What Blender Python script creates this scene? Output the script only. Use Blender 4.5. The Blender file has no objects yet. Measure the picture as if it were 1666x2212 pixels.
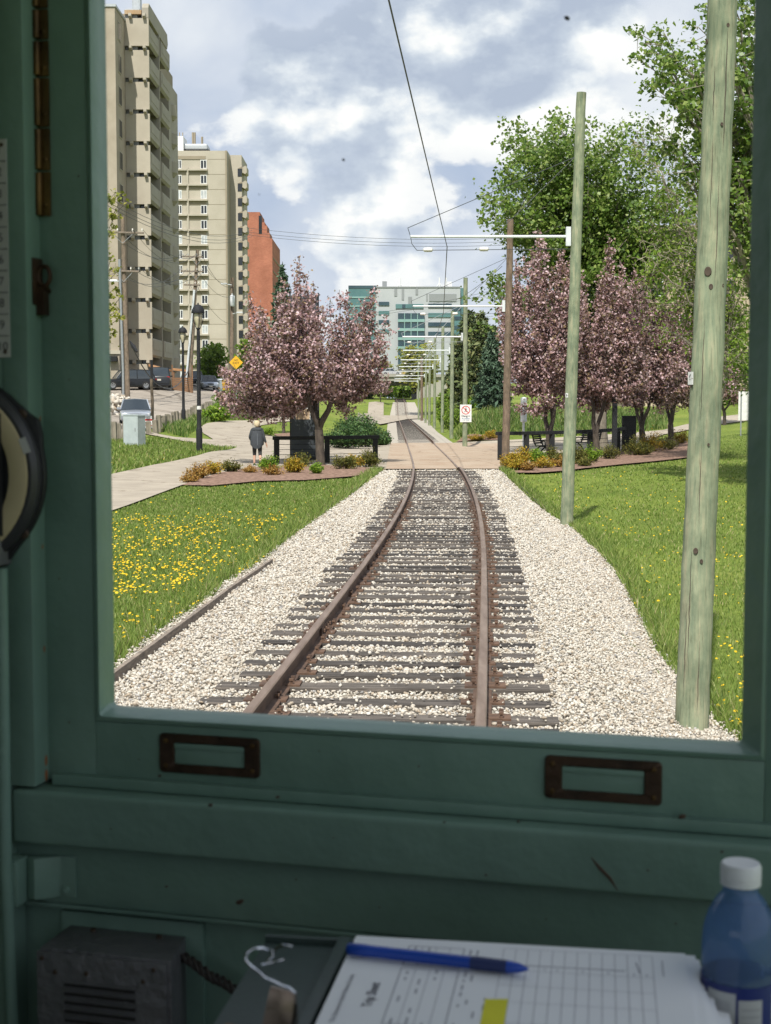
import bpy, bmesh, math, random
import numpy as np
from mathutils import Vector, Matrix
from mathutils.geometry import delaunay_2d_cdt
random.seed(7)
RNG = np.random.default_rng(11)
R = math.radians
sc = bpy.context.scene
COL = sc.collection

# ------------------------------------------------------------------ camera, world, sun, exposure
F = 3150.0                       # focal length in pixels of a 1666 x 2212 picture
PITCH = math.atan(229.0 / F)
CAMZ = 2.13
cam_d = bpy.data.cameras.new('camera')
cam_d.sensor_fit = 'VERTICAL'
cam_d.sensor_height = 36.0
cam_d.sensor_width = 36.0 * 771 / 1024
cam_d.lens = 36.0 * F / 2212.0
cam_d.clip_start = 0.05
cam_d.clip_end = 6000
cam_d.dof.use_dof = True
cam_d.dof.focus_distance = 32.0
cam_d.dof.aperture_fstop = 15.0
cam = bpy.data.objects.new('camera', cam_d)
COL.objects.link(cam)
cam.location = (0, 0, CAMZ)
cam.rotation_euler = (R(90) - PITCH, 0, 0)
sc.camera = cam

SUN_EL = R(54)
SUN_DIR = Vector((0.20 * math.cos(SUN_EL), 0.98 * math.cos(SUN_EL), -math.sin(SUN_EL)))   # the way the light travels
world = bpy.data.worlds.new('World')
sc.world = world
world.use_nodes = True
wn, wl = world.node_tree.nodes, world.node_tree.links
for n in list(wn):
    wn.remove(n)


def wnode(t, **kw):
    n = wn.new(t)
    for k, v in kw.items():
        setattr(n, k, v)
    return n


w_out = wnode('ShaderNodeOutputWorld')
w_sky = wnode('ShaderNodeTexSky', sky_type='NISHITA', sun_disc=False)
w_sky.sun_elevation = SUN_EL
w_sky.sun_rotation = R(191)
w_bg = wnode('ShaderNodeBackground')
w_bg.inputs[1].default_value = 0.09
wl.new(w_sky.outputs[0], w_bg.inputs[0])
w_tc = wnode('ShaderNodeTexCoord')


def wmap(loc, scl):
    m = wnode('ShaderNodeMapping')
    m.inputs['Location'].default_value = loc
    m.inputs['Scale'].default_value = scl
    wl.new(w_tc.outputs['Generated'], m.inputs['Vector'])
    return m


def wnoise(mp, scale, detail, rough, dist=0.0):
    n = wnode('ShaderNodeTexNoise')
    n.inputs['Scale'].default_value = scale
    n.inputs['Detail'].default_value = detail
    n.inputs['Roughness'].default_value = rough
    n.inputs['Distortion'].default_value = dist
    wl.new(mp.outputs[0], n.inputs['Vector'])
    return n


def wmath(op, a, b=None, c=None, clamp=False):
    n = wnode('ShaderNodeMath', operation=op, use_clamp=clamp)
    for i, v in enumerate((a, b, c)):
        if v is None:
            continue
        if hasattr(v, 'is_output'):
            wl.new(v, n.inputs[i])
        else:
            n.inputs[i].default_value = v
    return n.outputs[0]


def wramp(src, stops):
    n = wnode('ShaderNodeValToRGB')
    e = n.color_ramp.elements
    while len(e) < len(stops):
        e.new(0.5)
    for k, (p, c) in enumerate(stops):
        e[k].position = p
        e[k].color = (c[0], c[1], c[2], 1)
    wl.new(src, n.inputs[0])
    return n.outputs[0]


SKY_LOC = (1.37, 0.4, 0.22)
ZS = 1.5
LIFT = (0.008, 0.0, -0.030)


def cloud(loc, scale, detail, rough, dist=0.25):
    a = wnoise(wmap(loc, (1.0, 1.0, ZS)), scale, detail, rough, dist)
    b = wnoise(wmap((loc[0] + LIFT[0], loc[1] + LIFT[1], loc[2] + LIFT[2]), (1.0, 1.0, ZS)), scale, detail, rough, dist)
    return a.outputs[0], b.outputs[0]


# high grey-blue deck with soft paler gaps
hi_a, hi_b = cloud((4.2, 1.1, 0.9), 6.0, 8, 0.5, 0.4)
deck = wramp(hi_a, [(0.33, (0.40, 0.50, 0.69)), (0.45, (0.52, 0.60, 0.75)), (0.56, (0.66, 0.72, 0.83)), (0.68, (0.82, 0.86, 0.92))])
# cumulus with crisp lit tops and greyer undersides
cu_a, cu_b = cloud(SKY_LOC, 7.6, 14, 0.53, 0.0)
bigm = wnoise(wmap((3.1, 0.7, 1.9), (1.0, 1.0, 1.6)), 4.0, 3, 0.5)
cden = wmath('ADD', cu_a, wmath('MULTIPLY', wmath('SUBTRACT', bigm.outputs[0], 0.5), 0.7))
cmask = wramp(cden, [(0.485, (0, 0, 0)), (0.525, (0.8, 0.8, 0.8)), (0.62, (1, 1, 1))])
clit = wmath('MULTIPLY_ADD', wmath('SUBTRACT', cu_a, cu_b), 5.5, 0.55)
clit = wmath('MULTIPLY_ADD', wmath('SUBTRACT', cden, 0.5), -1.5, clit, clamp=True)
ctop = wramp(clit, [(0.10, (0.47, 0.54, 0.67)), (0.38, (0.58, 0.65, 0.76)), (0.62, (0.80, 0.85, 0.91)), (0.85, (1.03, 1.03, 1.02))])
cmix = wnode('ShaderNodeMixRGB')
wl.new(cmask, cmix.inputs[0])
wl.new(deck, cmix.inputs[1])
wl.new(ctop, cmix.inputs[2])
ccol = cmix.outputs[0]
mask = wramp(wmath('ADD', hi_a, wmath('MULTIPLY', cden, 0.6)), [(0.50, (0, 0, 0)), (0.62, (1, 1, 1))])
w_cl = wnode('ShaderNodeBackground')
w_cl.inputs[1].default_value = 0.80
wl.new(ccol, w_cl.inputs[0])
w_mix = wnode('ShaderNodeMixShader')
wl.new(mask, w_mix.inputs[0])
wl.new(w_bg.outputs[0], w_mix.inputs[1])
wl.new(w_cl.outputs[0], w_mix.inputs[2])
wl.new(w_mix.outputs[0], w_out.inputs[0])

sun_d = bpy.data.lights.new('sun', 'SUN')
sun_d.energy = 4.7
sun_d.angle = R(0.6)
sun_d.color = (1.0, 0.955, 0.88)
sun = bpy.data.objects.new('sun', sun_d)
COL.objects.link(sun)
sun.location = (0, -20, 60)
sun.rotation_euler = SUN_DIR.to_track_quat('-Z', 'Y').to_euler()

sc.view_settings.view_transform = 'Standard'
sc.view_settings.look = 'None'
sc.view_settings.exposure = 0.36
sc.view_settings.gamma = 1.0
sc.render.engine = 'CYCLES'
sc.cycles.use_denoising = True
try:
    sc.cycles.denoiser = 'OPENIMAGEDENOISE'
    sc.cycles.denoising_input_passes = 'RGB_ALBEDO_NORMAL'
except Exception:
    pass
sc.cycles.max_bounces = 8
sc.cycles.diffuse_bounces = 4
sc.cycles.transparent_max_bounces = 16
sc.cycles.caustics_reflective = False
sc.cycles.caustics_refractive = False
sc.cycles.sample_clamp_indirect = 8.0

# ------------------------------------------------------------------ materials
def new_mat(name):
    m = bpy.data.materials.new(name)
    m.use_nodes = True
    return m, m.node_tree.nodes, m.node_tree.links, m.node_tree.nodes['Principled BSDF']


def ramp_node(nt, stops, interp='LINEAR'):
    n = nt.nodes.new('ShaderNodeValToRGB')
    n.color_ramp.interpolation = interp
    e = n.color_ramp.elements
    while len(e) < len(stops):
        e.new(0.5)
    for k, (p, c) in enumerate(stops):
        e[k].position = p
        e[k].color = (c[0], c[1], c[2], 1)
    return n


def mat(name, col, rough=0.6, metal=0.0, col2=None, scale=8.0, stretch=(1, 1, 1), bump=0.0, detail=6, spec=0.5, lo=0.35, hi=0.65, bscale=None):
    """plain surface whose own colour wanders between col and col2"""
    m, n, l, p = new_mat(name)
    p.inputs['Roughness'].default_value = rough
    p.inputs['Metallic'].default_value = metal
    p.inputs['Specular IOR Level'].default_value = spec
    if col2 is None:
        col2 = tuple(c * 0.82 for c in col)
    tc = n.new('ShaderNodeTexCoord')
    mp = n.new('ShaderNodeMapping')
    mp.inputs['Scale'].default_value = stretch
    l.new(tc.outputs['Object'], mp.inputs[0])
    nz = n.new('ShaderNodeTexNoise')
    nz.inputs['Scale'].default_value = scale
    nz.inputs['Detail'].default_value = detail
    nz.inputs['Roughness'].default_value = 0.62
    l.new(mp.outputs[0], nz.inputs['Vector'])
    rp = ramp_node(m.node_tree, [(lo, col2), (hi, col)])
    l.new(nz.outputs[0], rp.inputs[0])
    l.new(rp.outputs[0], p.inputs['Base Color'])
    if bump:
        b = n.new('ShaderNodeBump')
        b.inputs['Strength'].default_value = bump
        b.inputs['Distance'].default_value = 0.02
        if bscale:
            nz2 = n.new('ShaderNodeTexNoise')
            nz2.inputs['Scale'].default_value = bscale
            nz2.inputs['Detail'].default_value = 4
            l.new(mp.outputs[0], nz2.inputs['Vector'])
            l.new(nz2.outputs[0], b.inputs['Height'])
        else:
            l.new(nz.outputs[0], b.inputs['Height'])
        l.new(b.outputs[0], p.inputs['Normal'])
    return m


def leaf_mat(name, stops, rough=0.55, trans=0.35, big_scale=0.0, spec=0.25):
    """leaves: one colour per leaf, light passes through"""
    m, n, l, p = new_mat(name)
    g = n.new('ShaderNodeNewGeometry')
    rp = ramp_node(m.node_tree, stops)
    l.new(g.outputs['Random Per Island'], rp.inputs[0])
    out = n['Material Output']
    p.inputs['Roughness'].default_value = rough
    p.inputs['Specular IOR Level'].default_value = spec
    l.new(rp.outputs[0], p.inputs['Base Color'])
    tr = n.new('ShaderNodeBsdfTranslucent')
    l.new(rp.outputs[0], tr.inputs['Color'])
    mx = n.new('ShaderNodeMixShader')
    mx.inputs[0].default_value = trans
    l.new(p.outputs[0], mx.inputs[1])
    l.new(tr.outputs[0], mx.inputs[2])
    l.new(mx.outputs[0], out.inputs[0])
    return m


def glass_mat(name, tint=(0.98, 0.99, 0.98), gloss=0.06):
    """thin clear pane: mostly see-through with a weak mirror"""
    m, n, l, p = new_mat(name)
    n.remove(p)
    out = n['Material Output']
    t = n.new('ShaderNodeBsdfTransparent')
    t.inputs[0].default_value = (*tint, 1)
    gl = n.new('ShaderNodeBsdfGlossy')
    gl.inputs['Roughness'].default_value = 0.02
    fr = n.new('ShaderNodeFresnel')
    fr.inputs[0].default_value = 1.45
    mu = n.new('ShaderNodeMath')
    mu.operation = 'MULTIPLY'
    mu.inputs[1].default_value = gloss / 0.04
    l.new(fr.outputs[0], mu.inputs[0])
    mx = n.new('ShaderNodeMixShader')
    l.new(mu.outputs[0], mx.inputs[0])
    l.new(t.outputs[0], mx.inputs[1])
    l.new(gl.outputs[0], mx.inputs[2])
    l.new(mx.outputs[0], out.inputs[0])
    return m


def pole_mat(name, c1, c2, c3):
    m, n, l, p = new_mat(name)
    p.inputs['Roughness'].default_value = 0.85
    p.inputs['Specular IOR Level'].default_value = 0.2
    tc = n.new('ShaderNodeTexCoord')

    def nz(scale, st, det=6):
        mp = n.new('ShaderNodeMapping')
        mp.inputs['Scale'].default_value = st
        l.new(tc.outputs['Object'], mp.inputs[0])
        q = n.new('ShaderNodeTexNoise')
        q.inputs['Scale'].default_value = scale
        q.inputs['Detail'].default_value = det
        q.inputs['Roughness'].default_value = 0.65
        l.new(mp.outputs[0], q.inputs['Vector'])
        return q
    a = nz(9, (2.6, 2.6, 0.28))
    b = nz(26, (2.6, 2.6, 0.14))
    k = nz(4, (1.0, 1.0, 0.7), 5)
    r1 = ramp_node(m.node_tree, [(0.30, c2), (0.52, c1), (0.72, c3)])
    l.new(a.outputs[0], r1.inputs[0])
    r2 = ramp_node(m.node_tree, [(0.34, (0.45, 0.43, 0.40)), (0.46, (1, 1, 1))])
    l.new(b.outputs[0], r2.inputs[0])
    r3 = ramp_node(m.node_tree, [(0.36, (0.58, 0.60, 0.56)), (0.6, (1.08, 1.05, 1.0))])
    l.new(k.outputs[0], r3.inputs[0])
    x = n.new('ShaderNodeMixRGB')
    x.blend_type = 'MULTIPLY'
    x.inputs[0].default_value = 0.55
    l.new(r1.outputs[0], x.inputs[1])
    l.new(r2.outputs[0], x.inputs[2])
    y = n.new('ShaderNodeMixRGB')
    y.blend_type = 'MULTIPLY'
    y.inputs[0].default_value = 0.8
    l.new(x.outputs[0], y.inputs[1])
    l.new(r3.outputs[0], y.inputs[2])
    l.new(y.outputs[0], p.inputs['Base Color'])
    bp = n.new('ShaderNodeBump')
    bp.inputs['Strength'].default_value = 0.5
    bp.inputs['Distance'].default_value = 0.01
    l.new(b.outputs[0], bp.inputs['Height'])
    l.new(bp.outputs[0], p.inputs['Normal'])
    return m


# ------------------------------------------------------------------ scene bookkeeping
BASE = {}          # world matrix of every root / part, for building children in world coordinates


def put(o, parent=None):
    COL.objects.link(o)
    if parent is not None:
        o.parent = parent
        BASE[o] = BASE[parent]
    else:
        BASE[o] = o.matrix_basis.copy()
    return o


def tag(o, label=None, cat=None, group=None, kind=None):
    if label:
        o['label'] = label
    if cat:
        o['category'] = cat
    if group:
        o['group'] = group
    if kind:
        o['kind'] = kind
    return o


def thing(name, label, cat, loc=(0, 0, 0), group=None, mtx=None):
    o = bpy.data.objects.new(name, None)
    o.empty_display_size = 0.3
    if mtx is not None:
        o.matrix_basis = mtx
    else:
        o.location = loc
    put(o)
    BASE[o] = mtx.copy() if mtx is not None else Matrix.Translation(Vector(loc))
    return tag(o, label, cat, group)


def relocate(root, loc, rz=0.0, s=1.0):
    root.location = loc
    root.rotation_euler = (0, 0, rz)
    root.scale = (s, s, s)


def copy_thing(root, loc, rz=0.0, s=1.0, label=None, group=None):
    r = root.copy()
    COL.objects.link(r)
    relocate(r, loc, rz, s)
    if label:
        r['label'] = label
    if group:
        r['group'] = group
    for ch in list(root.children):
        c = ch.copy()
        COL.objects.link(c)
        c.parent = r
        for g in list(ch.children):
            d = g.copy()
            COL.objects.link(d)
            d.parent = c
    return r


class MB:
    def __init__(s):
        s.v, s.f, s.m = [], [], []

    def add(s, vs, fs, mi=0):
        b = len(s.v)
        s.v.extend([tuple(q) for q in vs])
        for f in fs:
            s.f.append(tuple(b + i for i in f))
            s.m.append(mi)
        return s

    def box(s, x0, x1, y0, y1, z0, z1, mi=0, M=None):
        vs = [Vector(c) for c in ((x0, y0, z0), (x1, y0, z0), (x1, y1, z0), (x0, y1, z0), (x0, y0, z1), (x1, y0, z1), (x1, y1, z1), (x0, y1, z1))]
        if M is not None:
            vs = [M @ q for q in vs]
        return s.add(vs, [(0, 3, 2, 1), (4, 5, 6, 7), (0, 1, 5, 4), (1, 2, 6, 5), (2, 3, 7, 6), (3, 0, 4, 7)], mi)

    def cbox(s, cx, cy, cz, sx, sy, sz, mi=0, M=None):
        return s.box(cx - sx / 2, cx + sx / 2, cy - sy / 2, cy + sy / 2, cz - sz / 2, cz + sz / 2, mi, M)

    def tube(s, pts, rad, n=6, cap=True, mi=0):
        pts = [Vector(p) for p in pts]
        if not hasattr(rad, '__len__'):
            rad = [rad] * len(pts)
        b = len(s.v)
        ref = None
        for i, p in enumerate(pts):
            t = (pts[min(i + 1, len(pts) - 1)] - pts[max(i - 1, 0)])
            if t.length < 1e-9:
                t = Vector((0, 0, 1))
            t.normalize()
            if ref is None:
                ref = Vector((1, 0, 0)) if abs(t.x) < 0.8 else Vector((0, 1, 0))
            x = (ref - t * ref.dot(t))
            if x.length < 1e-6:
                x = t.orthogonal()
            x.normalize()
            ref = x
            y = t.cross(x)
            for k in range(n):
                a = 2 * math.pi * k / n
                s.v.append(tuple(p + (x * math.cos(a) + y * math.sin(a)) * rad[i]))
        for i in range(len(pts) - 1):
            for k in range(n):
                k2 = (k + 1) % n
                s.f.append((b + i * n + k, b + i * n + k2, b + (i + 1) * n + k2, b + (i + 1) * n + k))
                s.m.append(mi)
        if cap:
            s.f.append(tuple(b + k for k in reversed(range(n))))
            s.m.append(mi)
            e = b + (len(pts) - 1) * n
            s.f.append(tuple(e + k for k in range(n)))
            s.m.append(mi)
        return s

    def lathe(s, prof, c=(0, 0, 0), n=16, M=None, mi=0, cap=True):
        b = len(s.v)
        for (r, z) in prof:
            for k in range(n):
                a = 2 * math.pi * k / n
                q = Vector((r * math.cos(a), r * math.sin(a), z))
                q = (M @ q) if M is not None else q + Vector(c)
                s.v.append(tuple(q))
        for i in range(len(prof) - 1):
            for k in range(n):
                k2 = (k + 1) % n
                s.f.append((b + i * n + k, b + i * n + k2, b + (i + 1) * n + k2, b + (i + 1) * n + k))
                s.m.append(mi)
        if cap:
            s.f.append(tuple(b + k for k in reversed(range(n))))
            s.m.append(mi)
            e = b + (len(prof) - 1) * n
            s.f.append(tuple(e + k for k in range(n)))
            s.m.append(mi)
        return s

    def loft(s, rings, mi=0, cap=True):
        b = len(s.v)
        n = len(rings[0])
        for r in rings:
            s.v.extend([tuple(q) for q in r])
        for i in range(len(rings) - 1):
            for k in range(n):
                k2 = (k + 1) % n
                s.f.append((b + i * n + k, b + i * n + k2, b + (i + 1) * n + k2, b + (i + 1) * n + k))
                s.m.append(mi)
        if cap:
            s.f.append(tuple(b + k for k in reversed(range(n))))
            s.m.append(mi)
            e = b + (len(rings) - 1) * n
            s.f.append(tuple(e + k for k in range(n)))
            s.m.append(mi)
        return s

    def prism(s, poly, axis, a, b_, mi=0, M=None):
        """poly of 2-D points swept along axis from a to b_"""
        def pt(q, t):
            c = {'x': (t, q[0], q[1]), 'y': (q[0], t, q[1]), 'z': (q[0], q[1], t)}[axis]
            return (M @ Vector(c)) if M is not None else Vector(c)
        n = len(poly)
        vs = [pt(q, a) for q in poly] + [pt(q, b_) for q in poly]
        fs = [tuple(range(n)), tuple(reversed(range(n, 2 * n)))]
        for k in range(n):
            k2 = (k + 1) % n
            fs.append((k, n + k, n + k2, k2))
        return s.add(vs, fs, mi)

    def build(s, name, mats, parent=None, smooth=False, bevel=0.0, local=False, segs=2):
        me = bpy.data.meshes.new(name)
        vs = s.v
        if parent is not None and not local:
            inv = BASE[parent].inverted()
            vs = [tuple(inv @ Vector(q)) for q in vs]
        me.from_pydata(vs, [], s.f)
        if not isinstance(mats, (list, tuple)):
            mats = [mats]
        for q in mats:
            me.materials.append(q)
        if len(mats) > 1:
            me.polygons.foreach_set('material_index', np.array(s.m, dtype=np.int32))
        bm = bmesh.new()
        bm.from_mesh(me)
        bmesh.ops.recalc_face_normals(bm, faces=bm.faces)
        if bevel > 0:
            ed = [e for e in bm.edges if len(e.link_faces) == 2 and e.calc_face_angle(0) > R(35)]
            bmesh.ops.bevel(bm, geom=ed, offset=bevel, segments=segs, profile=0.6, affect='EDGES', clamp_overlap=True)
        bm.to_mesh(me)
        bm.free()
        if smooth:
            me.polygons.foreach_set('use_smooth', np.ones(len(me.polygons), dtype=bool))
            try:
                me.set_sharp_from_angle(angle=R(40))
            except Exception:
                pass
        me.update()
        o = bpy.data.objects.new(name, me)
        return put(o, parent)


def np_mesh(name, V, Fc, mats, parent=None, smooth=False, mi=None):
    """fast mesh from numpy verts (n,3) and faces (m,k); world coordinates"""
    V = np.asarray(V, dtype=np.float64)
    if parent is not None:
        inv = np.array(BASE[parent].inverted())
        V = V @ inv[:3, :3].T + inv[:3, 3]
    Fc = np.asarray(Fc, dtype=np.int32)
    me = bpy.data.meshes.new(name)
    me.vertices.add(len(V))
    me.vertices.foreach_set('co', V.astype(np.float32).ravel())
    m, k = Fc.shape
    me.loops.add(m * k)
    me.loops.foreach_set('vertex_index', Fc.ravel())
    me.polygons.add(m)
    me.polygons.foreach_set('loop_start', np.arange(0, m * k, k, dtype=np.int32))
    me.polygons.foreach_set('loop_total', np.full(m, k, dtype=np.int32))
    if smooth:
        me.polygons.foreach_set('use_smooth', np.ones(m, dtype=bool))
    if not isinstance(mats, (list, tuple)):
        mats = [mats]
    for q in mats:
        me.materials.append(q)
    if mi is not None:
        me.polygons.foreach_set('material_index', np.asarray(mi, dtype=np.int32))
    me.update(calc_edges=True)
    o = bpy.data.objects.new(name, me)
    return put(o, parent)


# ------------------------------------------------------------------ from the picture to the place
SP, CP = math.sin(PITCH), math.cos(PITCH)


def ray(px, py):
    cx, cy = (px - 833.0) / F, -(py - 1106.0) / F
    return Vector((cx, CP + SP * cy, -SP + CP * cy))


def P(px, py, d):
    r = ray(px, py)
    t = d / r.y
    return Vector((r.x * t, d, CAMZ + r.z * t))


TRK = np.array([(-30, -4.4), (0, -0.92), (9.4, -.13), (13.6, .17), (19.5, .565), (28.3, 1.05), (36.4, 1.375), (50.4, 1.72), (65, 1.85), (78.8, 1.94), (100, 2.06), (130, 2.24), (252, 2.94), (300, 3.15), (330, 3.2), (420, 3.4)])


def _nat(xs, ys):
    n = len(xs)
    h = np.diff(xs)
    A = np.zeros((n, n)); b = np.zeros(n)
    A[0, 0] = A[-1, -1] = 1
    for i in range(1, n - 1):
        A[i, i - 1] = h[i - 1]; A[i, i] = 2 * (h[i - 1] + h[i]); A[i, i + 1] = h[i]
        b[i] = 6 * ((ys[i + 1] - ys[i]) / h[i] - (ys[i] - ys[i - 1]) / h[i - 1])
    return np.linalg.solve(A, b)


_M2 = _nat(TRK[:, 0], TRK[:, 1])


def track_x(y):
    y = np.asarray(y, dtype=float)
    xs, ys = TRK[:, 0], TRK[:, 1]
    i = np.clip(np.searchsorted(xs, y) - 1, 0, len(xs) - 2)
    h = xs[i + 1] - xs[i]
    a, b = (xs[i + 1] - y) / h, (y - xs[i]) / h
    r = a * ys[i] + b * ys[i + 1] + ((a ** 3 - a) * _M2[i] + (b ** 3 - b) * _M2[i + 1]) * h * h / 6
    return r


def sstep(t):
    t = np.clip(t, 0, 1)
    return t * t * (3 - 2 * t)


# control heights of the land: (pixel x, pixel y, distance) where the photo shows ground, then plain (x, y, z)
CTRL_PX = [(240, 1090, 32), (290, 962, 63), (431, 975, 60), (397, 918, 90), (290, 918, 80), (245, 948, 66), (335, 925, 76),
           (470, 866, 125), (345, 841, 125), (278, 868, 104), (405, 846, 130), (240, 842, 124), (445, 841, 150), (560, 862, 150),
           (560, 1003, 54), (600, 925, 92), (640, 905, 108), (760, 890, 150), (815, 869, 290),
           (1060, 874, 110), (1150, 884, 106), (1300, 885, 105), (1400, 925, 85), (1470, 905, 98), (1590, 945, 72), (1040, 905, 96), (1600, 890, 95),
           (1010, 880, 200), (960, 868, 290)]
ctrl = [tuple(P(*q)) for q in CTRL_PX]
for yy in (0, 8, 16, 24, 32, 40, 48, 56, 64, 72):
    for dx in (-4.5, -1.6, 1.6, 5):
        ctrl.append((float(track_x(yy)) + dx, yy, 0.0))
for yy in (84, 98, 120, 140, 160, 182, 215, 250):
    for dx in (-1.8, 3.0):
        ctrl.append((float(track_x(yy)) + dx, yy, 0.0))
for yy in (0, 15, 30, 45):
    ctrl += [(-9, yy, 0.0), (11, yy, -0.0), (-25, yy, 0.9), (25, yy, 0.3)]
ctrl += [(9, 58, 0.0), (13, 60, 0.1), (20, 62, 0.5), (3, 275, 1.2), (3, 300, 3.0), (-8, 300, 3.0), (3, 340, 4.2), (-20, 340, 5), (25, 340, 7), (0, 450, 5), (-30, 140, 4.6), (-22, 170, 4.8), (-60, 140, 5.0), (-40, 60, 3.0),
         (-60, 250, 6), (40, 130, 3.5), (60, 80, 2.5), (50, 200, 5), (-100, 60, 4), (-100, 400, 7), (100, 400, 8), (100, 60, 3)]
_C = np.array(ctrl)
_S = 40.0


def _k(r2):
    return 0.5 * r2 * np.log(r2 + 1e-12)


def _tps():
    X = _C[:, :2] / _S
    n = len(X)
    d2 = ((X[:, None, :] - X[None, :, :]) ** 2).sum(-1)
    K = _k(d2) + np.eye(n) * 2e-4
    Q = np.hstack([np.ones((n, 1)), X])
    A = np.zeros((n + 3, n + 3))
    A[:n, :n] = K; A[:n, n:] = Q; A[n:, :n] = Q.T
    b = np.zeros(n + 3); b[:n] = _C[:, 2]
    return np.linalg.solve(A, b)


_W = _tps()


def ground(x, y):
    x = np.atleast_1d(np.asarray(x, dtype=float)); y = np.atleast_1d(np.asarray(y, dtype=float))
    xc, yc = np.clip(x, -110, 110), np.clip(y, -10, 440)
    q = np.stack([xc, yc], -1) / _S
    X = _C[:, :2] / _S
    out = np.empty(len(q))
    for s in range(0, len(q), 20000):
        qq = q[s:s + 20000]
        d2 = ((qq[:, None, :] - X[None]) ** 2).sum(-1)
        out[s:s + 20000] = _k(d2) @ _W[:-3] + _W[-3] + qq @ _W[-2:]
    u = x - track_x(np.clip(y, -30, 420))
    flat = sstep((np.abs(u) - 1.5 - 1.0 * sstep((y - 80) / 20)) / 2.0)
    out = out * flat + track_z(y) * (1 - flat)
    out = out - 0.52 * sstep((u - 1.25) / 1.35) * (1 - sstep((y - 39) / 11))
    return out


def track_z(y):
    y = np.asarray(y, dtype=float)
    return 3.0 * np.clip((y - 254) / 46, 0, 1) ** 1.25 + 1.0 * sstep((y - 300) / 40)


def gz(x, y):
    return float(ground(x, y)[0])


_YS = np.concatenate([np.arange(5, 60, 0.1), np.arange(60, 200, 0.4), np.arange(200, 600, 1.0)])


def G(px, py, off=0.0):
    """where the pixel's line of sight meets the land"""
    r = ray(px, py)
    t = _YS / r.y
    xs, zs = r.x * t, CAMZ + r.z * t
    g = ground(xs, _YS) + off
    b = np.nonzero(zs <= g)[0]
    if len(b) == 0:
        i = len(_YS) - 1
        return Vector((xs[i], _YS[i], g[i]))
    i = b[0]
    if i == 0:
        return Vector((xs[0], _YS[0], g[0]))
    a = (zs[i - 1] - g[i - 1]); c = (g[i] - zs[i])
    w = a / max(a + c, 1e-9)
    yy = _YS[i - 1] + (_YS[i] - _YS[i - 1]) * w
    tt = yy / r.y
    return Vector((r.x * tt, yy, gz(r.x * tt, yy)))


def pxm(d):
    """metres per picture pixel at distance d"""
    return d / F


def sheet(name, poly, off, material, step=1.0, kind='structure', edge_noise=0.0):
    """flat area laid over the land: outline poly of (x, y)"""
    pts = []
    n = len(poly)
    for i in range(n):
        a, b = Vector(poly[i][:2]), Vector(poly[(i + 1) % n][:2])
        k = max(1, int((b - a).length / step))
        for j in range(k):
            q = a.lerp(b, j / k)
            if edge_noise:
                q = q + Vector((random.uniform(-1, 1), random.uniform(-1, 1))) * edge_noise
            pts.append(q)
    nb = len(pts)
    edges = [(i, (i + 1) % nb) for i in range(nb)]
    xs = [p.x for p in pts]; ys = [p.y for p in pts]
    gx = np.arange(min(xs), max(xs), step); gy = np.arange(min(ys), max(ys), step)
    allp = list(pts)
    if len(gx) * len(gy) < 60000:
        pa = np.array([(p.x, p.y) for p in pts])
        X, Y = np.meshgrid(gx + step * .5, gy + step * .5)
        q = np.stack([X.ravel(), Y.ravel()], -1)
        ins = inside(pa, q)
        d = np.min(((q[:, None, :] - pa[None]) ** 2).sum(-1), 1) if len(q) * len(pa) < 4e7 else np.full(len(q), 9.0)
        for v in q[ins & (d > (0.35 * step) ** 2)]:
            allp.append(Vector((v[0], v[1])))
    vo, eo, fo, _, _, _ = delaunay_2d_cdt(allp, edges, [list(range(nb))], 1, 1e-5)
    va = np.array([(v.x, v.y) for v in vo])
    z = ground(va[:, 0], va[:, 1]) + off
    me = bpy.data.meshes.new(name)
    me.from_pydata([(va[i, 0], va[i, 1], z[i]) for i in range(len(va))], [], [tuple(f) for f in fo])
    me.materials.append(material)
    bm = bmesh.new(); bm.from_mesh(me)
    for f in bm.faces:
        f.normal_update()
        if f.normal.z < 0:
            f.normal_flip()
        f.smooth = True
    bm.to_mesh(me); bm.free()
    o = bpy.data.objects.new(name, me)
    put(o)
    if kind:
        o['kind'] = kind
    return o


def inside(poly, q):
    """even-odd test, poly (n,2), q (m,2)"""
    poly = np.asarray(poly); q = np.asarray(q)
    r = np.zeros(len(q), dtype=bool)
    n = len(poly)
    j = n - 1
    for i in range(n):
        xi, yi = poly[i]; xj, yj = poly[j]
        c = ((yi > q[:, 1]) != (yj > q[:, 1]))
        with np.errstate(divide='ignore', invalid='ignore'):
            xx = (xj - xi) * (q[:, 1] - yi) / (yj - yi + 1e-15) + xi
        r ^= c & (q[:, 0] < xx)
        j = i
    return r


def gpoly(pix):
    return [tuple(G(*p))[:2] for p in pix]
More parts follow.
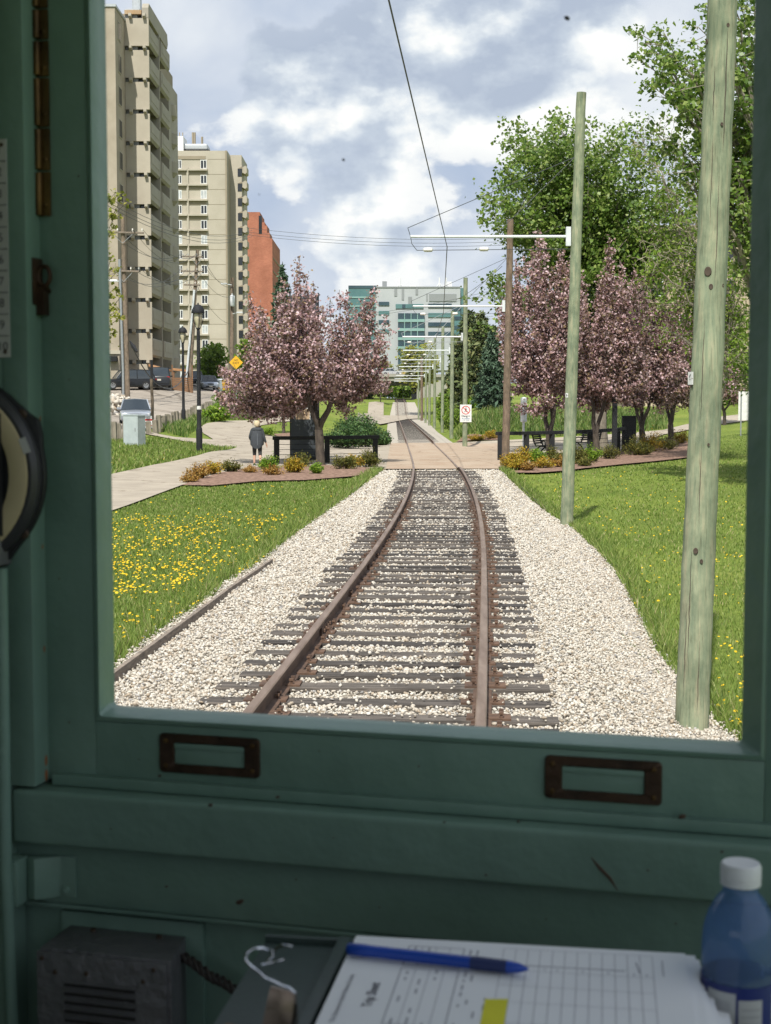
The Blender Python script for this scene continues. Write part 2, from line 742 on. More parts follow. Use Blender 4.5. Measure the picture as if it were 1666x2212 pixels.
# ------------------------------------------------------------------ the setting: land, lawns, paths, road
def lawn_mat(name, a, b, c):
    m, n, l, p = new_mat(name)
    p.inputs['Roughness'].default_value = 0.9
    p.inputs['Specular IOR Level'].default_value = 0.1
    tc = n.new('ShaderNodeTexCoord')

    def nz(s, d):
        q = n.new('ShaderNodeTexNoise')
        q.inputs['Scale'].default_value = s
        q.inputs['Detail'].default_value = d
        q.inputs['Roughness'].default_value = 0.7
        l.new(tc.outputs['Object'], q.inputs['Vector'])
        return q
    big, fine = nz(0.22, 4), nz(9, 6)
    r1 = ramp_node(m.node_tree, [(0.35, a), (0.55, b), (0.72, c)])
    l.new(big.outputs[0], r1.inputs[0])
    r2 = ramp_node(m.node_tree, [(0.3, (0.55, 0.58, 0.5)), (0.7, (1.25, 1.2, 1.1))])
    l.new(fine.outputs[0], r2.inputs[0])
    x = n.new('ShaderNodeMixRGB')
    x.blend_type = 'MULTIPLY'
    x.inputs[0].default_value = 1
    l.new(r1.outputs[0], x.inputs[1]); l.new(r2.outputs[0], x.inputs[2])
    l.new(x.outputs[0], p.inputs['Base Color'])
    b2 = n.new('ShaderNodeBump')
    b2.inputs['Strength'].default_value = 0.8
    b2.inputs['Distance'].default_value = 0.08
    l.new(fine.outputs[0], b2.inputs['Height'])
    l.new(b2.outputs[0], p.inputs['Normal'])
    return m


M_LAWN = lawn_mat('lawn_ground', (0.13, 0.18, 0.04), (0.18, 0.235, 0.05), (0.24, 0.265, 0.075))
xs = np.unique(np.concatenate([np.linspace(-1500, -120, 10), np.linspace(-120, -24, 33), np.arange(-24, 24, 0.5), np.linspace(24, 120, 33), np.linspace(120, 1500, 10)]))
ys = np.unique(np.concatenate([np.linspace(-60, 2, 16), np.arange(2, 62, 0.5), np.arange(62, 140, 1.0), np.arange(140, 460, 5.0), np.linspace(460, 3000, 16)]))
X, Y = np.meshgrid(xs, ys)
Z = ground(X.ravel(), Y.ravel()) - 0.05
ny, nx = X.shape
ii = np.arange(ny * nx).reshape(ny, nx)
o = np_mesh('ground', np.stack([X.ravel(), Y.ravel(), Z], -1), np.stack([ii[:-1, :-1].ravel(), ii[:-1, 1:].ravel(), ii[1:, 1:].ravel(), ii[1:, :-1].ravel()], -1), M_LAWN, smooth=True)
o['kind'] = 'structure'

def cracks(m, scale, width, dark):
    """thin dark joints and cracks with a shape of their own"""
    n, l = m.node_tree.nodes, m.node_tree.links
    p = n['Principled BSDF']
    src = p.inputs['Base Color'].links[0].from_socket
    tc = n.new('ShaderNodeTexCoord')
    nz = n.new('ShaderNodeTexNoise'); nz.inputs['Scale'].default_value = 1.3; nz.inputs['Detail'].default_value = 5
    l.new(tc.outputs['Object'], nz.inputs[0])
    ad = n.new('ShaderNodeVectorMath'); ad.operation = 'MULTIPLY_ADD'; ad.inputs[1].default_value = (1.6, 1.6, 0)
    l.new(nz.outputs['Color'], ad.inputs[0]); l.new(tc.outputs['Object'], ad.inputs[2])
    vo = n.new('ShaderNodeTexVoronoi'); vo.feature = 'DISTANCE_TO_EDGE'; vo.inputs['Scale'].default_value = scale
    l.new(ad.outputs[0], vo.inputs['Vector'])
    rp = ramp_node(m.node_tree, [(0.0, dark), (width, (1, 1, 1))])
    l.new(vo.outputs[0], rp.inputs[0])
    x = n.new('ShaderNodeMixRGB'); x.blend_type = 'MULTIPLY'; x.inputs[0].default_value = 1
    l.new(src, x.inputs[1]); l.new(rp.outputs[0], x.inputs[2]); l.new(x.outputs[0], p.inputs['Base Color'])


M_PATH = mat('path_concrete', (0.385, 0.335, 0.27), 0.9, col2=(0.30, 0.26, 0.21), scale=1.1, detail=10, bump=0.15, bscale=60, spec=0.2)
M_CROSS = mat('rust_stained_concrete', (0.40, 0.325, 0.25), 0.9, col2=(0.34, 0.25, 0.18), scale=0.8, detail=10, bump=0.15, bscale=50, spec=0.2)
M_ROAD = mat('worn_asphalt', (0.36, 0.315, 0.265), 0.95, col2=(0.245, 0.215, 0.185), scale=0.35, detail=12, bump=0.2, bscale=40, spec=0.2)
cracks(M_PATH, .22, .016, (.5, .47, .43))
cracks(M_CROSS, .3, .012, (.45, .38, .32))
cracks(M_ROAD, .16, .03, (.45, .43, .41))
M_MULCH = mat('bark_mulch', (0.33, 0.215, 0.165), 0.95, col2=(0.11, 0.07, 0.052), scale=7, detail=8, bump=0.9, spec=0.1)
M_BALL = mat('limestone_bed', (0.45, 0.41, 0.35), 0.9, col2=(0.31, 0.28, 0.235), scale=26, detail=6, bump=0.8, spec=0.15)

PATH_PX = [(225, 1108), (225, 1027), (330, 1004), (430, 983), (500, 970), (512, 966), (488, 966), (429, 958), (311, 936), (311, 931), (380, 944), (461, 949),
           (440, 936), (430, 922), (447, 914), (490, 909), (560, 907), (660, 903), (660, 908), (600, 911), (565, 918), (553, 928), (575, 939), (640, 948),
           (740, 962), (844, 958), (836, 1013), (700, 1004), (560, 1008), (480, 1020), (400, 1045), (300, 1082)]
sheet('path', gpoly(PATH_PX), 0.0, M_PATH, 0.8)
CROSS_PX = [(834, 1013.5), (844, 957.5), (900, 957), (979, 957), (1079, 958), (1082, 1013)]
cross_poly = gpoly(CROSS_PX)

sheet('crossing', cross_poly, 0.012, M_CROSS, 0.7)
sheet('path', gpoly([(979, 956), (1078, 951), (1200, 945), (1350, 936), (1434, 928), (1500, 912), (1560, 899), (1640, 890), (1640, 905), (1540, 918), (1434, 938), (1360, 962), (1330, 984), (1200, 996), (1080, 1006)]), -0.004, M_PATH, 0.8)
far_off = 0.10
sheet('path', gpoly([(797, 870), (829, 870), (829, 890), (828, 907), (812, 915), (760, 920), (772, 907), (795, 888)]), 0.10, M_PATH, 3.0)
sheet('crossing', gpoly([(790, 900), (826, 898.5), (905, 898.5), (930, 900), (915, 906), (880, 907), (800, 908)]), 0.12, M_PATH, 3.0)
sheet('road', gpoly([(180, 975), (240, 950), (300, 934), (345, 922), (400, 906), (440, 887), (468, 868), (500, 856), (570, 847), (570, 837), (470, 836), (410, 835), (340, 831), (290, 826), (200, 830)]), 0.0, M_ROAD, 2.0)
sheet('mulch_bed', gpoly([(392, 1049), (430, 1036), (475, 1022), (560, 1009), (700, 1005), (834, 1014), (812, 1023), (760, 1030), (660, 1038), (560, 1040), (460, 1050)]), 0.02, M_MULCH, 0.5)
sheet('mulch_bed', gpoly([(1080, 1007), (1200, 997), (1330, 985), (1360, 963), (1430, 952), (1470, 947), (1500, 962), (1490, 988), (1350, 1003), (1230, 1017), (1160, 1022), (1095, 1022)]), 0.02, M_MULCH, 0.5)
sheet('mulch_bed', gpoly([(984, 955), (1000, 944), (1040, 940), (1082, 940), (1082, 950)]), 0.02, M_MULCH, 0.5)
sheet('mulch_bed', gpoly([(600, 943), (590, 938), (640, 934), (690, 938), (690, 950), (650, 949)]), 0.02, M_MULCH, 0.5)

BALL_L = [(150, 1560), (200, 1478), (245, 1438), (350, 1358), (430, 1305), (462, 1282), (480, 1262), (560, 1214), (640, 1150), (740, 1081), (826, 1016)]
BALL_R = [(1080, 1015), (1110, 1043), (1150, 1078), (1190, 1112), (1240, 1142), (1292, 1190), (1330, 1232), (1352, 1272), (1382, 1330), (1410, 1388), (1440, 1432), (1500, 1495), (1545, 1560), (1610, 1604)]
pl, pr = gpoly(BALL_L), gpoly(BALL_R)
ball_poly = [(-3.4, 4.0)] + pl + pr + [(3.3, 9.5), (3.2, 4.0)]
b1 = sheet('ballast', ball_poly, -0.02, M_BALL, 0.35)
far_poly = gpoly([(842, 957), (836, 930), (839, 905), (844, 890), (849, 869), (896, 869), (906, 890), (917, 905), (945, 933), (979, 957)])
b2 = sheet('ballast', far_poly, 0.0, M_BALL, 1.5)

# ------------------------------------------------------------------ loose limestone, one mass
def blob_rocks(cx, cy, cz, size, name, material):
    n = len(cx)
    t = (1 + 5 ** .5) / 2
    iv = np.array([(-1, t, 0), (1, t, 0), (-1, -t, 0), (1, -t, 0), (0, -1, t), (0, 1, t), (0, -1, -t), (0, 1, -t), (t, 0, -1), (t, 0, 1), (-t, 0, -1), (-t, 0, 1)]) / np.sqrt(1 + t * t)
    jf = np.array([(0, 11, 5), (0, 5, 1), (0, 1, 7), (0, 7, 10), (0, 10, 11), (1, 5, 9), (5, 11, 4), (11, 10, 2), (10, 7, 6), (7, 1, 8), (3, 9, 4), (3, 4, 2), (3, 2, 6), (3, 6, 8), (3, 8, 9), (4, 9, 5), (2, 4, 11), (6, 2, 10), (8, 6, 7), (9, 8, 1)])
    q = RNG.normal(size=(n, 4)); q /= np.linalg.norm(q, axis=1, keepdims=True)
    w, x, y, z = q.T
    Rm = np.stack([1 - 2 * (y * y + z * z), 2 * (x * y - z * w), 2 * (x * z + y * w), 2 * (x * y + z * w), 1 - 2 * (x * x + z * z), 2 * (y * z - x * w), 2 * (x * z - y * w), 2 * (y * z + x * w), 1 - 2 * (x * x + y * y)], -1).reshape(n, 3, 3)
    sc3 = RNG.uniform(0.55, 1.25, (n, 3)); sc3[:, 2] *= 0.75
    V = iv[None] * RNG.uniform(0.72, 1.2, (n, 12, 1)) * (sc3 * size[:, None] * 0.5)[:, None, :]
    V = np.einsum('nij,nvj->nvi', Rm, V)
    V[:, :, 2] *= 0.8
    V += np.stack([cx, cy, cz], -1)[:, None, :]
    Fc = (jf[None] + (np.arange(n) * 12)[:, None, None]).reshape(-1, 3)
    return np_mesh(name, V.reshape(-1, 3), Fc, material)


M_STONE = leaf_mat('limestone', [(0.0, (0.18, 0.165, 0.145)), (0.08, (0.36, 0.29, 0.215)), (0.25, (0.45, 0.40, 0.335)), (0.6, (0.53, 0.49, 0.425)), (0.88, (0.60, 0.565, 0.505)), (0.95, (0.36, 0.345, 0.33)), (1.0, (0.25, 0.24, 0.235))], rough=0.85, trans=0.0, spec=0.25)
bp = np.array(ball_poly)
TIE_Y = []
yy = 8.3
while yy < 47.6:
    TIE_Y.append(yy + random.uniform(-0.03, 0.03)); yy += 0.515
TIE_Y2 = []
yy = 80.0
while yy < 330:
    TIE_Y2.append(yy); yy += 0.55


def track_dir(y):
    e = 0.2
    d = Vector((float(track_x(y + e) - track_x(y - e)), 2 * e, 0))
    return d.normalized()


def tie_mask(px_, py_):
    """true over a tie's top"""
    ty = np.array(TIE_Y)
    i = np.clip(np.searchsorted(ty, py_), 1, len(ty) - 1)
    u = px_ - track_x(py_)
    sl = np.gradient(track_x(ty), ty)
    res = np.zeros(len(px_), bool)
    for j in (i - 1, i):
        res |= (np.abs(py_ + u * sl[j] - ty[j]) < 0.115) & (np.abs(u) < 1.24)
    return res


def scatter_stones(y0, y1, dens, s0, s1):
    x0, x1 = bp[:, 0].min(), bp[:, 0].max()
    n = int((x1 - x0) * (y1 - y0) * dens)
    sx, sy = RNG.uniform(x0, x1, n), RNG.uniform(y0, y1, n)
    k = inside(bp + RNG.normal(0, 0.0, bp.shape), np.stack([sx + RNG.normal(0, .06, n), sy], -1))
    sx, sy = sx[k], sy[k]
    u = sx - track_x(sy)
    tm = tie_mask(sx, sy)
    keep = ~(tm & (RNG.random(len(sx)) > 0.055)) & (np.abs(np.abs(u) - 0.7525) > 0.085)
    return sx[keep], sy[keep], tm[keep], RNG.uniform(s0, s1, keep.sum())


SX, SY, ST, SS = [], [], [], []
for a in ((8.8, 15, 1650, .016, .042), (15, 22, 1050, .02, .048), (22, 32, 520, .026, .058), (32, 50, 230, .04, .075)):
    q = scatter_stones(*a)
    for L, v in zip((SX, SY, ST, SS), q):
        L.append(v)
SX, SY, ST, SS = map(np.concatenate, (SX, SY, ST, SS))
SZ = ground(SX, SY) + np.where(ST, 0.035, 0.0) + RNG.uniform(-0.02, 0.012, len(SX))
st = blob_rocks(SX, SY, SZ, SS, 'loose_stone', M_STONE)
tag(st, 'loose pale limestone pieces covering the track bed', 'gravel', kind='stuff')
del SX, SY, SZ, ST, SS

# ------------------------------------------------------------------ the track
M_TIE, n, l, p = new_mat('weathered_tie')
p.inputs['Roughness'].default_value = 0.95
p.inputs['Specular IOR Level'].default_value = 0.15
tc = n.new('ShaderNodeTexCoord'); oi = n.new('ShaderNodeObjectInfo')
mp = n.new('ShaderNodeMapping'); mp.inputs['Scale'].default_value = (0.7, 16, 16)
mu = n.new('ShaderNodeMath'); mu.operation = 'MULTIPLY'; mu.inputs[1].default_value = 57.0
l.new(oi.outputs['Random'], mu.inputs[0])
cb = n.new('ShaderNodeCombineXYZ'); l.new(mu.outputs[0], cb.inputs[0]); l.new(mu.outputs[0], cb.inputs[1])
l.new(tc.outputs['Object'], mp.inputs[0]); l.new(cb.outputs[0], mp.inputs['Location'])
nz = n.new('ShaderNodeTexNoise'); nz.inputs['Scale'].default_value = 3.0; nz.inputs['Detail'].default_value = 6; nz.inputs['Roughness'].default_value = 0.7
l.new(mp.outputs[0], nz.inputs['Vector'])
rp = ramp_node(M_TIE.node_tree, [(0.30, (0.028, 0.026, 0.024)), (0.5, (0.092, 0.084, 0.078)), (0.72, (0.225, 0.203, 0.185))])
l.new(nz.outputs[0], rp.inputs[0])
hv = n.new('ShaderNodeMixRGB'); hv.blend_type = 'MULTIPLY'; hv.inputs[0].default_value = 1
r2 = ramp_node(M_TIE.node_tree, [(0.0, (0.6, 0.6, 0.62)), (1.0, (1.25, 1.2, 1.15))])
l.new(oi.outputs['Random'], r2.inputs[0])
l.new(rp.outputs[0], hv.inputs[1]); l.new(r2.outputs[0], hv.inputs[2]); l.new(hv.outputs[0], p.inputs['Base Color'])
bp_ = n.new('ShaderNodeBump'); bp_.inputs['Strength'].default_value = 0.8; bp_.inputs['Distance'].default_value = 0.02
l.new(nz.outputs[0], bp_.inputs['Height']); l.new(bp_.outputs[0], p.inputs['Normal'])

M_RAIL = mat('rusty_rail', (0.135, 0.08, 0.054), 0.8, metal=0.1, col2=(0.075, 0.045, 0.032), scale=5, bump=0.2, bscale=50)
M_HEAD = mat('worn_rail_head', (0.29, 0.21, 0.16), 0.45, metal=0.4, col2=(0.17, 0.11, 0.075), scale=3.0, stretch=(3, 0.4, 3))
M_RUST = mat('rust', (0.135, 0.078, 0.05), 0.85, col2=(0.07, 0.042, 0.03), scale=12, bump=0.3)

track = thing('railway_track', 'rusty single railway track curving ahead over dark timber ties', 'railway track')
ysr = np.concatenate([np.arange(5, 80, 0.4), np.arange(80, 335, 3.0)])
GAUGE = 0.7525
for s in (-1, 1):
    prof = [(-.068, 0), (-.068, .012), (-.012, .03), (-.012, .105), (-.036, .115), (-.036, .142), (-.028, .150), (.028, .150), (.036, .142), (.036, .115), (.012, .105), (.012, .03), (.068, .012), (.068, 0)]
    m = MB()
    rings = []
    for yv in ysr:
        d = track_dir(yv)
        nrm = Vector((d.y, -d.x, 0))
        c = Vector((float(track_x(yv)), yv, 0)) + nrm * (s * GAUGE)
        zb = float(track_z(yv)) + 0.012 - 0.125 * float(sstep((yv - 47) / 3) * (1 - sstep((yv - 79.5) / 3)))
        rings.append([c + nrm * a + Vector((0, 0, zb + h)) for a, h in prof])
    m.loft(rings)
    k = len(prof)
    m.m = [1 if (i % k) in (5, 6, 7) and i < k * (len(rings) - 1) else 0 for i in range(len(m.f))]
    rl = m.build('rail', [M_RAIL, M_HEAD], track)
    yj = 13.45 if s < 0 else 13.2
    d = track_dir(yj); nrm = Vector((d.y, -d.x, 0))
    c = Vector((float(track_x(yj)), yj, 0)) + nrm * (s * GAUGE)
    ang = Matrix.Translation(c) @ Matrix(((nrm.x, d.x, 0, 0), (nrm.y, d.y, 0, 0), (0, 0, 1, 0), (0, 0, 0, 1)))
    for side in (-1, 1):
        m = MB()
        m.prism([(side * .013, .03), (side * .050, .03), (side * .036, .05), (side * .034, .11), (side * .013, .116)], 'y', -.32, .32, M=ang)
        for t in (-.24, -.08, .08, .24):
            m.lathe([(0.0, 0), (.02, 0), (.02, .022), (0, .022)], n=6, M=ang @ Matrix.Translation((side * .035, t, .075)) @ Matrix.Rotation(side * R(90), 4, 'Y'), cap=False)
        m.build('joint_bar', M_RUST, rl)

tie0 = MB().box(-1.225, 1.225, -.1, .1, -.15, .03).build('tie', M_TIE, bevel=0.012)
pm = MB().box(-.14, .14, -.085, .085, 0, .018)
pm.add([(-.14, -.085, .018)], [])
plate0 = MB()
plate0.box(-.15, .15, -.085, .085, .0, .016)
for a, b_ in ((-.085, -.05), (-.085, .05), (.085, -.05), (.085, .05)):
    plate0.box(a - .009, a + .009, b_ - .009, b_ + .009, .016, .045)
    plate0.box(a - .016 * (1 if a < 0 else 1), a + .016, b_ - .016, b_ + .016, .040, .056)
plate0 = plate0.build('tie_plate', M_RUST)
COL.objects.unlink(tie0); COL.objects.unlink(plate0)
near = [(y_, True) for y_ in TIE_Y]
for i, (ty, _) in enumerate(near + [(y_, False) for y_ in TIE_Y2[:100 - len(TIE_Y)]]):
    t = tie0.copy() if i else tie0
    COL.objects.link(t)
    t.parent = track
    d = track_dir(ty)
    t.location = (float(track_x(ty)) + random.uniform(-.05, .05), ty, random.uniform(-.018, .012) if ty < 60 else -.0275 + random.uniform(-.002, .002))
    t.rotation_euler = (random.uniform(-.012, .012), random.uniform(-.004, .004), math.atan2(-d.x, d.y) + random.uniform(-.012, .012))
    t.scale = (random.uniform(.97, 1.04), random.uniform(.85, 1.1), 1)
    if ty < 32:
        for s in (-1, 1):
            q = plate0.copy() if (i or s > 0) else plate0
            COL.objects.link(q)
            q.parent = t
            q.location = (s * GAUGE, 0, .030)
m = MB()
for ty in TIE_Y2[100 - len(TIE_Y):]:
    c = Vector((float(track_x(ty)), ty, 0)); z = gz(c.x, c.y)
    m.box(c.x - 1.22, c.x + 1.22, ty - .11, ty + .11, z - .1, z + .004)
tag(m.build('tie', M_TIE, track), kind='stuff')

# edging boards
M_BOARD = mat('grey_timber', (0.27, 0.22, 0.175), 0.9, col2=(0.13, 0.105, 0.085), scale=6, stretch=(1, 1, 6), bump=0.4)
def board(name, pix, h, w, label, cat, z0=-0.06, material=M_BOARD):
    pts = [G(*q) for q in pix]
    m = MB()
    for a, b_ in zip(pts[:-1], pts[1:]):
        d = (b_ - a); d.z = 0; d.normalize(); nn = Vector((d.y, -d.x, 0)) * w / 2
        vs = []
        for q in (a, b_):
            zz = gz(q.x, q.y)
            vs += [Vector((q.x, q.y, zz + z0)) - nn, Vector((q.x, q.y, zz + z0)) + nn, Vector((q.x, q.y, zz + h)) + nn, Vector((q.x, q.y, zz + h)) - nn]
        m.add(vs, [(0, 1, 2, 3), (7, 6, 5, 4), (0, 4, 5, 1), (1, 5, 6, 2), (2, 6, 7, 3), (3, 7, 4, 0)])
    o = m.build(name, material, bevel=0.004)
    return tag(o, label, cat)
board('edging_board', [(200, 1508), (255, 1464), (488, 1289)], .075, .04, 'long weathered timber edging board between gravel and dandelion lawn', 'edging board')
board('edging_board', [(488, 1284), (587, 1216)], .055, .04, 'short weathered timber board half buried in gravel beyond the long edging board', 'edging board')
M_EDGE = mat('black_edging', (0.05, 0.048, 0.045), 0.8)
board('edging_strip', [(690, 1110), (760, 1064), (800, 1034), (829, 1012)], .05, .05, 'thin dark edging strip between left lawn and ballast near the crossing', 'edging strip', material=M_EDGE)
board('edging_strip', [(1079, 1011), (1110, 1041), (1150, 1076), (1185, 1106)], .05, .05, 'thin dark edging strip between right lawn and ballast near the crossing', 'edging strip', material=M_EDGE)
t1 = MB()
t1.box(G(846, 1013).x, G(1075, 1013).x, 49.9, 50.25, -0.03, 0.035)

# ------------------------------------------------------------------ grass and dandelions
def blades(sx, sy, h0, h1, w0, name, material, dist_scale=True):
    n = len(sx)
    z = ground(sx, sy) - 0.055
    h = RNG.uniform(h0, h1, n)
    a = RNG.uniform(0, 2 * math.pi, n)
    w = w0 * np.clip(sy / 14.0, 1, 3.5)
    lean = RNG.normal(0, 0.42, (n, 2)) * h[:, None]
    bx, by = np.cos(a) * w * .5, np.sin(a) * w * .5
    V = np.empty((n, 5, 3))
    V[:, 0] = np.stack([sx - bx, sy - by, z], -1)
    V[:, 1] = np.stack([sx + bx, sy + by, z], -1)
    V[:, 2] = np.stack([sx + bx * .7 + lean[:, 0] * .4, sy + by * .7 + lean[:, 1] * .4, z + h * .6], -1)
    V[:, 3] = np.stack([sx - bx * .7 + lean[:, 0] * .4, sy - by * .7 + lean[:, 1] * .4, z + h * .6], -1)
    V[:, 4] = np.stack([sx + lean[:, 0], sy + lean[:, 1], z + h], -1)
    i = np.arange(n) * 5
    T = np.concatenate([np.stack([i, i + 1, i + 2], -1), np.stack([i, i + 2, i + 3], -1), np.stack([i + 3, i + 2, i + 4], -1)])
    return np_mesh(name, V.reshape(-1, 3), T, material)


M_BLADE = leaf_mat('grass_blade', [(0, (0.09, 0.15, 0.028)), (0.35, (0.155, 0.235, 0.042)), (0.75, (0.23, 0.30, 0.07)), (0.94, (0.32, 0.33, 0.12)), (1, (0.42, 0.36, 0.19))], rough=0.5, trans=0.3)
lawn_l = np.array(gpoly([(150, 1545), (200, 1478), (245, 1440), (350, 1360), (430, 1307), (462, 1284), (480, 1264), (560, 1216), (640, 1152), (740, 1083), (812, 1024), (760, 1031), (660, 1039), (560, 1041), (460, 1051), (392, 1050), (300, 1084), (225, 1110), (180, 1130)]))
lawn_r = np.array(gpoly([(1082, 1018), (1095, 1023), (1160, 1023), (1230, 1018), (1350, 1004), (1490, 989), (1502, 962), (1480, 946), (1660, 930)]) + [(16, 40), (12, 24), (8, 14), (4.5, 9.0), (3.3, 8.6)] + gpoly(list(reversed(BALL_R))))
lawn_ul = np.array(gpoly([(228, 1025), (330, 1003), (430, 982), (500, 969), (512, 966), (488, 966), (429, 959), (330, 944), (235, 952)]))


def fill(poly, dens_fn, n0):
    lo, hi = poly.min(0), poly.max(0)
    q = RNG.uniform(lo, hi, (n0, 2))
    q = q[inside(poly, q)]
    return q[RNG.random(len(q)) < dens_fn(q[:, 1])]


ql = fill(lawn_l, lambda y: np.clip((16 / y) ** 1.6, 0, 1), 420000)
qr = fill(lawn_r, lambda y: np.clip((15 / y) ** 1.6, 0, 1), 620000)
qu = fill(lawn_ul, lambda y: np.full(len(y), .3), 60000)
qa = np.concatenate([ql, qr])
g1 = blades(qa[:, 0], qa[:, 1], .03, .085, .009, 'lawn_grass', M_BLADE)
tag(g1, 'short green lawn grass beside the ballast', 'grass', kind='stuff')
qe = []
for pp, sgn in ((pl, -1), (pr, 1)):          # taller tufts along the gravel edge
    for a, b_ in zip(pp[:-1], pp[1:]):
        L = math.hypot(b_[0] - a[0], b_[1] - a[1])
        for _ in range(int(L * 230)):
            t = random.random()
            qe.append((a[0] + (b_[0] - a[0]) * t + sgn * abs(random.gauss(0.02, .16)), a[1] + (b_[1] - a[1]) * t))
qe = np.array([q for q in qe if q[1] > 10])
g2 = blades(qe[:, 0], qe[:, 1], .10, .24, .009, 'edge_grass', M_BLADE)
tag(g2, 'longer grass tufts along the edge of the ballast', 'grass', kind='stuff')
g3 = blades(qu[:, 0], qu[:, 1], .06, .22, .012, 'lawn_grass', M_BLADE)
tag(g3, 'rough grass on the lawn beyond the left path', 'grass', kind='stuff')

M_DAND = leaf_mat('dandelion_yellow', [(0, (0.62, 0.40, 0.012)), (1, (0.75, 0.53, 0.03))], trans=0.1, rough=0.8)


def dandelions(px_rects, seed_n):
    out = []
    for (x0, y0, x1, y1, n) in px_rects:
        for _ in range(n):
            q = G(random.uniform(x0, x1), random.uniform(y0, y1))
            out.append((q.x, q.y))
    return np.array(out)


cl = []
for _ in range(95):
    cx_, cy_ = random.uniform(240, 620), random.uniform(1120, 1290)
    if cy_ > 1300 - (cx_ - 240) * 0.25 or random.random() < 0.35 and cx_ > 480:
        continue
    for _ in range(random.randint(4, 22)):
        cl.append((random.gauss(cx_, 26), random.gauss(cy_, 9)))
for _ in range(150):
    cl.append((random.uniform(240, 440), random.uniform(1140, 1385)))
for _ in range(70):
    cl.append((random.uniform(300, 800), random.uniform(1050, 1150)))
for _ in range(16):
    cx_, cy_ = random.uniform(1280, 1600), random.uniform(1140, 1300)
    for _ in range(random.randint(3, 12)):
        cl.append((random.gauss(cx_, 26), random.gauss(cy_, 9)))
for _ in range(90):
    cl.append((random.uniform(1190, 1600), random.uniform(1020, 1150)))
for _ in range(40):
    cl.append((random.uniform(1545, 1610), random.uniform(1380, 1580)))
for _ in range(40):
    cl.append((random.uniform(240, 470), random.uniform(970, 1020)))
dq = np.array([tuple(G(*q))[:2] for q in cl if 200 < q[0] < 1640])
ok = inside(lawn_l, dq) | inside(lawn_r, dq) | inside(lawn_ul, dq)
dq = dq[ok]
m = MB()
for (x_, y_) in dq:
    z_ = gz(x_, y_) - .05 + random.uniform(.06, .10)
    r_ = random.uniform(.010, .021) * min(1.5, max(1, y_ / 26))
    b0 = len(m.v)
    tx, ty_ = random.uniform(-.5, .25), random.uniform(-.7, .1)
    nrm = Vector((tx, ty_, 1)).normalized()
    q = nrm.to_track_quat('Z', 'Y').to_matrix()
    ring = [Vector((x_, y_, z_)) + q @ Vector((math.cos(k * 1.0472) * r_, math.sin(k * 1.0472) * r_, 0)) for k in range(6)]
    top = Vector((x_, y_, z_)) + nrm * r_ * .45
    bot = Vector((x_, y_, z_)) - nrm * r_ * .5
    m.add(ring + [top, bot], [(k, (k + 1) % 6, 6) for k in range(6)] + [((k + 1) % 6, k, 7) for k in range(6)])
tag(m.build('dandelion', M_DAND), 'yellow dandelion heads scattered through the lawns', 'dandelions', kind='stuff')
# ------------------------------------------------------------------ the tram cab around the camera
W_L, W_R = P(245, 1525, 1.629), P(1605, 1605, 1.45)
CU = (W_R - W_L); CU.z = 0; WIN_W = CU.length; CU.normalize()
CV = Vector((-CU.y, CU.x, 0))                        # outward, along the way of travel
CABM = Matrix(((CU.x, CV.x, 0, W_L.x), (CU.y, CV.y, 0, W_L.y), (0, 0, 1, W_L.z), (0, 0, 0, 1)))
CABI = CABM.inverted()


def wall(px, py, v=0.0):
    """cab coordinates (across, up) of a pixel on the plane v"""
    o_, r_ = CABI @ Vector((0, 0, CAMZ)), CABI.to_3x3() @ ray(px, py)
    t = (v - o_.y) / r_.y
    q = o_ + r_ * t
    return q.x, q.z


M_GREEN = mat('cab_green_paint', (0.165, 0.268, 0.216), 0.42, col2=(0.122, 0.206, 0.168), scale=3.2, detail=12, bump=0.16, bscale=22, spec=0.45, lo=.3, hi=.6)
M_DKGREEN = mat('dark_green_paint', (0.035, 0.062, 0.055), 0.5, col2=(0.025, 0.045, 0.04), scale=6, bump=0.2)
M_BRASS = mat('tarnished_brass', (0.16, 0.095, 0.032), 0.42, metal=0.8, col2=(0.055, 0.034, 0.018), scale=14, detail=8, bump=0.2)
M_BROWNM = mat('dark_bronze', (0.075, 0.042, 0.024), 0.5, metal=0.6, col2=(0.032, 0.02, 0.013), scale=20, bump=0.3)
M_BOLT = mat('old_bolt', (0.10, 0.07, 0.05), 0.55, metal=0.6)
M_BLACK = mat('black_enamel', (0.018, 0.018, 0.02), 0.45)
M_CREAM = mat('cream_enamel', (0.55, 0.46, 0.28), 0.45, col2=(0.45, 0.37, 0.22), scale=9)
M_GREY = mat('grey_hammered_metal', (0.165, 0.165, 0.17), 0.45, metal=0.3, col2=(0.125, 0.125, 0.13), scale=9, bump=0.25, bscale=70)
M_CARD = mat('old_white_card', (0.48, 0.48, 0.46), 0.75, col2=(0.38, 0.38, 0.36), scale=8)
M_INK = mat('printed_ink', (0.05, 0.05, 0.06), 0.8)
M_PINK = mat('ceiling_cream', (0.55, 0.52, 0.45), 0.7)

M_FLOORC = mat('cab_floor', (0.22, 0.18, 0.15), 0.85, col2=(0.15, 0.12, 0.10), scale=6)

cab = thing('tram_cab', 'dark green painted timber tram cab framing the view, with brass hinge and window', 'tram cab', mtx=CABM)
H = 1.42                      # opening height
v_s = -0.034                  # inner face of the sash
uL = wall(207, 1557, v_s)[0]
zB = wall(207, 1557, v_s)[1]
uR = WIN_W + 0.022
u_h = wall(100, 1500, v_s)[0]                         # left edge of the sash
z_lip = wall(115, 1683, v_s)[1]                       # bottom of the sash rail


def cbuild(m, name, material, parent=cab, bevel=0.003, smooth=True, **k):
    return m.build(name, material, parent, smooth=smooth, bevel=bevel, local=True, **k)


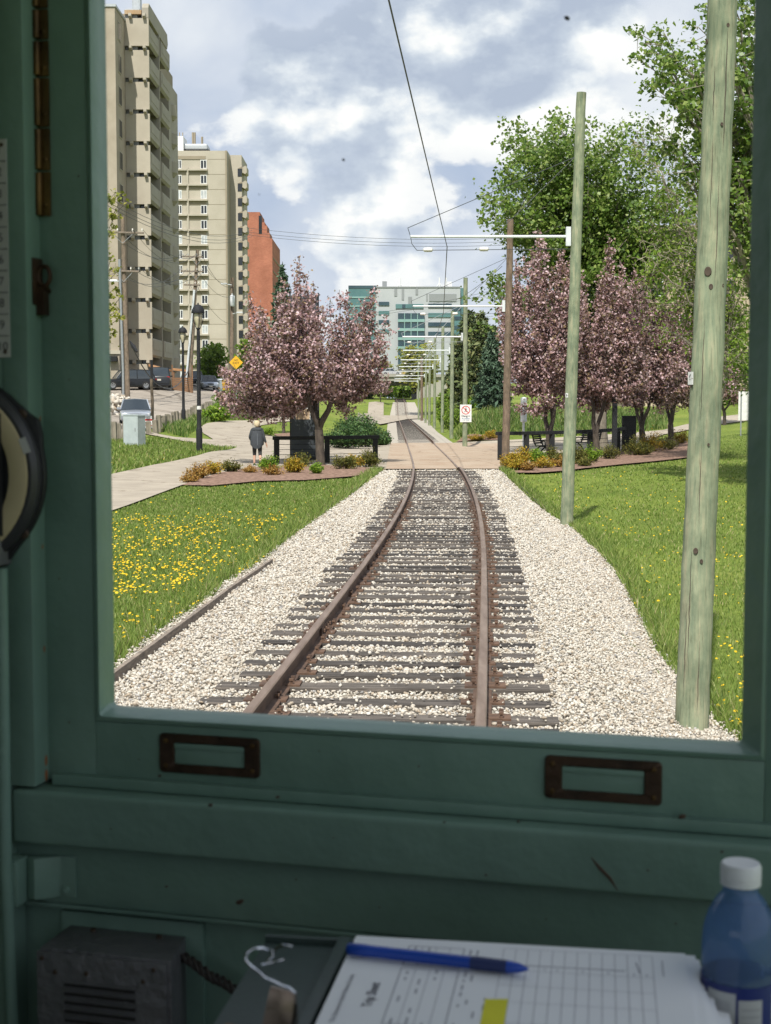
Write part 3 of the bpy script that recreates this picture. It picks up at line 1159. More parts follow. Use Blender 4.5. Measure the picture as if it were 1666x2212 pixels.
# window sash: stiles, rail, head, bevelled moulding as sub-part
m = MB()
m.box(u_h, uL, v_s, .012, z_lip, H + .3)
m.box(uR, WIN_W + .16, v_s, .012, z_lip, H + .3)
m.box(uL, uR, v_s, .0119, z_lip, zB)
m.box(uL, uR, v_s, .0121, H + .04, H + .3)
sash = cbuild(m, 'window_sash', M_GREEN, bevel=0.0015)
m = MB()


def frame_loop(rings):
    """rectangular loft: each ring (u0, u1, z0, z1, v)"""
    b = []
    for (u0, u1, z0, z1, v) in rings:
        b.append([(u0, v, z0), (u1, v, z0), (u1, v, z1), (u0, v, z1)])
    m = MB()
    m.loft([[Vector(q) for q in r] for r in b], cap=False)
    return m


def rframe(u0, u1, z0, z1, v, r, n=5):
    out = []
    for cx_, cz_, a0 in ((u1 - r, z0 + r, -90), (u1 - r, z1 - r, 0), (u0 + r, z1 - r, 90), (u0 + r, z0 + r, 180)):
        for k in range(n + 1):
            a = R(a0 + 90 * k / n)
            out.append(Vector((cx_ + r * math.cos(a), v, cz_ + r * math.sin(a))))
    return out


m = MB()
m.loft([rframe(uL, uR, zB, H + .04, v_s + .001, .001), rframe(uL + .001, uR - .001, zB + .001, H + .039, v_s - .0015, .001), rframe(uL + .006, uR - .004, zB + .006, H + .034, v_s - .003, .004),
        rframe(.001, WIN_W - .001, .001, H + .001, -.014, .006), rframe(0, WIN_W, 0, H, -.011, .0062), rframe(0, WIN_W, 0, H, .004, .0062)], cap=False)
cbuild(m, 'window_moulding', M_GREEN, sash, bevel=0)
M_PANE = glass_mat('window_pane', (0.985, 0.99, 0.985), 0.004)
m = MB()
m.box(-.01, WIN_W + .01, .0045, .0085, -.01, H + .01)
cbuild(m, 'glass_pane', M_PANE, sash, bevel=0, smooth=False)
# fly specks on the glass
M_SPECK = mat('glass_speck', (0.10, 0.10, 0.11), 0.9)
m = MB()
for (px, py, s) in ((1225, 39, .0022), (742, 345, .0013), (1010, 700, .0006), (560, 420, .0006), (1330, 640, .0006)):
    u_, z_ = wall(px, py, .004)
    m = MB().lathe([(s, 0), (s * .6, -.0006), (0, -.0008)], n=9, M=Matrix.Translation((u_, .0043, z_)) @ Matrix.Rotation(R(-90), 4, 'X') @ Matrix.Scale(1.5, 4, (1, .6, 0)), cap=False)
    cbuild(m, 'glass_speck', M_SPECK, sash, bevel=0)


def pull(px0, py0, px1, py1):
    """recessed brass finger pull let into the rail"""
    (u0, z1), (u1, z0) = wall(px0, py0, v_s), wall(px1, py1, v_s)
    tilt = 0
    e = .0095
    ui0, ui1, zi0, zi1 = u0 + .0175, u1 - .0175, z0 + .0098, z1 - .0098
    m = MB()
    m.loft([rframe(u0, u1, z0, z1, v_s + .0005, .005), rframe(u0, u1, z0, z1, v_s - .0025, .005), rframe(u0 + .001, u1 - .001, z0 + .001, z1 - .001, v_s - .0035, .0045),
            rframe(ui0 - .001, ui1 + .001, zi0 - .001, zi1 + .001, v_s - .0035, .003), rframe(ui0, ui1, zi0, zi1, v_s - .0025, .003), rframe(ui0, ui1, zi0, zi1, v_s - .0004, .003)], cap=False)
    o = cbuild(m, 'finger_pull', M_BROWNM, sash, bevel=0)
    m = MB()
    for a, b_ in ((u0 + .008, z0 + .008), (u1 - .008, z0 + .008), (u0 + .008, z1 - .008), (u1 - .008, z1 - .008)):
        m = MB().lathe([(.0030, 0), (.0026, .0012), (0, .0017)], n=9, M=Matrix.Translation((a, v_s - .0034, b_)) @ Matrix.Rotation(R(90), 4, 'X'), cap=False)
        cbuild(m, 'pull_screw', M_BRASS, sash, bevel=0)
    m = MB()
    m.box(ui0 + .0004, ui1 - .0004, v_s - .0008, v_s + .0004, zi0 + .0004, zi1 - .0004)
    # hollow cup lip along its top, so that the recess reads
    m.box(ui0 + .0004, ui1 - .0004, v_s - .0030, v_s - .0008, zi1 - .006, zi1 - .0005)
    cbuild(m, 'pull_recess', M_GREEN, sash, bevel=.0005)


pull(346, 1582, 563, 1681)
pull(1178, 1630, 1430, 1740)

# lip under the rail, dark gap, sill cap, wall boards
def zc(px, py, v):
    return wall(px, py, v)[1]


uA, uB = -.36, WIN_W + .32
v_lip = -.044
m = MB().box(wall(112, 1680, v_lip)[0], uB, v_lip, v_s + .002, zc(112, 1696, v_lip), zc(112, 1672, v_lip))
cbuild(m, 'sash_lip', M_GREEN, bevel=.002)
v_c = -.070
z_ct, z_cb = zc(30, 1706, v_c), zc(30, 1822, v_c)
m = MB().box(wall(24, 1750, v_c)[0], uB, v_c, .03, z_cb, z_ct)
cbuild(m, 'sill_board', M_GREEN, bevel=.006, segs=4)
v_2 = -.050
z_2b = zc(300, 1968, v_2)
m = MB().box(uA, uB, v_2, .03, z_2b, z_cb - .0015)
cbuild(m, 'wall_board', M_GREEN, bevel=.003)
v_3 = -.030
m = MB().box(uA, uB, v_3, .03, -1.75, z_2b - .006)
m.box(uA, uB, v_3 - .018, v_3, z_2b - .0065, z_2b - .001)
cbuild(m, 'lower_panel', M_GREEN, bevel=.002)
m = MB().box(wall(112, 1700, v_s)[0] - .05, uB, -.028, .0118, z_ct - .004, z_lip + .004)
cbuild(m, 'gap_strip', M_DKGREEN, bevel=0)
# a scratch and chips in the paint
M_CHIP = mat('bare_chip', (0.075, 0.045, 0.03), 0.9)
m = MB()
a = [wall(1277, 1852, v_c), wall(1296, 1875, v_c), wall(1318, 1897, v_c), wall(1336, 1926, v_c)]
m.tube([(a[0][0], v_c + .0006, a[0][1]), (a[1][0], v_c + .0002, a[1][1]), (a[2][0], v_c + .0003, a[2][1]), (a[3][0], v_c + .0009, a[3][1])], [.0008, .0019, .0018, .0008], n=6)
cbuild(m, 'paint_scratch', M_CHIP, bevel=0)
for (px, py, s, v) in ((517, 1949, .0028, v_2), (522, 1946, .002, v_2), (455, 1739, .0018, v_c), (862, 2025, .0008, v_2), (345, 1676, .0016, v_s), (1474, 1764, .0025, v_lip), (960, 1776, .001, v_c), (1180, 1985, .0008, v_2), (690, 1622, .0007, v_s), (905, 1655, .0009, v_s), (1010, 1600, .0006, v_s), (300, 1640, .0008, v_s), (150, 1560, .0010, v_s), (640, 1900, .0009, v_2), (1050, 1890, .0012, v_c), (240, 1790, .0009, v_c), (720, 1810, .0007, v_c), (1400, 1880, .0010, v_c), (360, 1915, .0014, v_2), (820, 1960, .0008, v_2), (1460, 1995, .0009, v_2), (1560, 1840, .0012, v_c), (128, 1250, .0009, v_s), (150, 820, .0008, v_s), (170, 380, .0009, v_s), (600, 1722, .0016, v_c), (1120, 1775, .0012, v_c)):
    u_, z_ = wall(px, py, v)
    m = MB().lathe([(s, 0), (s * .8, .0005), (0, .0007)], n=8, M=Matrix.Translation((u_, v + .0001, z_)) @ Matrix.Rotation(R(90), 4, 'X') @ Matrix.Scale(1.6, 4, (1, .3, 0)), cap=False)
    cbuild(m, 'paint_chip', M_CHIP, bevel=0)

# corner post left of the sash
o_c = CABI @ Vector((0, 0, CAMZ))
u_p = wall(103, 1500, v_s)[0]
r_ = CABI.to_3x3() @ ray(73, 1500)
v_pf = o_c.y + r_.y * ((u_p - o_c.x) / r_.x)
v_pf = max(-.16, min(v_pf, -.05))
m = MB().box(wall(22, 1750, v_pf)[0] + .0004, u_p, v_pf, .02, zc(90, 1704, v_pf) + .001, 1.75)
cp_ = cbuild(m, 'corner_post', M_GREEN, bevel=.0025)
M_ORCHIP = mat('orange_primer_chip', (0.30, 0.11, 0.035), 0.9)
for (py_, s_) in ((1400, .0018), (1640, .003), (1672, .0034), (1180, .0014), (905, .0016)):
    zz_ = zc(103, py_, v_s)
    mc = MB().lathe([(s_, 0), (s_ * .8, .0003), (0, .0005)], n=7, M=Matrix.Translation((u_p + .0001, v_s - .006, zz_)) @ Matrix.Rotation(R(90), 4, 'Y') @ Matrix.Scale(2.2, 4, (1, 0, 0)), cap=False)
    cbuild(mc, 'paint_chip', M_ORCHIP, cp_, bevel=0)
# wall to the left of the post
u_w = wall(22, 1750, v_pf)[0]
LM = CABM @ Matrix.Translation((u_w, v_pf + .0006, 0))
m = MB().box(-1.6, 0, 0, .03, -1.75, 1.75)
m.v = [tuple(CABI @ LM @ Vector(q)) for q in m.v]
cbuild(m, 'side_panel', M_GREEN, bevel=0)
LI = LM.inverted()


def lwall(px, py, v=0.0):
    o_, r_ = LI @ Vector((0, 0, CAMZ)), LI.to_3x3() @ ray(px, py)
    t = (v - o_.y) / r_.y
    q = o_ + r_ * t
    return q.x, q.z


def lbuild(m, name, material, parent=cab, **k):
    m.v = [tuple(CABI @ LM @ Vector(q)) for q in m.v]
    return cbuild(m, name, material, parent, **k)


# long brass hinge on the sash stile
hx0 = wall(82, 20, v_s - .006)[0]
for (py0, py1) in ((-250, 20), (20, 88), (88, 168), (168, 277), (277, 371), (371, 470)):
    m = MB()
    mid = (py0 + py1) / 2
    u0 = u_p + .0012; u1 = u0 + .0135
    za, zb_ = zc(100, py1, v_s) + .0012, zc(100, py0, v_s) - .0006
    m.box(u0, u1, v_s - .0035, v_s + .001, za, zb_)
    m.lathe([(.0042, za + .001), (.0042, zb_ - .001)], c=(u0 + .001, v_s - .005, 0), n=12)
    m.lathe([(.0027, 0), (.002, .0012), (0, .0014)], n=8, M=Matrix.Translation((u0 + .0085, v_s - .0034, za * .75 + zb_ * .25)) @ Matrix.Rotation(R(90), 4, 'X'), cap=False)
    cbuild(m, 'hinge_leaf', M_BRASS, bevel=.0008)
# latch eye under the hinge
m = MB()
zl = zc(100, 598, v_s)
m.box(u_p - .001, u_p + .003, v_pf + .012, v_s, zc(90, 660, v_s), zc(90, 560, v_s))
cbuild(m, 'latch_plate', M_BROWNM, bevel=.001)
m = MB()
ring = [(u_p + .010 + .007 * math.cos(k * .3927), v_s - .010, zl + .0105 * math.sin(k * .3927)) for k in range(17)]
m.tube(ring, .0026, n=8, cap=False)
m.tube([(u_p + .010, v_s + .001, zl - .016), (u_p + .010, v_s - .010, zl - .011)], .003, n=8)
m.box(u_p + .001, u_p + .010, v_s - .012, v_s, zl - .042, zl - .012)
cbuild(m, 'latch_eye', M_BROWNM, bevel=0)

# notch chart card on the side panel
m = MB()
x1, z1 = lwall(17, 300, -.001)
x0_, z0_ = lwall(24, 772, -.001)
cx1 = (lwall(15, 300)[0] + lwall(24, 770)[0]) / 2
m.box(cx1 - .03, cx1, -.0016, -.0002, z0_, z1)
card = lbuild(m, 'number_card', M_CARD, bevel=0)
m = MB()
nrow = 10
for k in range(1, nrow):
    zz = z1 + (z0_ - z1) * k / nrow
    m.box(cx1 - .03, cx1 - .001, -.0022, -.0014, zz - .0004, zz + .0004)
lbuild(m, 'card_rule', M_INK, card, bevel=0)
m = MB()
for zz in (z1 + .006, z0_ - .006):
    m = MB().lathe([(.003, 0), (.0024, .0012), (0, .0014)], n=8, M=Matrix.Translation((cx1 - .006, -.0008, zz + (-.012 if zz > 0 and zz == z1 + .006 else .012))) @ Matrix.Rotation(R(90), 4, 'X'), cap=False)
    lbuild(m, 'card_screw', M_BOLT, card, bevel=0)


def text_obj(body, size, mtx, material, parent, name, align='CENTER', bold=0.0):
    cu = bpy.data.curves.new(name, 'FONT')
    cu.body = body
    cu.size = size
    cu.align_x = align
    cu.align_y = 'CENTER'
    cu.offset = bold
    cu.extrude = 0.0
    cu.materials.append(material)
    tmp = bpy.data.objects.new(name, cu)
    me = bpy.data.meshes.new_from_object(tmp)
    bpy.data.objects.remove(tmp)
    bpy.data.curves.remove(cu)
    me.name = name
    o = bpy.data.objects.new(name, me)
    o.matrix_basis = (BASE[parent].inverted() @ mtx) if parent is not None else mtx
    return put(o, parent)


for k in range(nrow):
    zz = z1 + (z0_ - z1) * (k + .5) / nrow
    text_obj(str(k + 1), .013, LM @ Matrix.Translation((cx1 - .0085, -.0022, zz)) @ Matrix.Rotation(R(90), 4, 'X'), M_INK, card, 'card_number')

# round gauge on the side panel
gx, gzv = lwall(-88, 1022)
GS = (lwall(92, 1022, -.012)[0] - gx) / .0755
m = MB()
gm = Matrix.Translation((gx, 0, gzv)) @ Matrix.Rotation(R(90), 4, 'X') @ Matrix.Scale(GS, 4) @ Matrix.Scale(.5, 4, (0, 0, 1))
oct_ = []
for k in range(48):
    a = 2 * math.pi * k / 48
    rr = .0755 + .006 * max(0, math.cos(4 * (a - .5))) ** 6
    oct_.append((rr * math.cos(a), rr * math.sin(a)))
m.loft([[gm @ Vector((q[0], q[1], h)) for q in oct_] for h in (0, .012)])
gauge = lbuild(m, 'round_gauge', M_BLACK, bevel=.001)
m = MB()
m.lathe([(.0735, .012), (.0735, .024), (.070, .031), (.066, .031)], n=56, M=gm, cap=False)
lbuild(m, 'gauge_body', mat('gauge_grey', (0.042, 0.042, 0.046), 0.4), gauge, bevel=0)
m = MB()
m.lathe([(.0672, .030), (.0668, .0345), (.0645, .0362), (.0545, .0362), (.0525, .035), (.0515, .030)], n=56, M=gm, cap=False)
lbuild(m, 'gauge_ring', M_CREAM, gauge, bevel=0)
m = MB()
m.lathe([(.053, .028), (0, .0281)], n=40, M=gm, cap=False)
m.box(.044, .047, -.046, .046, .034, .039, M=gm)
lbuild(m, 'gauge_dial', M_BLACK, gauge, bevel=0)
m = MB()
for a in (38, 142, 218, 322):
    m = MB().lathe([(.0042, 0), (.0036, .0025), (0, .003)], n=10, M=gm @ Matrix.Translation((.0735 * math.cos(R(a)), .0735 * math.sin(R(a)), .012)), cap=False)
    lbuild(m, 'gauge_screw', M_BOLT, gauge, bevel=0)
m = MB()
m.box(-.006, .006, -.003, .003, 0, .001, M=gm @ Matrix.Translation((.0655, .022, .0335)) @ Matrix.Rotation(R(112), 4, 'Z') @ Matrix.Rotation(R(25), 4, 'X'))
lbuild(m, 'gauge_tag', M_CARD, gauge, bevel=0)
m = MB()
xg, zg = lwall(6, 1190, -.02)
m.box(xg - .02, xg, -.028, 0, zg - .016, zg + .016)
lbuild(m, 'gauge_fitting', M_GREY, gauge, bevel=.002)

# conduit pipe and its clamp
xp, zp0 = lwall(8, 1300, -.03)
m = MB()
q0, q1 = lwall(2, 1228, -.028), lwall(12, 1870, -.028)
m.tube([(q0[0], -.028, q0[1]), (q1[0], -.028, q1[1]), (lwall(30, 2260, -.028)[0], -.028, lwall(30, 2260, -.028)[1])], .0072, n=14)
pipe = lbuild(m, 'conduit_pipe', M_GREEN, bevel=0)
v_cl = -.075
ua, zt = wall(-14, 1848, v_cl)
ub, zbm = wall(52, 1952, v_cl)
m = MB()
m.box(ua, ub, v_cl - .014, v_cl + .012, zbm, zt)
(uc, zt2), (ud, zb2) = wall(58, 1850, v_2 - .014), wall(163, 1935, v_2 - .006)
prof = [(ub, v_cl + .008), (ub + .012, v_cl + .002), (ub + .026, v_2 - .012), (ub + .034, v_2 - .0045), (ud, v_2 - .0045), (ud, v_2 - .0002), (ub + .032, v_2 - .0002), (ub + .0, v_cl + .012)]
m.prism(prof, 'z', zbm + .004, zt - .001)
cl_ = cbuild(m, 'pipe_clamp', M_GREEN, bevel=.0025)
m = MB()
m.lathe([(.0105, 0), (.0105, .006), (.008, .010), (0, .011)], n=6, M=Matrix.Translation((ua + .008, v_cl - .0135, (zt + zbm) / 2 - .003)) @ Matrix.Rotation(R(90), 4, 'X'), cap=False)
m.lathe([(.0052, 0), (.0046, .003), (0, .004)], n=10, M=Matrix.Translation((ud - .012, v_2 - .0042, zbm + .012)) @ Matrix.Rotation(R(90), 4, 'X'), cap=False)
cbuild(m, 'clamp_bolt', M_GREEN, cl_, bevel=0)

# loudspeaker box on the lower panel
v_bp = v_3 - .008
(u0, z1_), (u1, _) = wall(132, 1966, v_bp), wall(438, 1995, v_bp)
m = MB().box(u0, u1, v_bp, v_3 + .001, z1_ - .25, z1_)
cbuild(m, 'speaker_backplate', M_GREEN, bevel=.0015)
zt_b = wall(140, 1996, v_bp)[1]
r_ = CABI.to_3x3() @ ray(86, 2046)
t_ = (zt_b - o_c.z) / r_.z
v_f = max(-.16, o_c.y + r_.y * t_)
uf0, uf1 = wall(86, 2046, v_f)[0], wall(370, 2075, v_f)[0]
ub0, ub1 = wall(140, 1996, v_bp)[0], wall(402, 2022, v_bp)[0]
m = MB()
m.add([(uf0, v_f, zt_b - .2), (uf1, v_f, zt_b - .2), (ub1, v_bp, zt_b - .2), (uf0, v_bp, zt_b - .2), (uf0, v_f, zt_b), (uf1, v_f, zt_b), (ub1, v_bp, zt_b + .0), (uf0, v_bp, zt_b + .0)],
      [(0, 3, 2, 1), (4, 5, 6, 7), (0, 1, 5, 4), (1, 2, 6, 5), (2, 3, 7, 6), (3, 0, 4, 7)])
spk = cbuild(m, 'speaker_box', M_GREY, bevel=.002)
m = MB()
m.box(uf0 - .002, uf1 - .004, v_f - .004, v_f - .0004, zt_b - .2, zt_b - .003)
cbuild(m, 'speaker_face', M_GREY, spk, bevel=.0012)
wf = uf1 - uf0
m = MB()
for k in range(8):
    zz = zt_b - .036 - .0098 * k
    m.box(uf0 + wf * .2, uf0 + wf * .74, v_f - .0046, v_f - .0036, zz - .0022, zz + .0022)
cbuild(m, 'speaker_slot', M_BLACK, spk, bevel=0)
m = MB()
for k in range(8):
    zz = zt_b - .036 - .0098 * k
    m.prism([(v_f - .0045, zz + .0022), (v_f - .0085, zz + .0032), (v_f - .0045, zz + .0050)], 'x', uf0 + wf * .2, uf0 + wf * .74)
cbuild(m, 'speaker_louvre', M_GREY, spk, bevel=0)
m = MB()
for (a, b_) in ((.03, .010), (.88, .010), (.13, .024), (.80, .024), (.37, .022)):
    m = MB().lathe([(.0028, 0), (.0023, .0014), (0, .0018)], n=9, M=Matrix.Translation((uf0 + wf * a, v_f - .0038, zt_b - b_)) @ Matrix.Rotation(R(90), 4, 'X'), cap=False)
    cbuild(m, 'speaker_screw', M_BOLT, spk, bevel=0)
for a in (.28, .82):
    m = MB().lathe([(.0036, 0), (.0036, .003), (0, .004)], n=6, c=(ub0 + (ub1 - ub0) * a, v_bp - .012, zt_b), cap=False)
    cbuild(m, 'speaker_screw', M_BOLT, spk, bevel=0)
# twisted cable from the box
M_CABLE = mat('old_cable', (0.05, 0.04, 0.033), 0.7, col2=(0.025, 0.02, 0.018), scale=30)
cp = [wall(x_, y_, v_3 - .03) for x_, y_ in ((396, 2066), (425, 2085), (455, 2110), (480, 2120), (510, 2140), (545, 2170), (560, 2200))]
m = MB()
for ph in (0, math.pi * .7, math.pi * 1.35):
    pts = []
    for i in range(len(cp) - 1):
        for k in range(6):
            t = k / 6
            c_ = Vector((cp[i][0] * (1 - t) + cp[i + 1][0] * t, v_3 - .03, cp[i][1] * (1 - t) + cp[i + 1][1] * t))
            an = (i * 6 + k) * .75 + ph
            pts.append(c_ + Vector((0, .0045 * math.cos(an), .0045 * math.sin(an))))
    m.tube(pts, .0022, n=6)
cbuild(m, 'speaker_cable', M_CABLE, bevel=0)

# desk shelf under the papers
ZP = 1.661 - W_L.z            # height of the paper's top, in cab coordinates
# paper corners in the world
pa = P(770, 2045, 1.264); pb = P(1480, 2085, 1476.0 / 1208)
pe = (pb - pa); pe.z = 0; PL = pe.length; pe.normalize()
pt_ = Vector((pe.y, -pe.x, 0))                            # towards the camera
if pt_.y > 0:
    pt_ = -pt_
PM = Matrix(((pe.x, -pt_.x, 0, pa.x), (pe.y, -pt_.y, 0, pa.y), (0, 0, 1, 1.661), (0, 0, 0, 1)))     # x along the far edge, -y towards the camera
z_desk = 1.661 - .024
dm = PM.copy(); dm.translation.z = z_desk
m = MB()
m.box(-.092, PL + .005, -.42, .035, -.022, 0)
m.box(-.092, PL + .005, .0352, .042, -.022, .006)
m.box(-.022, -.010, -.42, .035, .0003, .010)
m.v = [tuple(CABI @ dm @ Vector(q)) for q in m.v]
cbuild(m, 'desk_shelf', M_DKGREEN, bevel=.002)
zs2 = 1.545
m = MB()
m.box(PL + .012, PL + .30, -.42, .02, -.02, 0)
q_ = PM.copy(); q_.translation.z = zs2
m.v = [tuple(CABI @ q_ @ Vector(q)) for q in m.v]
cbuild(m, 'bottle_shelf', M_DKGREEN, bevel=.002)
# unseen rest of the cab, its openings sized to set the light inside
m = MB()
uw = WIN_W + .32
m.box(-1.7, uw + .1, -4.2, .06, 1.78, 1.84)
cbuild(m, 'cab_roof', M_PINK, bevel=0)
m = MB()
m.box(-1.7, uw + .1, -4.2, .06, -1.80, -1.75)
cbuild(m, 'cab_floor', M_FLOORC, bevel=0)
m = MB()
m.box(uw, uw + .05, -4.2, .03, -1.75, -.28)
m.box(uw, uw + .05, -4.2, .03, 1.6, 1.78)
for a, b_ in ((-4.2, -2.9), (-1.22, -1.16), (-.05, .03)):
    m.box(uw + .001, uw + .049, a, b_, -.28, 1.6)
cbuild(m, 'right_side_wall', M_GREEN, bevel=0)
m = MB()
m.box(-1.7, -1.65, -4.2, .03, -1.75, 1.78)
cbuild(m, 'left_side_wall', M_GREEN, bevel=0)
m = MB()
m.box(-1.649, uw - .001, -4.2, -4.15, -1.75, .1)
m.box(-1.649, uw - .001, -4.2, -4.15, .8, 1.78)
cbuild(m, 'rear_wall', M_GREEN, bevel=0)
m = MB()
m.box(uA, WIN_W + .16, .0, .012, H + .299, 1.78)
m.box(WIN_W + .159, uB, -.03, .03, -.2, 1.78)
cbuild(m, 'window_head', M_GREEN, bevel=0)

# ------------------------------------------------------------------ loose things on the desk
M_PAPER = mat('white_paper', (0.80, 0.81, 0.83), 0.8, col2=(0.76, 0.77, 0.80), scale=4)
M_LINE = mat('pale_print', (0.36, 0.36, 0.40), 0.9)
M_TEXT = mat('grey_print', (0.16, 0.16, 0.19), 0.9)
M_YEL = mat('yellow_highlighter', (0.72, 0.68, 0.02), 0.8)


def pthing(name, label, cat):
    return thing(name, label, cat, mtx=PM)


ps = pthing('trip_sheet', 'white printed trip sheet with tables and a yellow highlighted bar, under the blue pen', 'paper')


def pbuild(m, name, material, parent=None, bevel=0, smooth=False):
    return m.build(name, material, parent, local=True, bevel=bevel, smooth=smooth)


m = MB().box(0, PL, -.216, 0, -.0012, 0)
pbuild(m, 'paper_sheet', M_PAPER, ps)
m = MB()
zt_ = .00025


def pline(x0, y0, x1, y1, w=.0005, mi=0):
    d = Vector((x1 - x0, y1 - y0)); d.normalize(); nn = Vector((-d.y, d.x)) * w / 2
    m.add([(x0 - nn.x, y0 - nn.y, zt_), (x1 - nn.x, y1 - nn.y, zt_), (x1 + nn.x, y1 + nn.y, zt_), (x0 + nn.x, y0 + nn.y, zt_)], [(0, 1, 2, 3)], mi)


def pinv(px, py):
    r_ = ray(px, py)
    t = (1.6613 - CAMZ) / r_.z
    q = PM.inverted() @ (Vector((0, 0, CAMZ)) + r_ * t)
    return q.x, q.y


def prect(x0, y0, x1, y1, w=.0008):
    pline(x0, y0, x1, y0, w); pline(x0, y1, x1, y1, w); pline(x0, y0, x0, y1, w); pline(x1, y0, x1, y1, w)


# rows of the form run along the short side of the turned sheet
prect(.050, -.062, .098, -.018, .001)
for k in (1, 2, 3):
    pline(.050 + .012 * k, -.062, .050 + .012 * k, -.018, .0005)
prect(.050, -.180, .098, -.068, .001)
for k in (1, 2, 3):
    pline(.050 + .012 * k, -.180, .050 + .012 * k, -.068, .0005)
for k in range(13):
    pline(.132 + .0105 * k, -.200, .132 + .0105 * k, -.012, .0005)
for yv in (-.012, -.060, -.092, -.125, -.165, -.200):
    pline(.132, yv, .258, yv, .0005)
pline(.134, -.048, .235, -.048, .0016)
pline(.266, -.055, .266, -.02, .0009)
pline(.244, -.028, .247, -.052, .0012)
pbuild(m, 'form_ruling', M_LINE, ps)
m = MB()
rnd = random.Random(4)
for x_ in (.056, .068, .080, .104, .110, .117, .124):
    y_ = -.02
    while y_ > -.20:
        L_ = rnd.uniform(.004, .013)
        if rnd.random() < .55:
            pline(x_, y_, x_, y_ - L_, .0017)
        y_ -= L_ + rnd.uniform(.004, .016)
for k in range(12):
    if rnd.random() < .7:
        pline(.137 + .0105 * k, -.056, .137 + .0105 * k, -.0535, .0015)
tag(pbuild(m, 'small_print', M_LINE, ps), kind='stuff')
m = MB()
pa1, pb1 = pinv(1048, 2158), pinv(1098, 2158)
m.add([(pa1[0], pa1[1] - .055, .0004), (pb1[0], pb1[1] - .055, .0004), (pb1[0], pb1[1], .0004), (pa1[0], pa1[1], .0004)], [(0, 1, 2, 3)])
pbuild(m, 'highlight_bar', M_YEL, ps)
tx, ty_ = pinv(803, 2148)
text_obj('Trip Sheet', .0115, PM @ Matrix.Translation((tx, ty_, .0004)) @ Matrix.Rotation(R(90), 4, 'Z'), M_TEXT, ps, 'sheet_title', bold=.0002)
tx, ty_ = pinv(742, 2150)
text_obj('The Edmonton Radial Railway Society', .0062, PM @ Matrix.Translation((tx, ty_ - .004, .0004)) @ Matrix.Rotation(R(90), 4, 'Z'), M_TEXT, ps, 'sheet_heading')

st2 = pthing('paper_stack', 'stack of white papers with worn corners beneath the trip sheet', 'papers')
m = MB()
rnd = random.Random(5)
for k in range(7):
    z_ = -.0018 - .0028 * k
    a, b_, r0 = rnd.uniform(-.001, .004), rnd.uniform(-.002, .004), rnd.uniform(-.01, .01)
    m.box(.004 + a, PL + .006 + .0035 * k + b_, -.222 + b_, -.003 - .004 * k + a, z_ - .0022, z_, M=Matrix.Rotation(r0, 4, 'Z'))
pbuild(m, 'paper_pile', M_PAPER, st2)

m = MB()
a, b_ = pinv(750, 2064), pinv(1142, 2109)
d = Vector((b_[0] - a[0], b_[1] - a[1], 0)); L_ = d.length
pz = .0064
pen = thing('ballpoint_pen', 'blue ballpoint pen lying across the trip sheet', 'pen', mtx=PM @ Matrix.Translation((a[0], a[1], pz)) @ Matrix.Rotation(math.atan2(d.y, d.x), 4, 'Z') @ Matrix.Rotation(R(90), 4, 'Y'))
M_PENB = mat('blue_pen_plastic', (0.012, 0.065, 0.42), 0.35)
M_PEND = mat('dark_pen_grip', (0.02, 0.035, 0.13), 0.6)
m = MB().lathe([(.0035, 0), (.0052, .002), (.0053, .018), (.0050, .019), (.0051, .075), (.0051, L_ * .69)], n=16)
m.build('pen_barrel', M_PENB, pen, smooth=True, local=True)
m = MB().lathe([(.0053, L_ * .69), (.0056, L_ * .72), (.0053, L_ * .885)], n=16, cap=False)
m.build('pen_grip', M_PEND, pen, smooth=True, local=True)
m = MB().lathe([(.0053, L_ * .885), (.0040, L_ * .95), (.0020, L_ * .985), (.0006, L_)], n=16)
m.build('pen_tip', M_PENB, pen, smooth=True, local=True)

# clipboard and bulldog clip at the left
M_HARD = mat('hardboard', (0.24, 0.145, 0.075), 0.7, col2=(0.18, 0.105, 0.055), scale=20)
M_CHROME = mat('clip_chrome', (0.62, 0.64, 0.68), 0.12, metal=1.0, col2=(0.30, 0.31, 0.33), scale=60)
M_CLIPD = mat('clip_bronze', (0.24, 0.19, 0.15), 0.25, metal=0.9, col2=(0.12, 0.09, 0.07), scale=25)
ca = pinv(528, 2172)
cbm = PM @ Matrix.Translation((ca[0], ca[1], -.019)) @ Matrix.Rotation(R(-24), 4, 'Z')
cbd = thing('clipboard', 'brown hardboard clipboard corner at the bottom edge under the metal clip', 'clipboard', mtx=cbm)
MB().box(-.02, .22, -.31, 0.004, -.0045, 0).build('board', M_HARD, cbd, local=True, bevel=.002)
MB().box(.012, .215, -.30, -.008, .0004, .0016).build('clipped_paper', M_PAPER, cbd, local=True)
bq = P(592, 2140, 1.09)
bm_ = CABM.copy(); bm_.translation = bq
bc = thing('binder_clip', 'silver wire-handled bulldog clip standing up on the brown clipboard', 'binder clip', mtx=bm_)


def bl(px, py, dv=0.0):
    q = P(px, py, 1.09)
    q = bm_.inverted() @ q
    return Vector((q.x, q.y + dv, q.z))


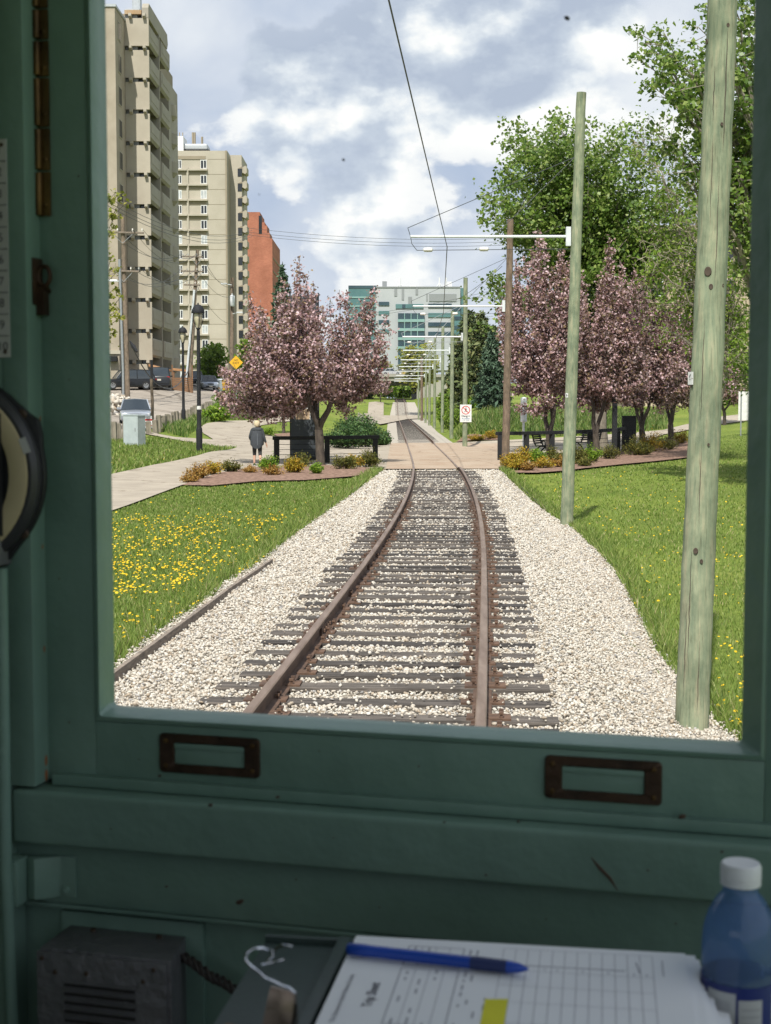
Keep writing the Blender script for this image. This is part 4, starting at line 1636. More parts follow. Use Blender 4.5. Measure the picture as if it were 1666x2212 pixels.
m = MB()
m.tube([bl(607, 2127), bl(590, 2118), bl(572, 2110), bl(560, 2098), bl(543, 2086), bl(531, 2073), bl(530, 2062, .003), bl(541, 2055, .006), bl(560, 2056, .008), bl(580, 2062, .008), bl(583, 2072, .006), bl(574, 2080, .003), bl(566, 2083), bl(590, 2080, .002), bl(612, 2074, .002)], .0012, n=8)
m.tube([bl(607, 2127), bl(625, 2132), bl(638, 2144)], .0016, n=8)
m.tube([bl(583, 2062, .01), bl(600, 2052, .01), bl(622, 2055, .01)], .0011, n=8)
m.build('clip_handle', M_CHROME, bc, smooth=True, local=True)
m = MB()
a, b_, c_, d_ = bl(583, 2132), bl(637, 2146), bl(632, 2230), bl(566, 2226)
off = Vector((0, .016, 0))
m.add([a, b_, c_ - off * .3, d_ - off * .3, a + off * .25, b_ + off * .25, c_ + off, d_ + off], [(0, 1, 2, 3), (7, 6, 5, 4), (0, 4, 5, 1), (1, 5, 6, 2), (3, 2, 6, 7), (0, 3, 7, 4)])
m.build('clip_jaw', M_CLIPD, bc, local=True, bevel=.0012, smooth=True)

# water bottle at the right
bx = P(1601, 1862, 1.17)
bot = thing('water_bottle', 'clear blue tinted plastic water bottle with white cap and blue label', 'bottle', loc=(bx.x, bx.y, zs2))
hb = bx.z - zs2                    # to the cap's top
M_PET, n, l, p = new_mat('bottle_plastic')
p.inputs['Base Color'].default_value = (0.17, 0.29, 0.56, 1)
p.inputs['Roughness'].default_value = 0.08
p.inputs['Specular IOR Level'].default_value = 0.9
tb = n.new('ShaderNodeBsdfTransparent'); tb.inputs[0].default_value = (0.62, 0.74, 0.95, 1)
mxb = n.new('ShaderNodeMixShader'); mxb.inputs[0].default_value = 0.36
l.new(tb.outputs[0], mxb.inputs[1]); l.new(p.outputs[0], mxb.inputs[2])
l.new(mxb.outputs[0], n['Material Output'].inputs[0])
M_WATER = glass_mat('bottle_water', (0.72, 0.80, 0.92), 0.03)
M_CAPW = mat('white_cap', (0.78, 0.79, 0.82), 0.45)
prof = [(.024, .0), (.029, .003), (.030, .012), (.0285, .022), (.030, .032), (.0300, hb - .135), (.0293, hb - .128), (.0300, hb - .12), (.0302, hb - .092), (.0292, hb - .089), (.0304, hb - .085), (.0306, hb - .068), (.0296, hb - .055), (.0262, hb - .043), (.0205, hb - .032), (.0156, hb - .026), (.0142, hb - .024), (.0142, hb - .018)]
MB().lathe(prof, n=40).build('bottle_body', M_PET, bot, smooth=True, local=True)
MB().lathe([(.022, .004), (.0275, .006), (.0285, hb - .135), (.029, hb - .11), (.0285, hb - .092), (0, hb - .0915)], n=40).build('water', M_WATER, bot, smooth=True, local=True)
rib = [(.0148, hb - .0185)] + [(.0163, hb - .018), (.0163, hb - .0135), (.0158, hb - .013), (.0165, hb - .0125), (.0165, hb - .003), (.0150, hb - .0004), (0.0, hb)]
MB().lathe(rib, n=40, cap=False).build('bottle_cap', M_CAPW, bot, smooth=True, local=True)
M_LBL = mat('blue_label', (0.02, 0.035, 0.20), 0.35)
M_LBW = mat('label_white', (0.55, 0.56, 0.58), 0.45)
zl0, zl1 = .028, hb - .094
MB().lathe([(.0311, zl0), (.0311, zl1)], n=48, cap=False).build('bottle_label', M_LBL, bot, smooth=True, local=True)
m = MB()


def lbl_patch(a0, a1, z0, z1, r=.0314, n=8):
    rings = []
    vs, fs = [], []
    for k in range(n + 1):
        a = R(a0 + (a1 - a0) * k / n)
        vs += [(r * math.cos(a), r * math.sin(a), z0), (r * math.cos(a), r * math.sin(a), z1)]
    for k in range(n):
        fs.append((2 * k, 2 * k + 2, 2 * k + 3, 2 * k + 1))
    m.add(vs, fs)


lbl_patch(205, 252, zl1 - .052, zl1 - .005)
lbl_patch(256, 292, zl1 - .050, zl1 - .010)
lbl_patch(312, 345, zl1 - .052, zl1 - .006)
pbuild(m, 'label_panel', M_LBW, bot)
m = MB()
for k in range(14):
    a = 209 + k * 2.6
    lbl_patch(a, a + .9, zl1 - .047, zl1 - .012, .0317, 1)
for k in range(5):
    lbl_patch(260, 288, zl1 - .018 - k * .006, zl1 - .0172 - k * .006, .0317, 4)
tag(pbuild(m, 'label_print', M_LINE, bot), kind='stuff')
# ------------------------------------------------------------------ trolley poles, arms and wires
M_PGREEN = pole_mat('treated_pole', (0.265, 0.30, 0.205), (0.165, 0.215, 0.150), (0.37, 0.35, 0.245))
M_PBROWN = pole_mat('old_brown_pole', (0.20, 0.15, 0.115), (0.12, 0.09, 0.07), (0.29, 0.215, 0.155))
M_PGREY = pole_mat('old_grey_pole', (0.24, 0.19, 0.15), (0.14, 0.11, 0.09), (0.32, 0.25, 0.19))
M_ARM = mat('white_painted_arm', (0.66, 0.69, 0.70), 0.45, col2=(0.55, 0.58, 0.6), scale=5)
M_STEEL = mat('galvanised_steel', (0.38, 0.40, 0.42), 0.45, metal=0.4, col2=(0.3, 0.32, 0.34), scale=8)
M_WIRE = mat('dark_wire', (0.06, 0.065, 0.07), 0.6)
M_PORC = mat('white_insulator', (0.75, 0.72, 0.66), 0.3)
M_BLK = mat('black_painted_steel', (0.016, 0.017, 0.02), 0.7, col2=(0.012, 0.013, 0.015), scale=6, spec=.3)
M_WHITE = mat('white_sign', (0.78, 0.78, 0.76), 0.5)
M_RED = mat('sign_red', (0.55, 0.035, 0.03), 0.5)
M_KNOT = mat('dark_knot', (0.075, 0.055, 0.04), 0.9)


def noisy_pole(base, top, r0, r1, n=20, seg=26, seed=1, wob=.0035):
    rnd = random.Random(seed)
    m = MB()
    pts, rad = [], []
    for i in range(seg + 1):
        t = i / seg
        p_ = base.lerp(top, t)
        pts.append(p_ + Vector((rnd.uniform(-1, 1), rnd.uniform(-1, 1), 0)) * wob)
        rad.append((r0 + (r1 - r0) * t) * (1 + rnd.uniform(-.012, .012)) * (1.05 if i == 0 else 1))
    m.tube(pts, rad, n)
    m.v[-n:] = [tuple(Vector(q)) for q in m.v[-n:]]
    return m


ARM_D = [32.5, 55, 79, 98, 120, 140, 159, 182, 203, 224]
POLES = [  # base px, base py, d, top px, top py, arm left px, arm y, radius, material
    (1224, 1140, 32.5, 1256, 200, 887, 511, .145, .106, M_PGREEN, 'tall weathered green trolley pole at the gravel edge, second from the tram window'),
    (1092, 999, 55, 1103, 474, 892, 661.5, .15, .118, M_PBROWN, 'brown timber trolley pole rising beside the right flower bed at the crossing'),
    (1004.5, 955, 79, 1006, 600, 870, 727.5, .135, .115, M_PGREEN, 'green timber trolley pole carrying the white danger sign'),
    (975.5, 944, 98, 978, 672, 871, 757, .135, .12, M_PGREEN, 'green trolley pole next behind the one with the danger sign'),
    (955.6, 932, 120, 957, 705, 866, 777.5, .135, .12, M_PGREEN, 'greyish trolley pole, third of the row past the crossing'),
    (938.6, 925, 140, 940, 730, 862, 792, .14, .12, M_PGREEN, 'slim trolley pole, fourth of the row past the crossing'),
    (927.5, 919.5, 159, 929, 747, 858, 802, .14, .12, M_PGREEN, 'slim trolley pole, fifth of the row past the crossing'),
    (919.5, 914.5, 182, 920.5, 758, 855, 811.5, .14, .12, M_PGREEN, 'thin trolley pole, sixth of the row past the crossing'),
    (911.5, 909, 203, 911, 772, 853, 818, .19, .17, M_PBROWN, 'dark brown trolley pole far down the row before the bridge'),
    (904.5, 905, 224, 904, 780, 852, 823.5, .14, .12, M_PGREEN, 'most distant trolley pole of the row in front of the bridge abutment'),
]


def trolley_pole(spec, idx):
    bx_, by_, d, tx_, ty_, ax_, ay_, r0, r1, mtl, label = spec
    base = P(bx_, by_, d); base.z = gz(base.x, base.y) - .15
    top = P(tx_, ty_, d)
    t = thing('trolley_pole', label, 'pole', loc=tuple(base + Vector((0, 0, .15))), group='trolley poles beside the track')
    sh = noisy_pole(base, top, r0, r1, 18 if d < 60 else 10, seed=idx, wob=.006 if d < 60 else .003).build('pole_shaft', mtl, t, smooth=True)
    az = P(tx_, ay_, d).z
    ax0 = P(ax_, ay_, d)
    f_ = (az - base.z) / (top.z - base.z)
    pc = base.lerp(top, f_)
    rr = r0 + (r1 - r0) * f_
    tip = Vector((ax0.x, pc.y, az))
    sgn = -1
    inner = Vector((pc.x - rr - .02, pc.y, az))
    m = MB()
    m.tube([inner, tip], .032 if d < 60 else .04, 8)
    arm = m.build('bracket_arm', M_ARM, t, smooth=True)
    m = MB().cbox(pc.x - rr - .06, pc.y, az, .11, .10, .42)
    m.build('arm_clamp', M_ARM, arm, bevel=.01)
    g0 = P(tx_, ty_ + (877 - ty_) * .2, d)
    gp = base.lerp(top, (g0.z - base.z) / (top.z - base.z))
    m = MB()
    lift = Vector((tip.x - .06, tip.y, az + .19))
    w = .008 if d < 60 else .014
    m.tube([gp, lift], w, 5)
    m.tube([lift, tip, tip + Vector((.03, 0, -.16)), tip + Vector((.14, 0, -.30))], w, 5)
    half = tip.lerp(inner, .52)
    m.tube([gp + Vector((0, 0, .05)), half], w, 5)
    if idx < 6:
        m.tube([tip + Vector((.14, 0, -.30)), Vector((pc.x - rr, pc.y, az - .27))], w, 5)
    m.build('guy_wire', M_STEEL if d > 60 else M_WIRE, arm)
    for q in ((.11, -.29), (.46, -.275)):
        c_ = Vector((tip.x + (inner.x - tip.x) * q[0] , pc.y, az + q[1]))
        if idx < 7:
            m = MB()
            m.lathe([(.012, -.11), (.045, -.085), (.05, 0), (.045, .085), (.012, .11)], n=10, M=Matrix.Translation(c_) @ Matrix.Rotation(R(90), 4, 'Y'))
            m.build('insulator', M_PORC, arm, smooth=True)
    return t, tip, inner, az, base, top, r0, r1


TP = [trolley_pole(s_, i) for i, s_ in enumerate(POLES)]
# the nearest pole
b_ = P(1492, 1575, 11.9); b_.z = gz(b_.x, b_.y)
t_ = P(1561, 0, 12.05)
dirp = (t_ - b_) / (t_.z - b_.z)
top_ = b_ + dirp * 9.4
near_pole = thing('trolley_pole', 'nearest and thickest green trolley pole with dark knots and a number plate', 'pole', loc=tuple(b_), group='trolley poles beside the track')
noisy_pole(b_ + Vector((0, 0, -.3)), top_, .139, .108, 28, 60, 77, .004).build('pole_shaft', M_PGREEN, near_pole, smooth=True)


def on_pole(px, py, d0, base, top, r0, r1, out=.0):
    """point on a pole's near skin under a pixel"""
    z = P(px, py, d0).z
    f_ = (z - base.z) / (top.z - base.z)
    c = base.lerp(top, f_); r = r0 + (r1 - r0) * f_
    x = P(px, py, d0).x
    dx = max(-r * .98, min(r * .98, x - c.x))
    dy = -math.sqrt(r * r - dx * dx)
    n_ = Vector((dx, dy, 0)).normalized()
    return c + Vector((dx, dy, 0)) + n_ * out, n_


m = MB()
for (px, py, s_) in ((1528, 587, .030), (1534, 620, .018), (1494, 833, .014), (1531, 82, .017), (1575, 52, .014), (1560, 268, .012), (1498, 1188, .02), (1510, 1210, .014), (1562, 617, .013), (1527, 960, .01), (1552, 1196, .012)):
    c_, n_ = on_pole(px, py, 11.9, b_, top_, .139, .108, .0)
    q = n_.to_track_quat('Z', 'Y').to_matrix().to_4x4()
    m.lathe([(s_ * 1.0, -.004), (s_ * .85, .0035), (s_ * .5, .002), (0, .001)], n=12, M=Matrix.Translation(c_) @ q @ Matrix.Scale(1.35, 4, (0, 1, 0)), cap=False)
m.build('pole_knot', M_KNOT, near_pole, smooth=True)
for (px, y0, y1, w_) in ((1574, 60, 330, .0045), (1541, 300, 470, .003), (1520, 690, 905, .003), (1553, 380, 620, .003), (1490, 1190, 1420, .0035), (1512, 960, 1130, .003), (1480, 1300, 1500, .003), (1505, 1380, 1540, .003), (1546, 140, 260, .003)):
    pts = []
    for k in range(15):
        yy_ = y0 + (y1 - y0) * k / 14
        c_, n_ = on_pole(px - (yy_ - y0) * .043 + random.uniform(-.8, .8), yy_, 11.9, b_, top_, .139, .108, -.001)
        pts.append(c_)
    MB().tube(pts, [max(.0008, w_ * math.sin(math.pi * (k + .5) / 15)) for k in range(15)], 5).build('pole_crack', M_KNOT, near_pole)


def number_plate(root, px, py, d, base, top, r0, r1, w, h, digit, size):
    c_, n_ = on_pole(px, py, d, base, top, r0, r1, .004)
    q = n_.to_track_quat('Z', 'Y').to_matrix().to_4x4()
    M4 = Matrix.Translation(c_) @ q
    m = MB().box(-w / 2, w / 2, -h / 2, h / 2, -.002, .002, M=M4)
    pl_ = m.build('number_plate', M_WHITE, root, bevel=.001)
    text_obj(digit, size, M4 @ Matrix.Translation((w * -.04, 0, .0035)), M_INK, pl_, 'plate_digit', bold=.002)
    m = MB().lathe([(.006, .002), (.004, .005), (0, .006)], n=8, M=M4 @ Matrix.Translation((w * .38, -h * .02, 0)), cap=False)
    m.build('plate_nail', M_RUST, pl_)


number_plate(near_pole, 1486, 817, 11.9, b_, top_, .139, .108, .10, .105, '6', .085)
_t, tip, inner, az, bs2, tp2, r0_, r1_ = TP[0]
number_plate(_t, 1224, 854, 32.5, bs2, tp2, r0_, r1_, .075, .095, '6', .08)

# the trolley wire above the track
wp = [Vector((-.6, 1.0, 5.88)), P(840, 0, 13.2)]
for i, (px_, py_) in enumerate(((966, 533), (958, 676), (941, 735), (926, 763), (913, 783), (902, 797), (893, 806), (886, 815), (880, 821), (874, 826))):
    d = ARM_D[i]
    wp.append(P(px_, py_, d))
m = MB()
m.tube(wp[:3], .0085, 6)
m.tube(wp[2:], .011, 5)
tw = m.build('trolley_wire', M_WIRE)
tag(tw, 'single dark overhead trolley wire running away above the track', 'overhead wire')
hz = MB()
for i in range(3):
    c_ = wp[2 + i]
    hz.lathe([(.02, -.02), (.045, 0), (.05, .03), (.02, .06)], n=8, c=tuple(c_))
hz = hz.build('wire_hanger', M_BLK, tw) if False else None

# danger sign on its pole
dsx = P(1006, 893, 79)
dbase = TP[2][4]
dsg = thing('danger_sign', 'white danger sign with red no-walking circle on a green pole', 'sign', loc=(dsx.x, dsx.y - .17, dsx.z))
k_ = 79 / F
MB().box(-.31, .31, -.01, .01, -.47, .47).build('sign_board', M_WHITE, dsg, local=True, bevel=.006)
m = MB()
ringo = [(.235 * math.cos(a * .1963), .235 * math.sin(a * .1963)) for a in range(32)]
ringi = [(.193 * math.cos(a * .1963), .193 * math.sin(a * .1963)) for a in range(32)]
vs = [(x_, -.0125, z_ + .175) for x_, z_ in ringo] + [(x_, -.0125, z_ + .175) for x_, z_ in ringi]
m.add(vs, [(i, (i + 1) % 32, 32 + (i + 1) % 32, 32 + i) for i in range(32)])
m.box(-.20, .20, -.0135, -.0115, -.02, .02, M=Matrix.Translation((0, 0, .175)) @ Matrix.Rotation(R(45), 4, 'Y'))
m.build('prohibition_ring', M_RED, dsg, local=True)
m = MB()
m.lathe([(.028, -.001), (0, -.0011)], n=12, M=Matrix.Translation((.015, -.0122, .30)) @ Matrix.Rotation(R(90), 4, 'X'), cap=False)
for (x0, z0, x1, z1, w_) in ((.01, .265, -.005, .17, .05), (.0, .26, .06, .20, .022), (.0, .26, -.055, .205, .022), (-.005, .18, .05, .07, .03), (-.008, .18, -.03, .11, .03), (-.03, .12, -.075, .07, .024)):
    d_ = Vector((x1 - x0, 0, z1 - z0)); L_ = d_.length
    m.box(0, L_, -.0005, .0005, -w_ / 2, w_ / 2, M=Matrix.Translation((x0, -.0122, z0)) @ Matrix.Rotation(-math.atan2(d_.z, d_.x), 4, 'Y'))
m.build('walking_figure', M_INK, dsg, local=True)
M_SIGNB = mat('sign_blue', (0.04, 0.16, 0.30), 0.6)
M_SIGNT = mat('sign_dark', (0.035, 0.05, 0.055), 0.6)
dm_ = Matrix.Translation((dsx.x, dsx.y - .17, dsx.z))
text_obj('Danger', .155, dm_ @ Matrix.Translation((0, -.0125, -.145)) @ Matrix.Rotation(R(90), 4, 'X'), M_SIGNT, dsg, 'sign_word', bold=.004)
text_obj('No trespassing', .07, dm_ @ Matrix.Translation((0, -.0125, -.275)) @ Matrix.Rotation(R(90), 4, 'X'), M_SIGNB, dsg, 'sign_word', bold=.002)
text_obj('on the tracks', .07, dm_ @ Matrix.Translation((0, -.0125, -.355)) @ Matrix.Rotation(R(90), 4, 'X'), M_SIGNB, dsg, 'sign_word', bold=.002)

# ------------------------------------------------------------------ timber power poles on the left
def cross_arm(m, c, half, ang, mi=0, h=.12):
    m.box(-half, half, -.06, .06, -h / 2, h / 2, mi, M=Matrix.Translation(c) @ Matrix.Rotation(ang, 4, 'Z') @ Matrix.Rotation(R(1.5), 4, 'Y'))


def power_pole(label, bpx, d, tpx, arms, r0, r1, mtl, extra=None):
    base = P(bpx[0], bpx[1], d); base.z = gz(base.x, base.y)
    top = P(tpx[0], tpx[1], d)
    t = thing('utility_pole', label, 'utility pole', loc=tuple(base), group='timber power poles left of the path')
    noisy_pole(base + Vector((0, 0, -.4)), top, r0, r1, 12, 16, int(d), .01).build('pole_shaft', mtl, t, smooth=True)
    ends = []
    for (x0, x1, y_) in arms:
        a, b2 = P(x0, y_, d), P(x1, y_, d)
        c = (a + b2) / 2; c.y = d - r1 - .06
        m = MB()
        cross_arm(m, c, (b2.x - a.x) / 2, 0)
        ca_ = m.build('cross_arm', M_BOARD, t, bevel=.01)
        xs_ = [a.x + .12, a.x + (b2.x - a.x) * .3, a.x + (b2.x - a.x) * .7, b2.x - .12]
        for xq in xs_:
            m = MB().lathe([(.02, 0), (.02, .08), (.055, .09), (.06, .13), (.04, .16), (.05, .19), (.03, .23)], n=8, c=(xq, c.y, c.z + .05))
            m.build('insulator', M_PORC, ca_, smooth=True)
            ends.append(Vector((xq, c.y, c.z + .26)))
        m = MB()
        px_c = base.lerp(top, (c.z - base.z) / (top.z - base.z)).x
        for sx_ in (-1, 1):
            m.tube([Vector((px_c, c.y, c.z - .75)), Vector((px_c + sx_ * (b2.x - a.x) * .3, c.y, c.z - .04))], .018, 5)
        m.build('arm_brace', M_STEEL, ca_)
    return t, base, top, ends


U1, u1b, u1t, u1e = power_pole('timber power pole behind the silver car, with cross-arms and a street light', (276, 868), 104, (265, 468), [(231, 312, 503), (235, 305, 586)], .20, .15, M_PGREY)
m = MB()
c0, c1 = P(270, 611, 104), P(240, 608, 104)
m.tube([c0, c0 + Vector((-.4, -.2, .1)), c1], .04, 6)
m.loft([[Vector((x_, c1.y + y_, c1.z + z_)) for x_, y_, z_ in ((a_, -.13, 0), (a_, .13, 0), (a_, .1, .14), (a_, -.1, .14))] for a_ in (c1.x - .45, c1.x - .2, c1.x + .45)])
m.build('street_light', M_ARM, U1, bevel=.01)
m = MB()
m.tube([P(267, 868, 103.7) + Vector((0, 0, -.6)), P(266, 800, 103.7), P(258, 560, 103.7)], .085, 8)
m.build('cable_conduit', M_STEEL, U1, smooth=True)
m = MB()
cc = P(290, 750, 103.6)
m.tube([P(281, 737, 104), P(288, 748, 103.7), P(296, 760, 103.5)], [.05, .16, .08], 7)
m.build('cable_splice', M_BLK, U1, smooth=True)
U2, u2b, u2t, u2e = power_pole('leaning timber power pole with three cross-arms and a white conduit', (408, 845), 130, (427, 540), [(394, 439, 555), (391, 441, 586.5), (398, 433, 616)], .21, .14, M_PGREY)
m = MB()
m.tube([P(401, 838, 129.7), P(420, 626, 129.7)], .10, 8)
m.build('cable_conduit', M_ARM, U2, smooth=True)
U3, u3b, u3t, u3e = power_pole('power pole with a transformer can and two lights in front of the right apartment tower', (500, 862), 150, (502, 600), [], .23, .17, M_PGREY)
m = MB().lathe([(.20, -.55), (.24, -.5), (.25, .45), (.18, .55), (.08, .6), (.08, .75)], n=12, c=tuple(P(502, 650, 149.6)))
m.build('transformer', M_ARM, U3, smooth=True)
for (xa, ya, xb, yb) in ((502, 616, 484, 613), (503, 678, 518, 675)):
    m = MB()
    a, b2 = P(xa, ya, 149.7), P(xb, yb, 149.5)
    m.tube([a, b2], .05, 5)
    m.cbox(b2.x, b2.y, b2.z, .6, .25, .14)
    m.build('street_light', M_ARM, U3, bevel=.02)


def sag_wire(name, a, b2, sag, r_, label, cat='wire', grp=None):
    pts = []
    for k in range(13):
        t = k / 12
        q = a.lerp(b2, t)
        q.z -= sag * 4 * t * (1 - t)
        pts.append(q)
    o = MB().tube(pts, r_, 4).build(name, M_WIRE)
    return tag(o, label, cat, grp)


lab = 'sagging power line strung between the timber power poles on the left'
k_ = 0
for i, j in ((0, 0), (1, 1), (2, 2), (3, 3), (4, 4), (5, 5), (6, 6), (7, 7)):
    sag_wire('power_line', u1e[i], u2e[j], 1.1 + .2 * (i % 3), .018, lab, 'power line', 'power lines on the left')
for i, y_ in ((2, 612), (3, 620), (6, 640), (10, 700)):
    if i < len(u2e):
        sag_wire('power_line', u2e[i], P(502, y_, 149.6), .9, .018, lab, 'power line', 'power lines on the left')
sag_wire('power_line', P(281, 738, 104), P(408, 800, 130), 2.4, .05, 'thick black cable sagging from the splice to the leaning power pole', 'power line', 'power lines on the left')
for (ya, yb, yc) in ((452, 497, 507), (462, 505, 512), (470, 511, 517)):
    sag_wire('power_line', P(225, ya - 30, 95), P(545, yb, 170), 1.5, .02, 'long thin power line crossing the sky from the apartments to the right', 'power line', 'power lines crossing the sky')
for (x0, y0, x1, y1) in ((532, 492, 1236, 505), (532, 501, 1236, 512), (532, 507, 1236, 520)):
    sag_wire('power_line', P(x0, y0, 175), P(x1, y1, 175), 1.0, .02, 'long thin power line crossing the sky from the apartments to the right', 'power line', 'power lines crossing the sky')
for (x0, y0, x1, y1) in ((520, 684, 1100, 618), (520, 688, 1100, 624)):
    sag_wire('power_line', P(x0, y0, 260), P(x1, y1, 200), 1.8, .02, 'power line passing low in front of the glass office block', 'power line', 'power lines before the office block')
sag_wire('power_line', P(985, 648, 79), P(1085, 575, 55), .1, .012, 'guy line slanting up between the brown pole and the sign pole', 'guy line')

# ------------------------------------------------------------------ black lamps
lamp_b = G(431, 976); lamp_b = P(431, 976, 60); lamp_b.z = gz(lamp_b.x, lamp_b.y)
LH = 6.0
M_LGLASS = mat('frosted_lamp_glass', (0.55, 0.50, 0.36), 0.35)
lamp = thing('street_lamp', 'taller-looking black domed street lamp nearer the walker, with a pale band on its post', 'street lamp', group='black domed street lamps')
m = MB()
m.lathe([(.13, 0), (.13, .9), (.115, .95), (.095, 1.0), (.085, 1.8), (.07, 4.9), (.06, LH - 1.02), (.09, LH - 1.0), (.09, LH - .95)], n=14)
m.build('lamp_post', M_BLK, lamp, local=True, smooth=True)
m = MB()
m.lathe([(.05, LH - .95), (.09, LH - .82), (.16, LH - .62), (.175, LH - .42), (.15, LH - .36)], n=16)
lg = m.build('lamp_glass', M_LGLASS, lamp, local=True, smooth=True)
m = MB()
for k in range(4):
    a = k * math.pi / 2 + .3
    m.tube([(math.cos(a) * r_, math.sin(a) * r_, z_) for r_, z_ in ((.09, LH - .95), (.17, LH - .74), (.215, LH - .52), (.20, LH - .37))], .016, 5)
m.build('lamp_bracket', M_BLK, lg, local=True)
m = MB()
m.lathe([(.27, LH - .36), (.275, LH - .33), (.255, LH - .22), (.20, LH - .11), (.12, LH - .03), (.03, LH), (.03, LH + .06), (0, LH + .07)], n=20, cap=False)
m.lathe([(.27, LH - .36), (.10, LH - .345), (0, LH - .34)], n=20, cap=False)
m.build('lamp_dome', M_BLK, lamp, local=True, smooth=True)
relocate(lamp, lamp_b)
l2 = P(397, 918, 90); l2.z = gz(l2.x, l2.y)
copy_thing(lamp, l2, .4, 1.0, 'more distant black domed street lamp standing by the timber bollards')
m = MB().lathe([(.088, 1.72), (.088, 1.86)], n=12, cap=False)
m.build('post_band', M_WHITE, lamp, local=True)

# ------------------------------------------------------------------ grey cabinet, bollards, posts
cb_ = P(291, 963, 63); cb_.z = gz(cb_.x, cb_.y)
M_CAB = mat('pale_grey_cabinet', (0.42, 0.47, 0.48), 0.5, col2=(0.36, 0.41, 0.42), scale=3)
cab_b = thing('utility_cabinet', 'pale grey metal utility cabinet standing in grass in front of the silver car', 'utility cabinet', loc=tuple(cb_))
cab_b.rotation_euler = (0, 0, R(-24))
m = MB().box(-.37, .37, -.30, .30, -.1, 1.28)
m.build('cabinet_body', M_CAB, cab_b, local=True, bevel=.015)
MB().prism([(-.39, 1.28), (.39, 1.28), (.37, 1.33), (-.37, 1.33)], 'y', -.32, .32).build('cabinet_lid', M_CAB, cab_b, local=True, bevel=.008)
m = MB().box(-.33, .33, -.306, -.301, .1, 1.22)
m.build('cabinet_door', M_CAB, cab_b, local=True, bevel=.003)
m = MB().box(.22, .26, -.325, -.306, .62, .76)
m.build('door_latch', M_STEEL, cab_b, local=True, bevel=.004)

M_BOLW = mat('weathered_bollard', (0.27, 0.24, 0.185), 0.9, col2=(0.13, 0.115, 0.09), scale=7, stretch=(1.5, 1.5, .3), bump=.4)
bol0 = MB()
bol0.loft([[(x_ * s_, y_ * s_, z_) for x_, y_ in ((-.12, -.1), (.12, -.1), (.13, .1), (-.12, .11))] for z_, s_ in ((-.2, 1.06), (.3, 1.0), (.66, .97), (.70, .86))])
bol0 = bol0.build('timber_bollard', M_BOLW, bevel=.012)
tag(bol0, 'weathered square timber bollard in the row along the road edge', 'bollard', 'timber bollards along the road edge')
row = [(246, 951), (258, 949), (271, 946), (322, 937)]
row += [(336 + 6.6 * k, 934 - 2.55 * k - .1 * k * (k > 8)) for k in range(19)]
for i, (x_, y_) in enumerate(row):
    q = G(x_, y_)
    o = bol0 if i == 0 else bol0.copy()
    if i:
        COL.objects.link(o)
    o.location = (q.x, q.y, q.z)
    o.rotation_euler = (random.uniform(-.06, .06), random.uniform(-.06, .06), random.uniform(-.5, .5))
    o.scale = (1, 1, random.uniform(.85, 1.2))
q = P(329, 931, 76); q.z = gz(q.x, q.y)
o = MB().tube([q + Vector((0, 0, -.1)), q + Vector((.03, 0, 1.3)), q + Vector((-.02, 0, 2.55))], [.085, .08, .07], 8).build('marker_post', M_PGREY, smooth=True)
tag(o, 'thin brown timber post standing beside the silver car at the end of the bollards', 'post')
q = P(321, 921, 75.5); q.z = gz(q.x, q.y)
bb = thing('barrier_board', 'small white board with red stripes on the ground beside the grey cabinet', 'barrier board', loc=tuple(q))
MB().box(-.19, .19, -.02, .02, 0, .62).build('board', M_WHITE, bb, local=True, bevel=.005)
MB().box(-.19, .19, -.0235, -.0205, .38, .47).box(-.19, .19, -.0235, -.0205, .12, .16).build('red_stripe', M_RED, bb, local=True)

# yellow diamond sign
q = P(510, 783, 108)
M_YSIGN = mat('sign_yellow', (0.72, 0.40, 0.015), 0.5, col2=(0.66, 0.36, 0.012), scale=6)
gq = gz(q.x, q.y)
ds = thing('diamond_sign', 'yellow diamond road sign with dark lettering above the left blossom tree', 'road sign', loc=(q.x, q.y, gq))
hq = q.z - gq
M4 = Matrix.Translation((0, 0, hq)) @ Matrix.Rotation(R(45), 4, 'Y')
MB().box(-.36, .36, -.008, .008, -.36, .36, M=M4).build('sign_face', M_YSIGN, ds, local=True, bevel=.004)
MB().box(-.03, .03, .010, .05, 0, hq + .3).build('sign_post', M_STEEL, ds, local=True)
M_SIGNBR = mat('sign_lettering', (0.10, 0.055, 0.01), 0.7)
for k, (w_, z_, s_) in enumerate((('NO', .16, .2), ('EXIT', -.05, .24))):
    text_obj(w_, s_, Matrix.Translation((q.x, q.y - .0095, q.z + z_)) @ Matrix.Rotation(R(90), 4, 'X'), M_SIGNBR, ds, 'sign_word', bold=.004)

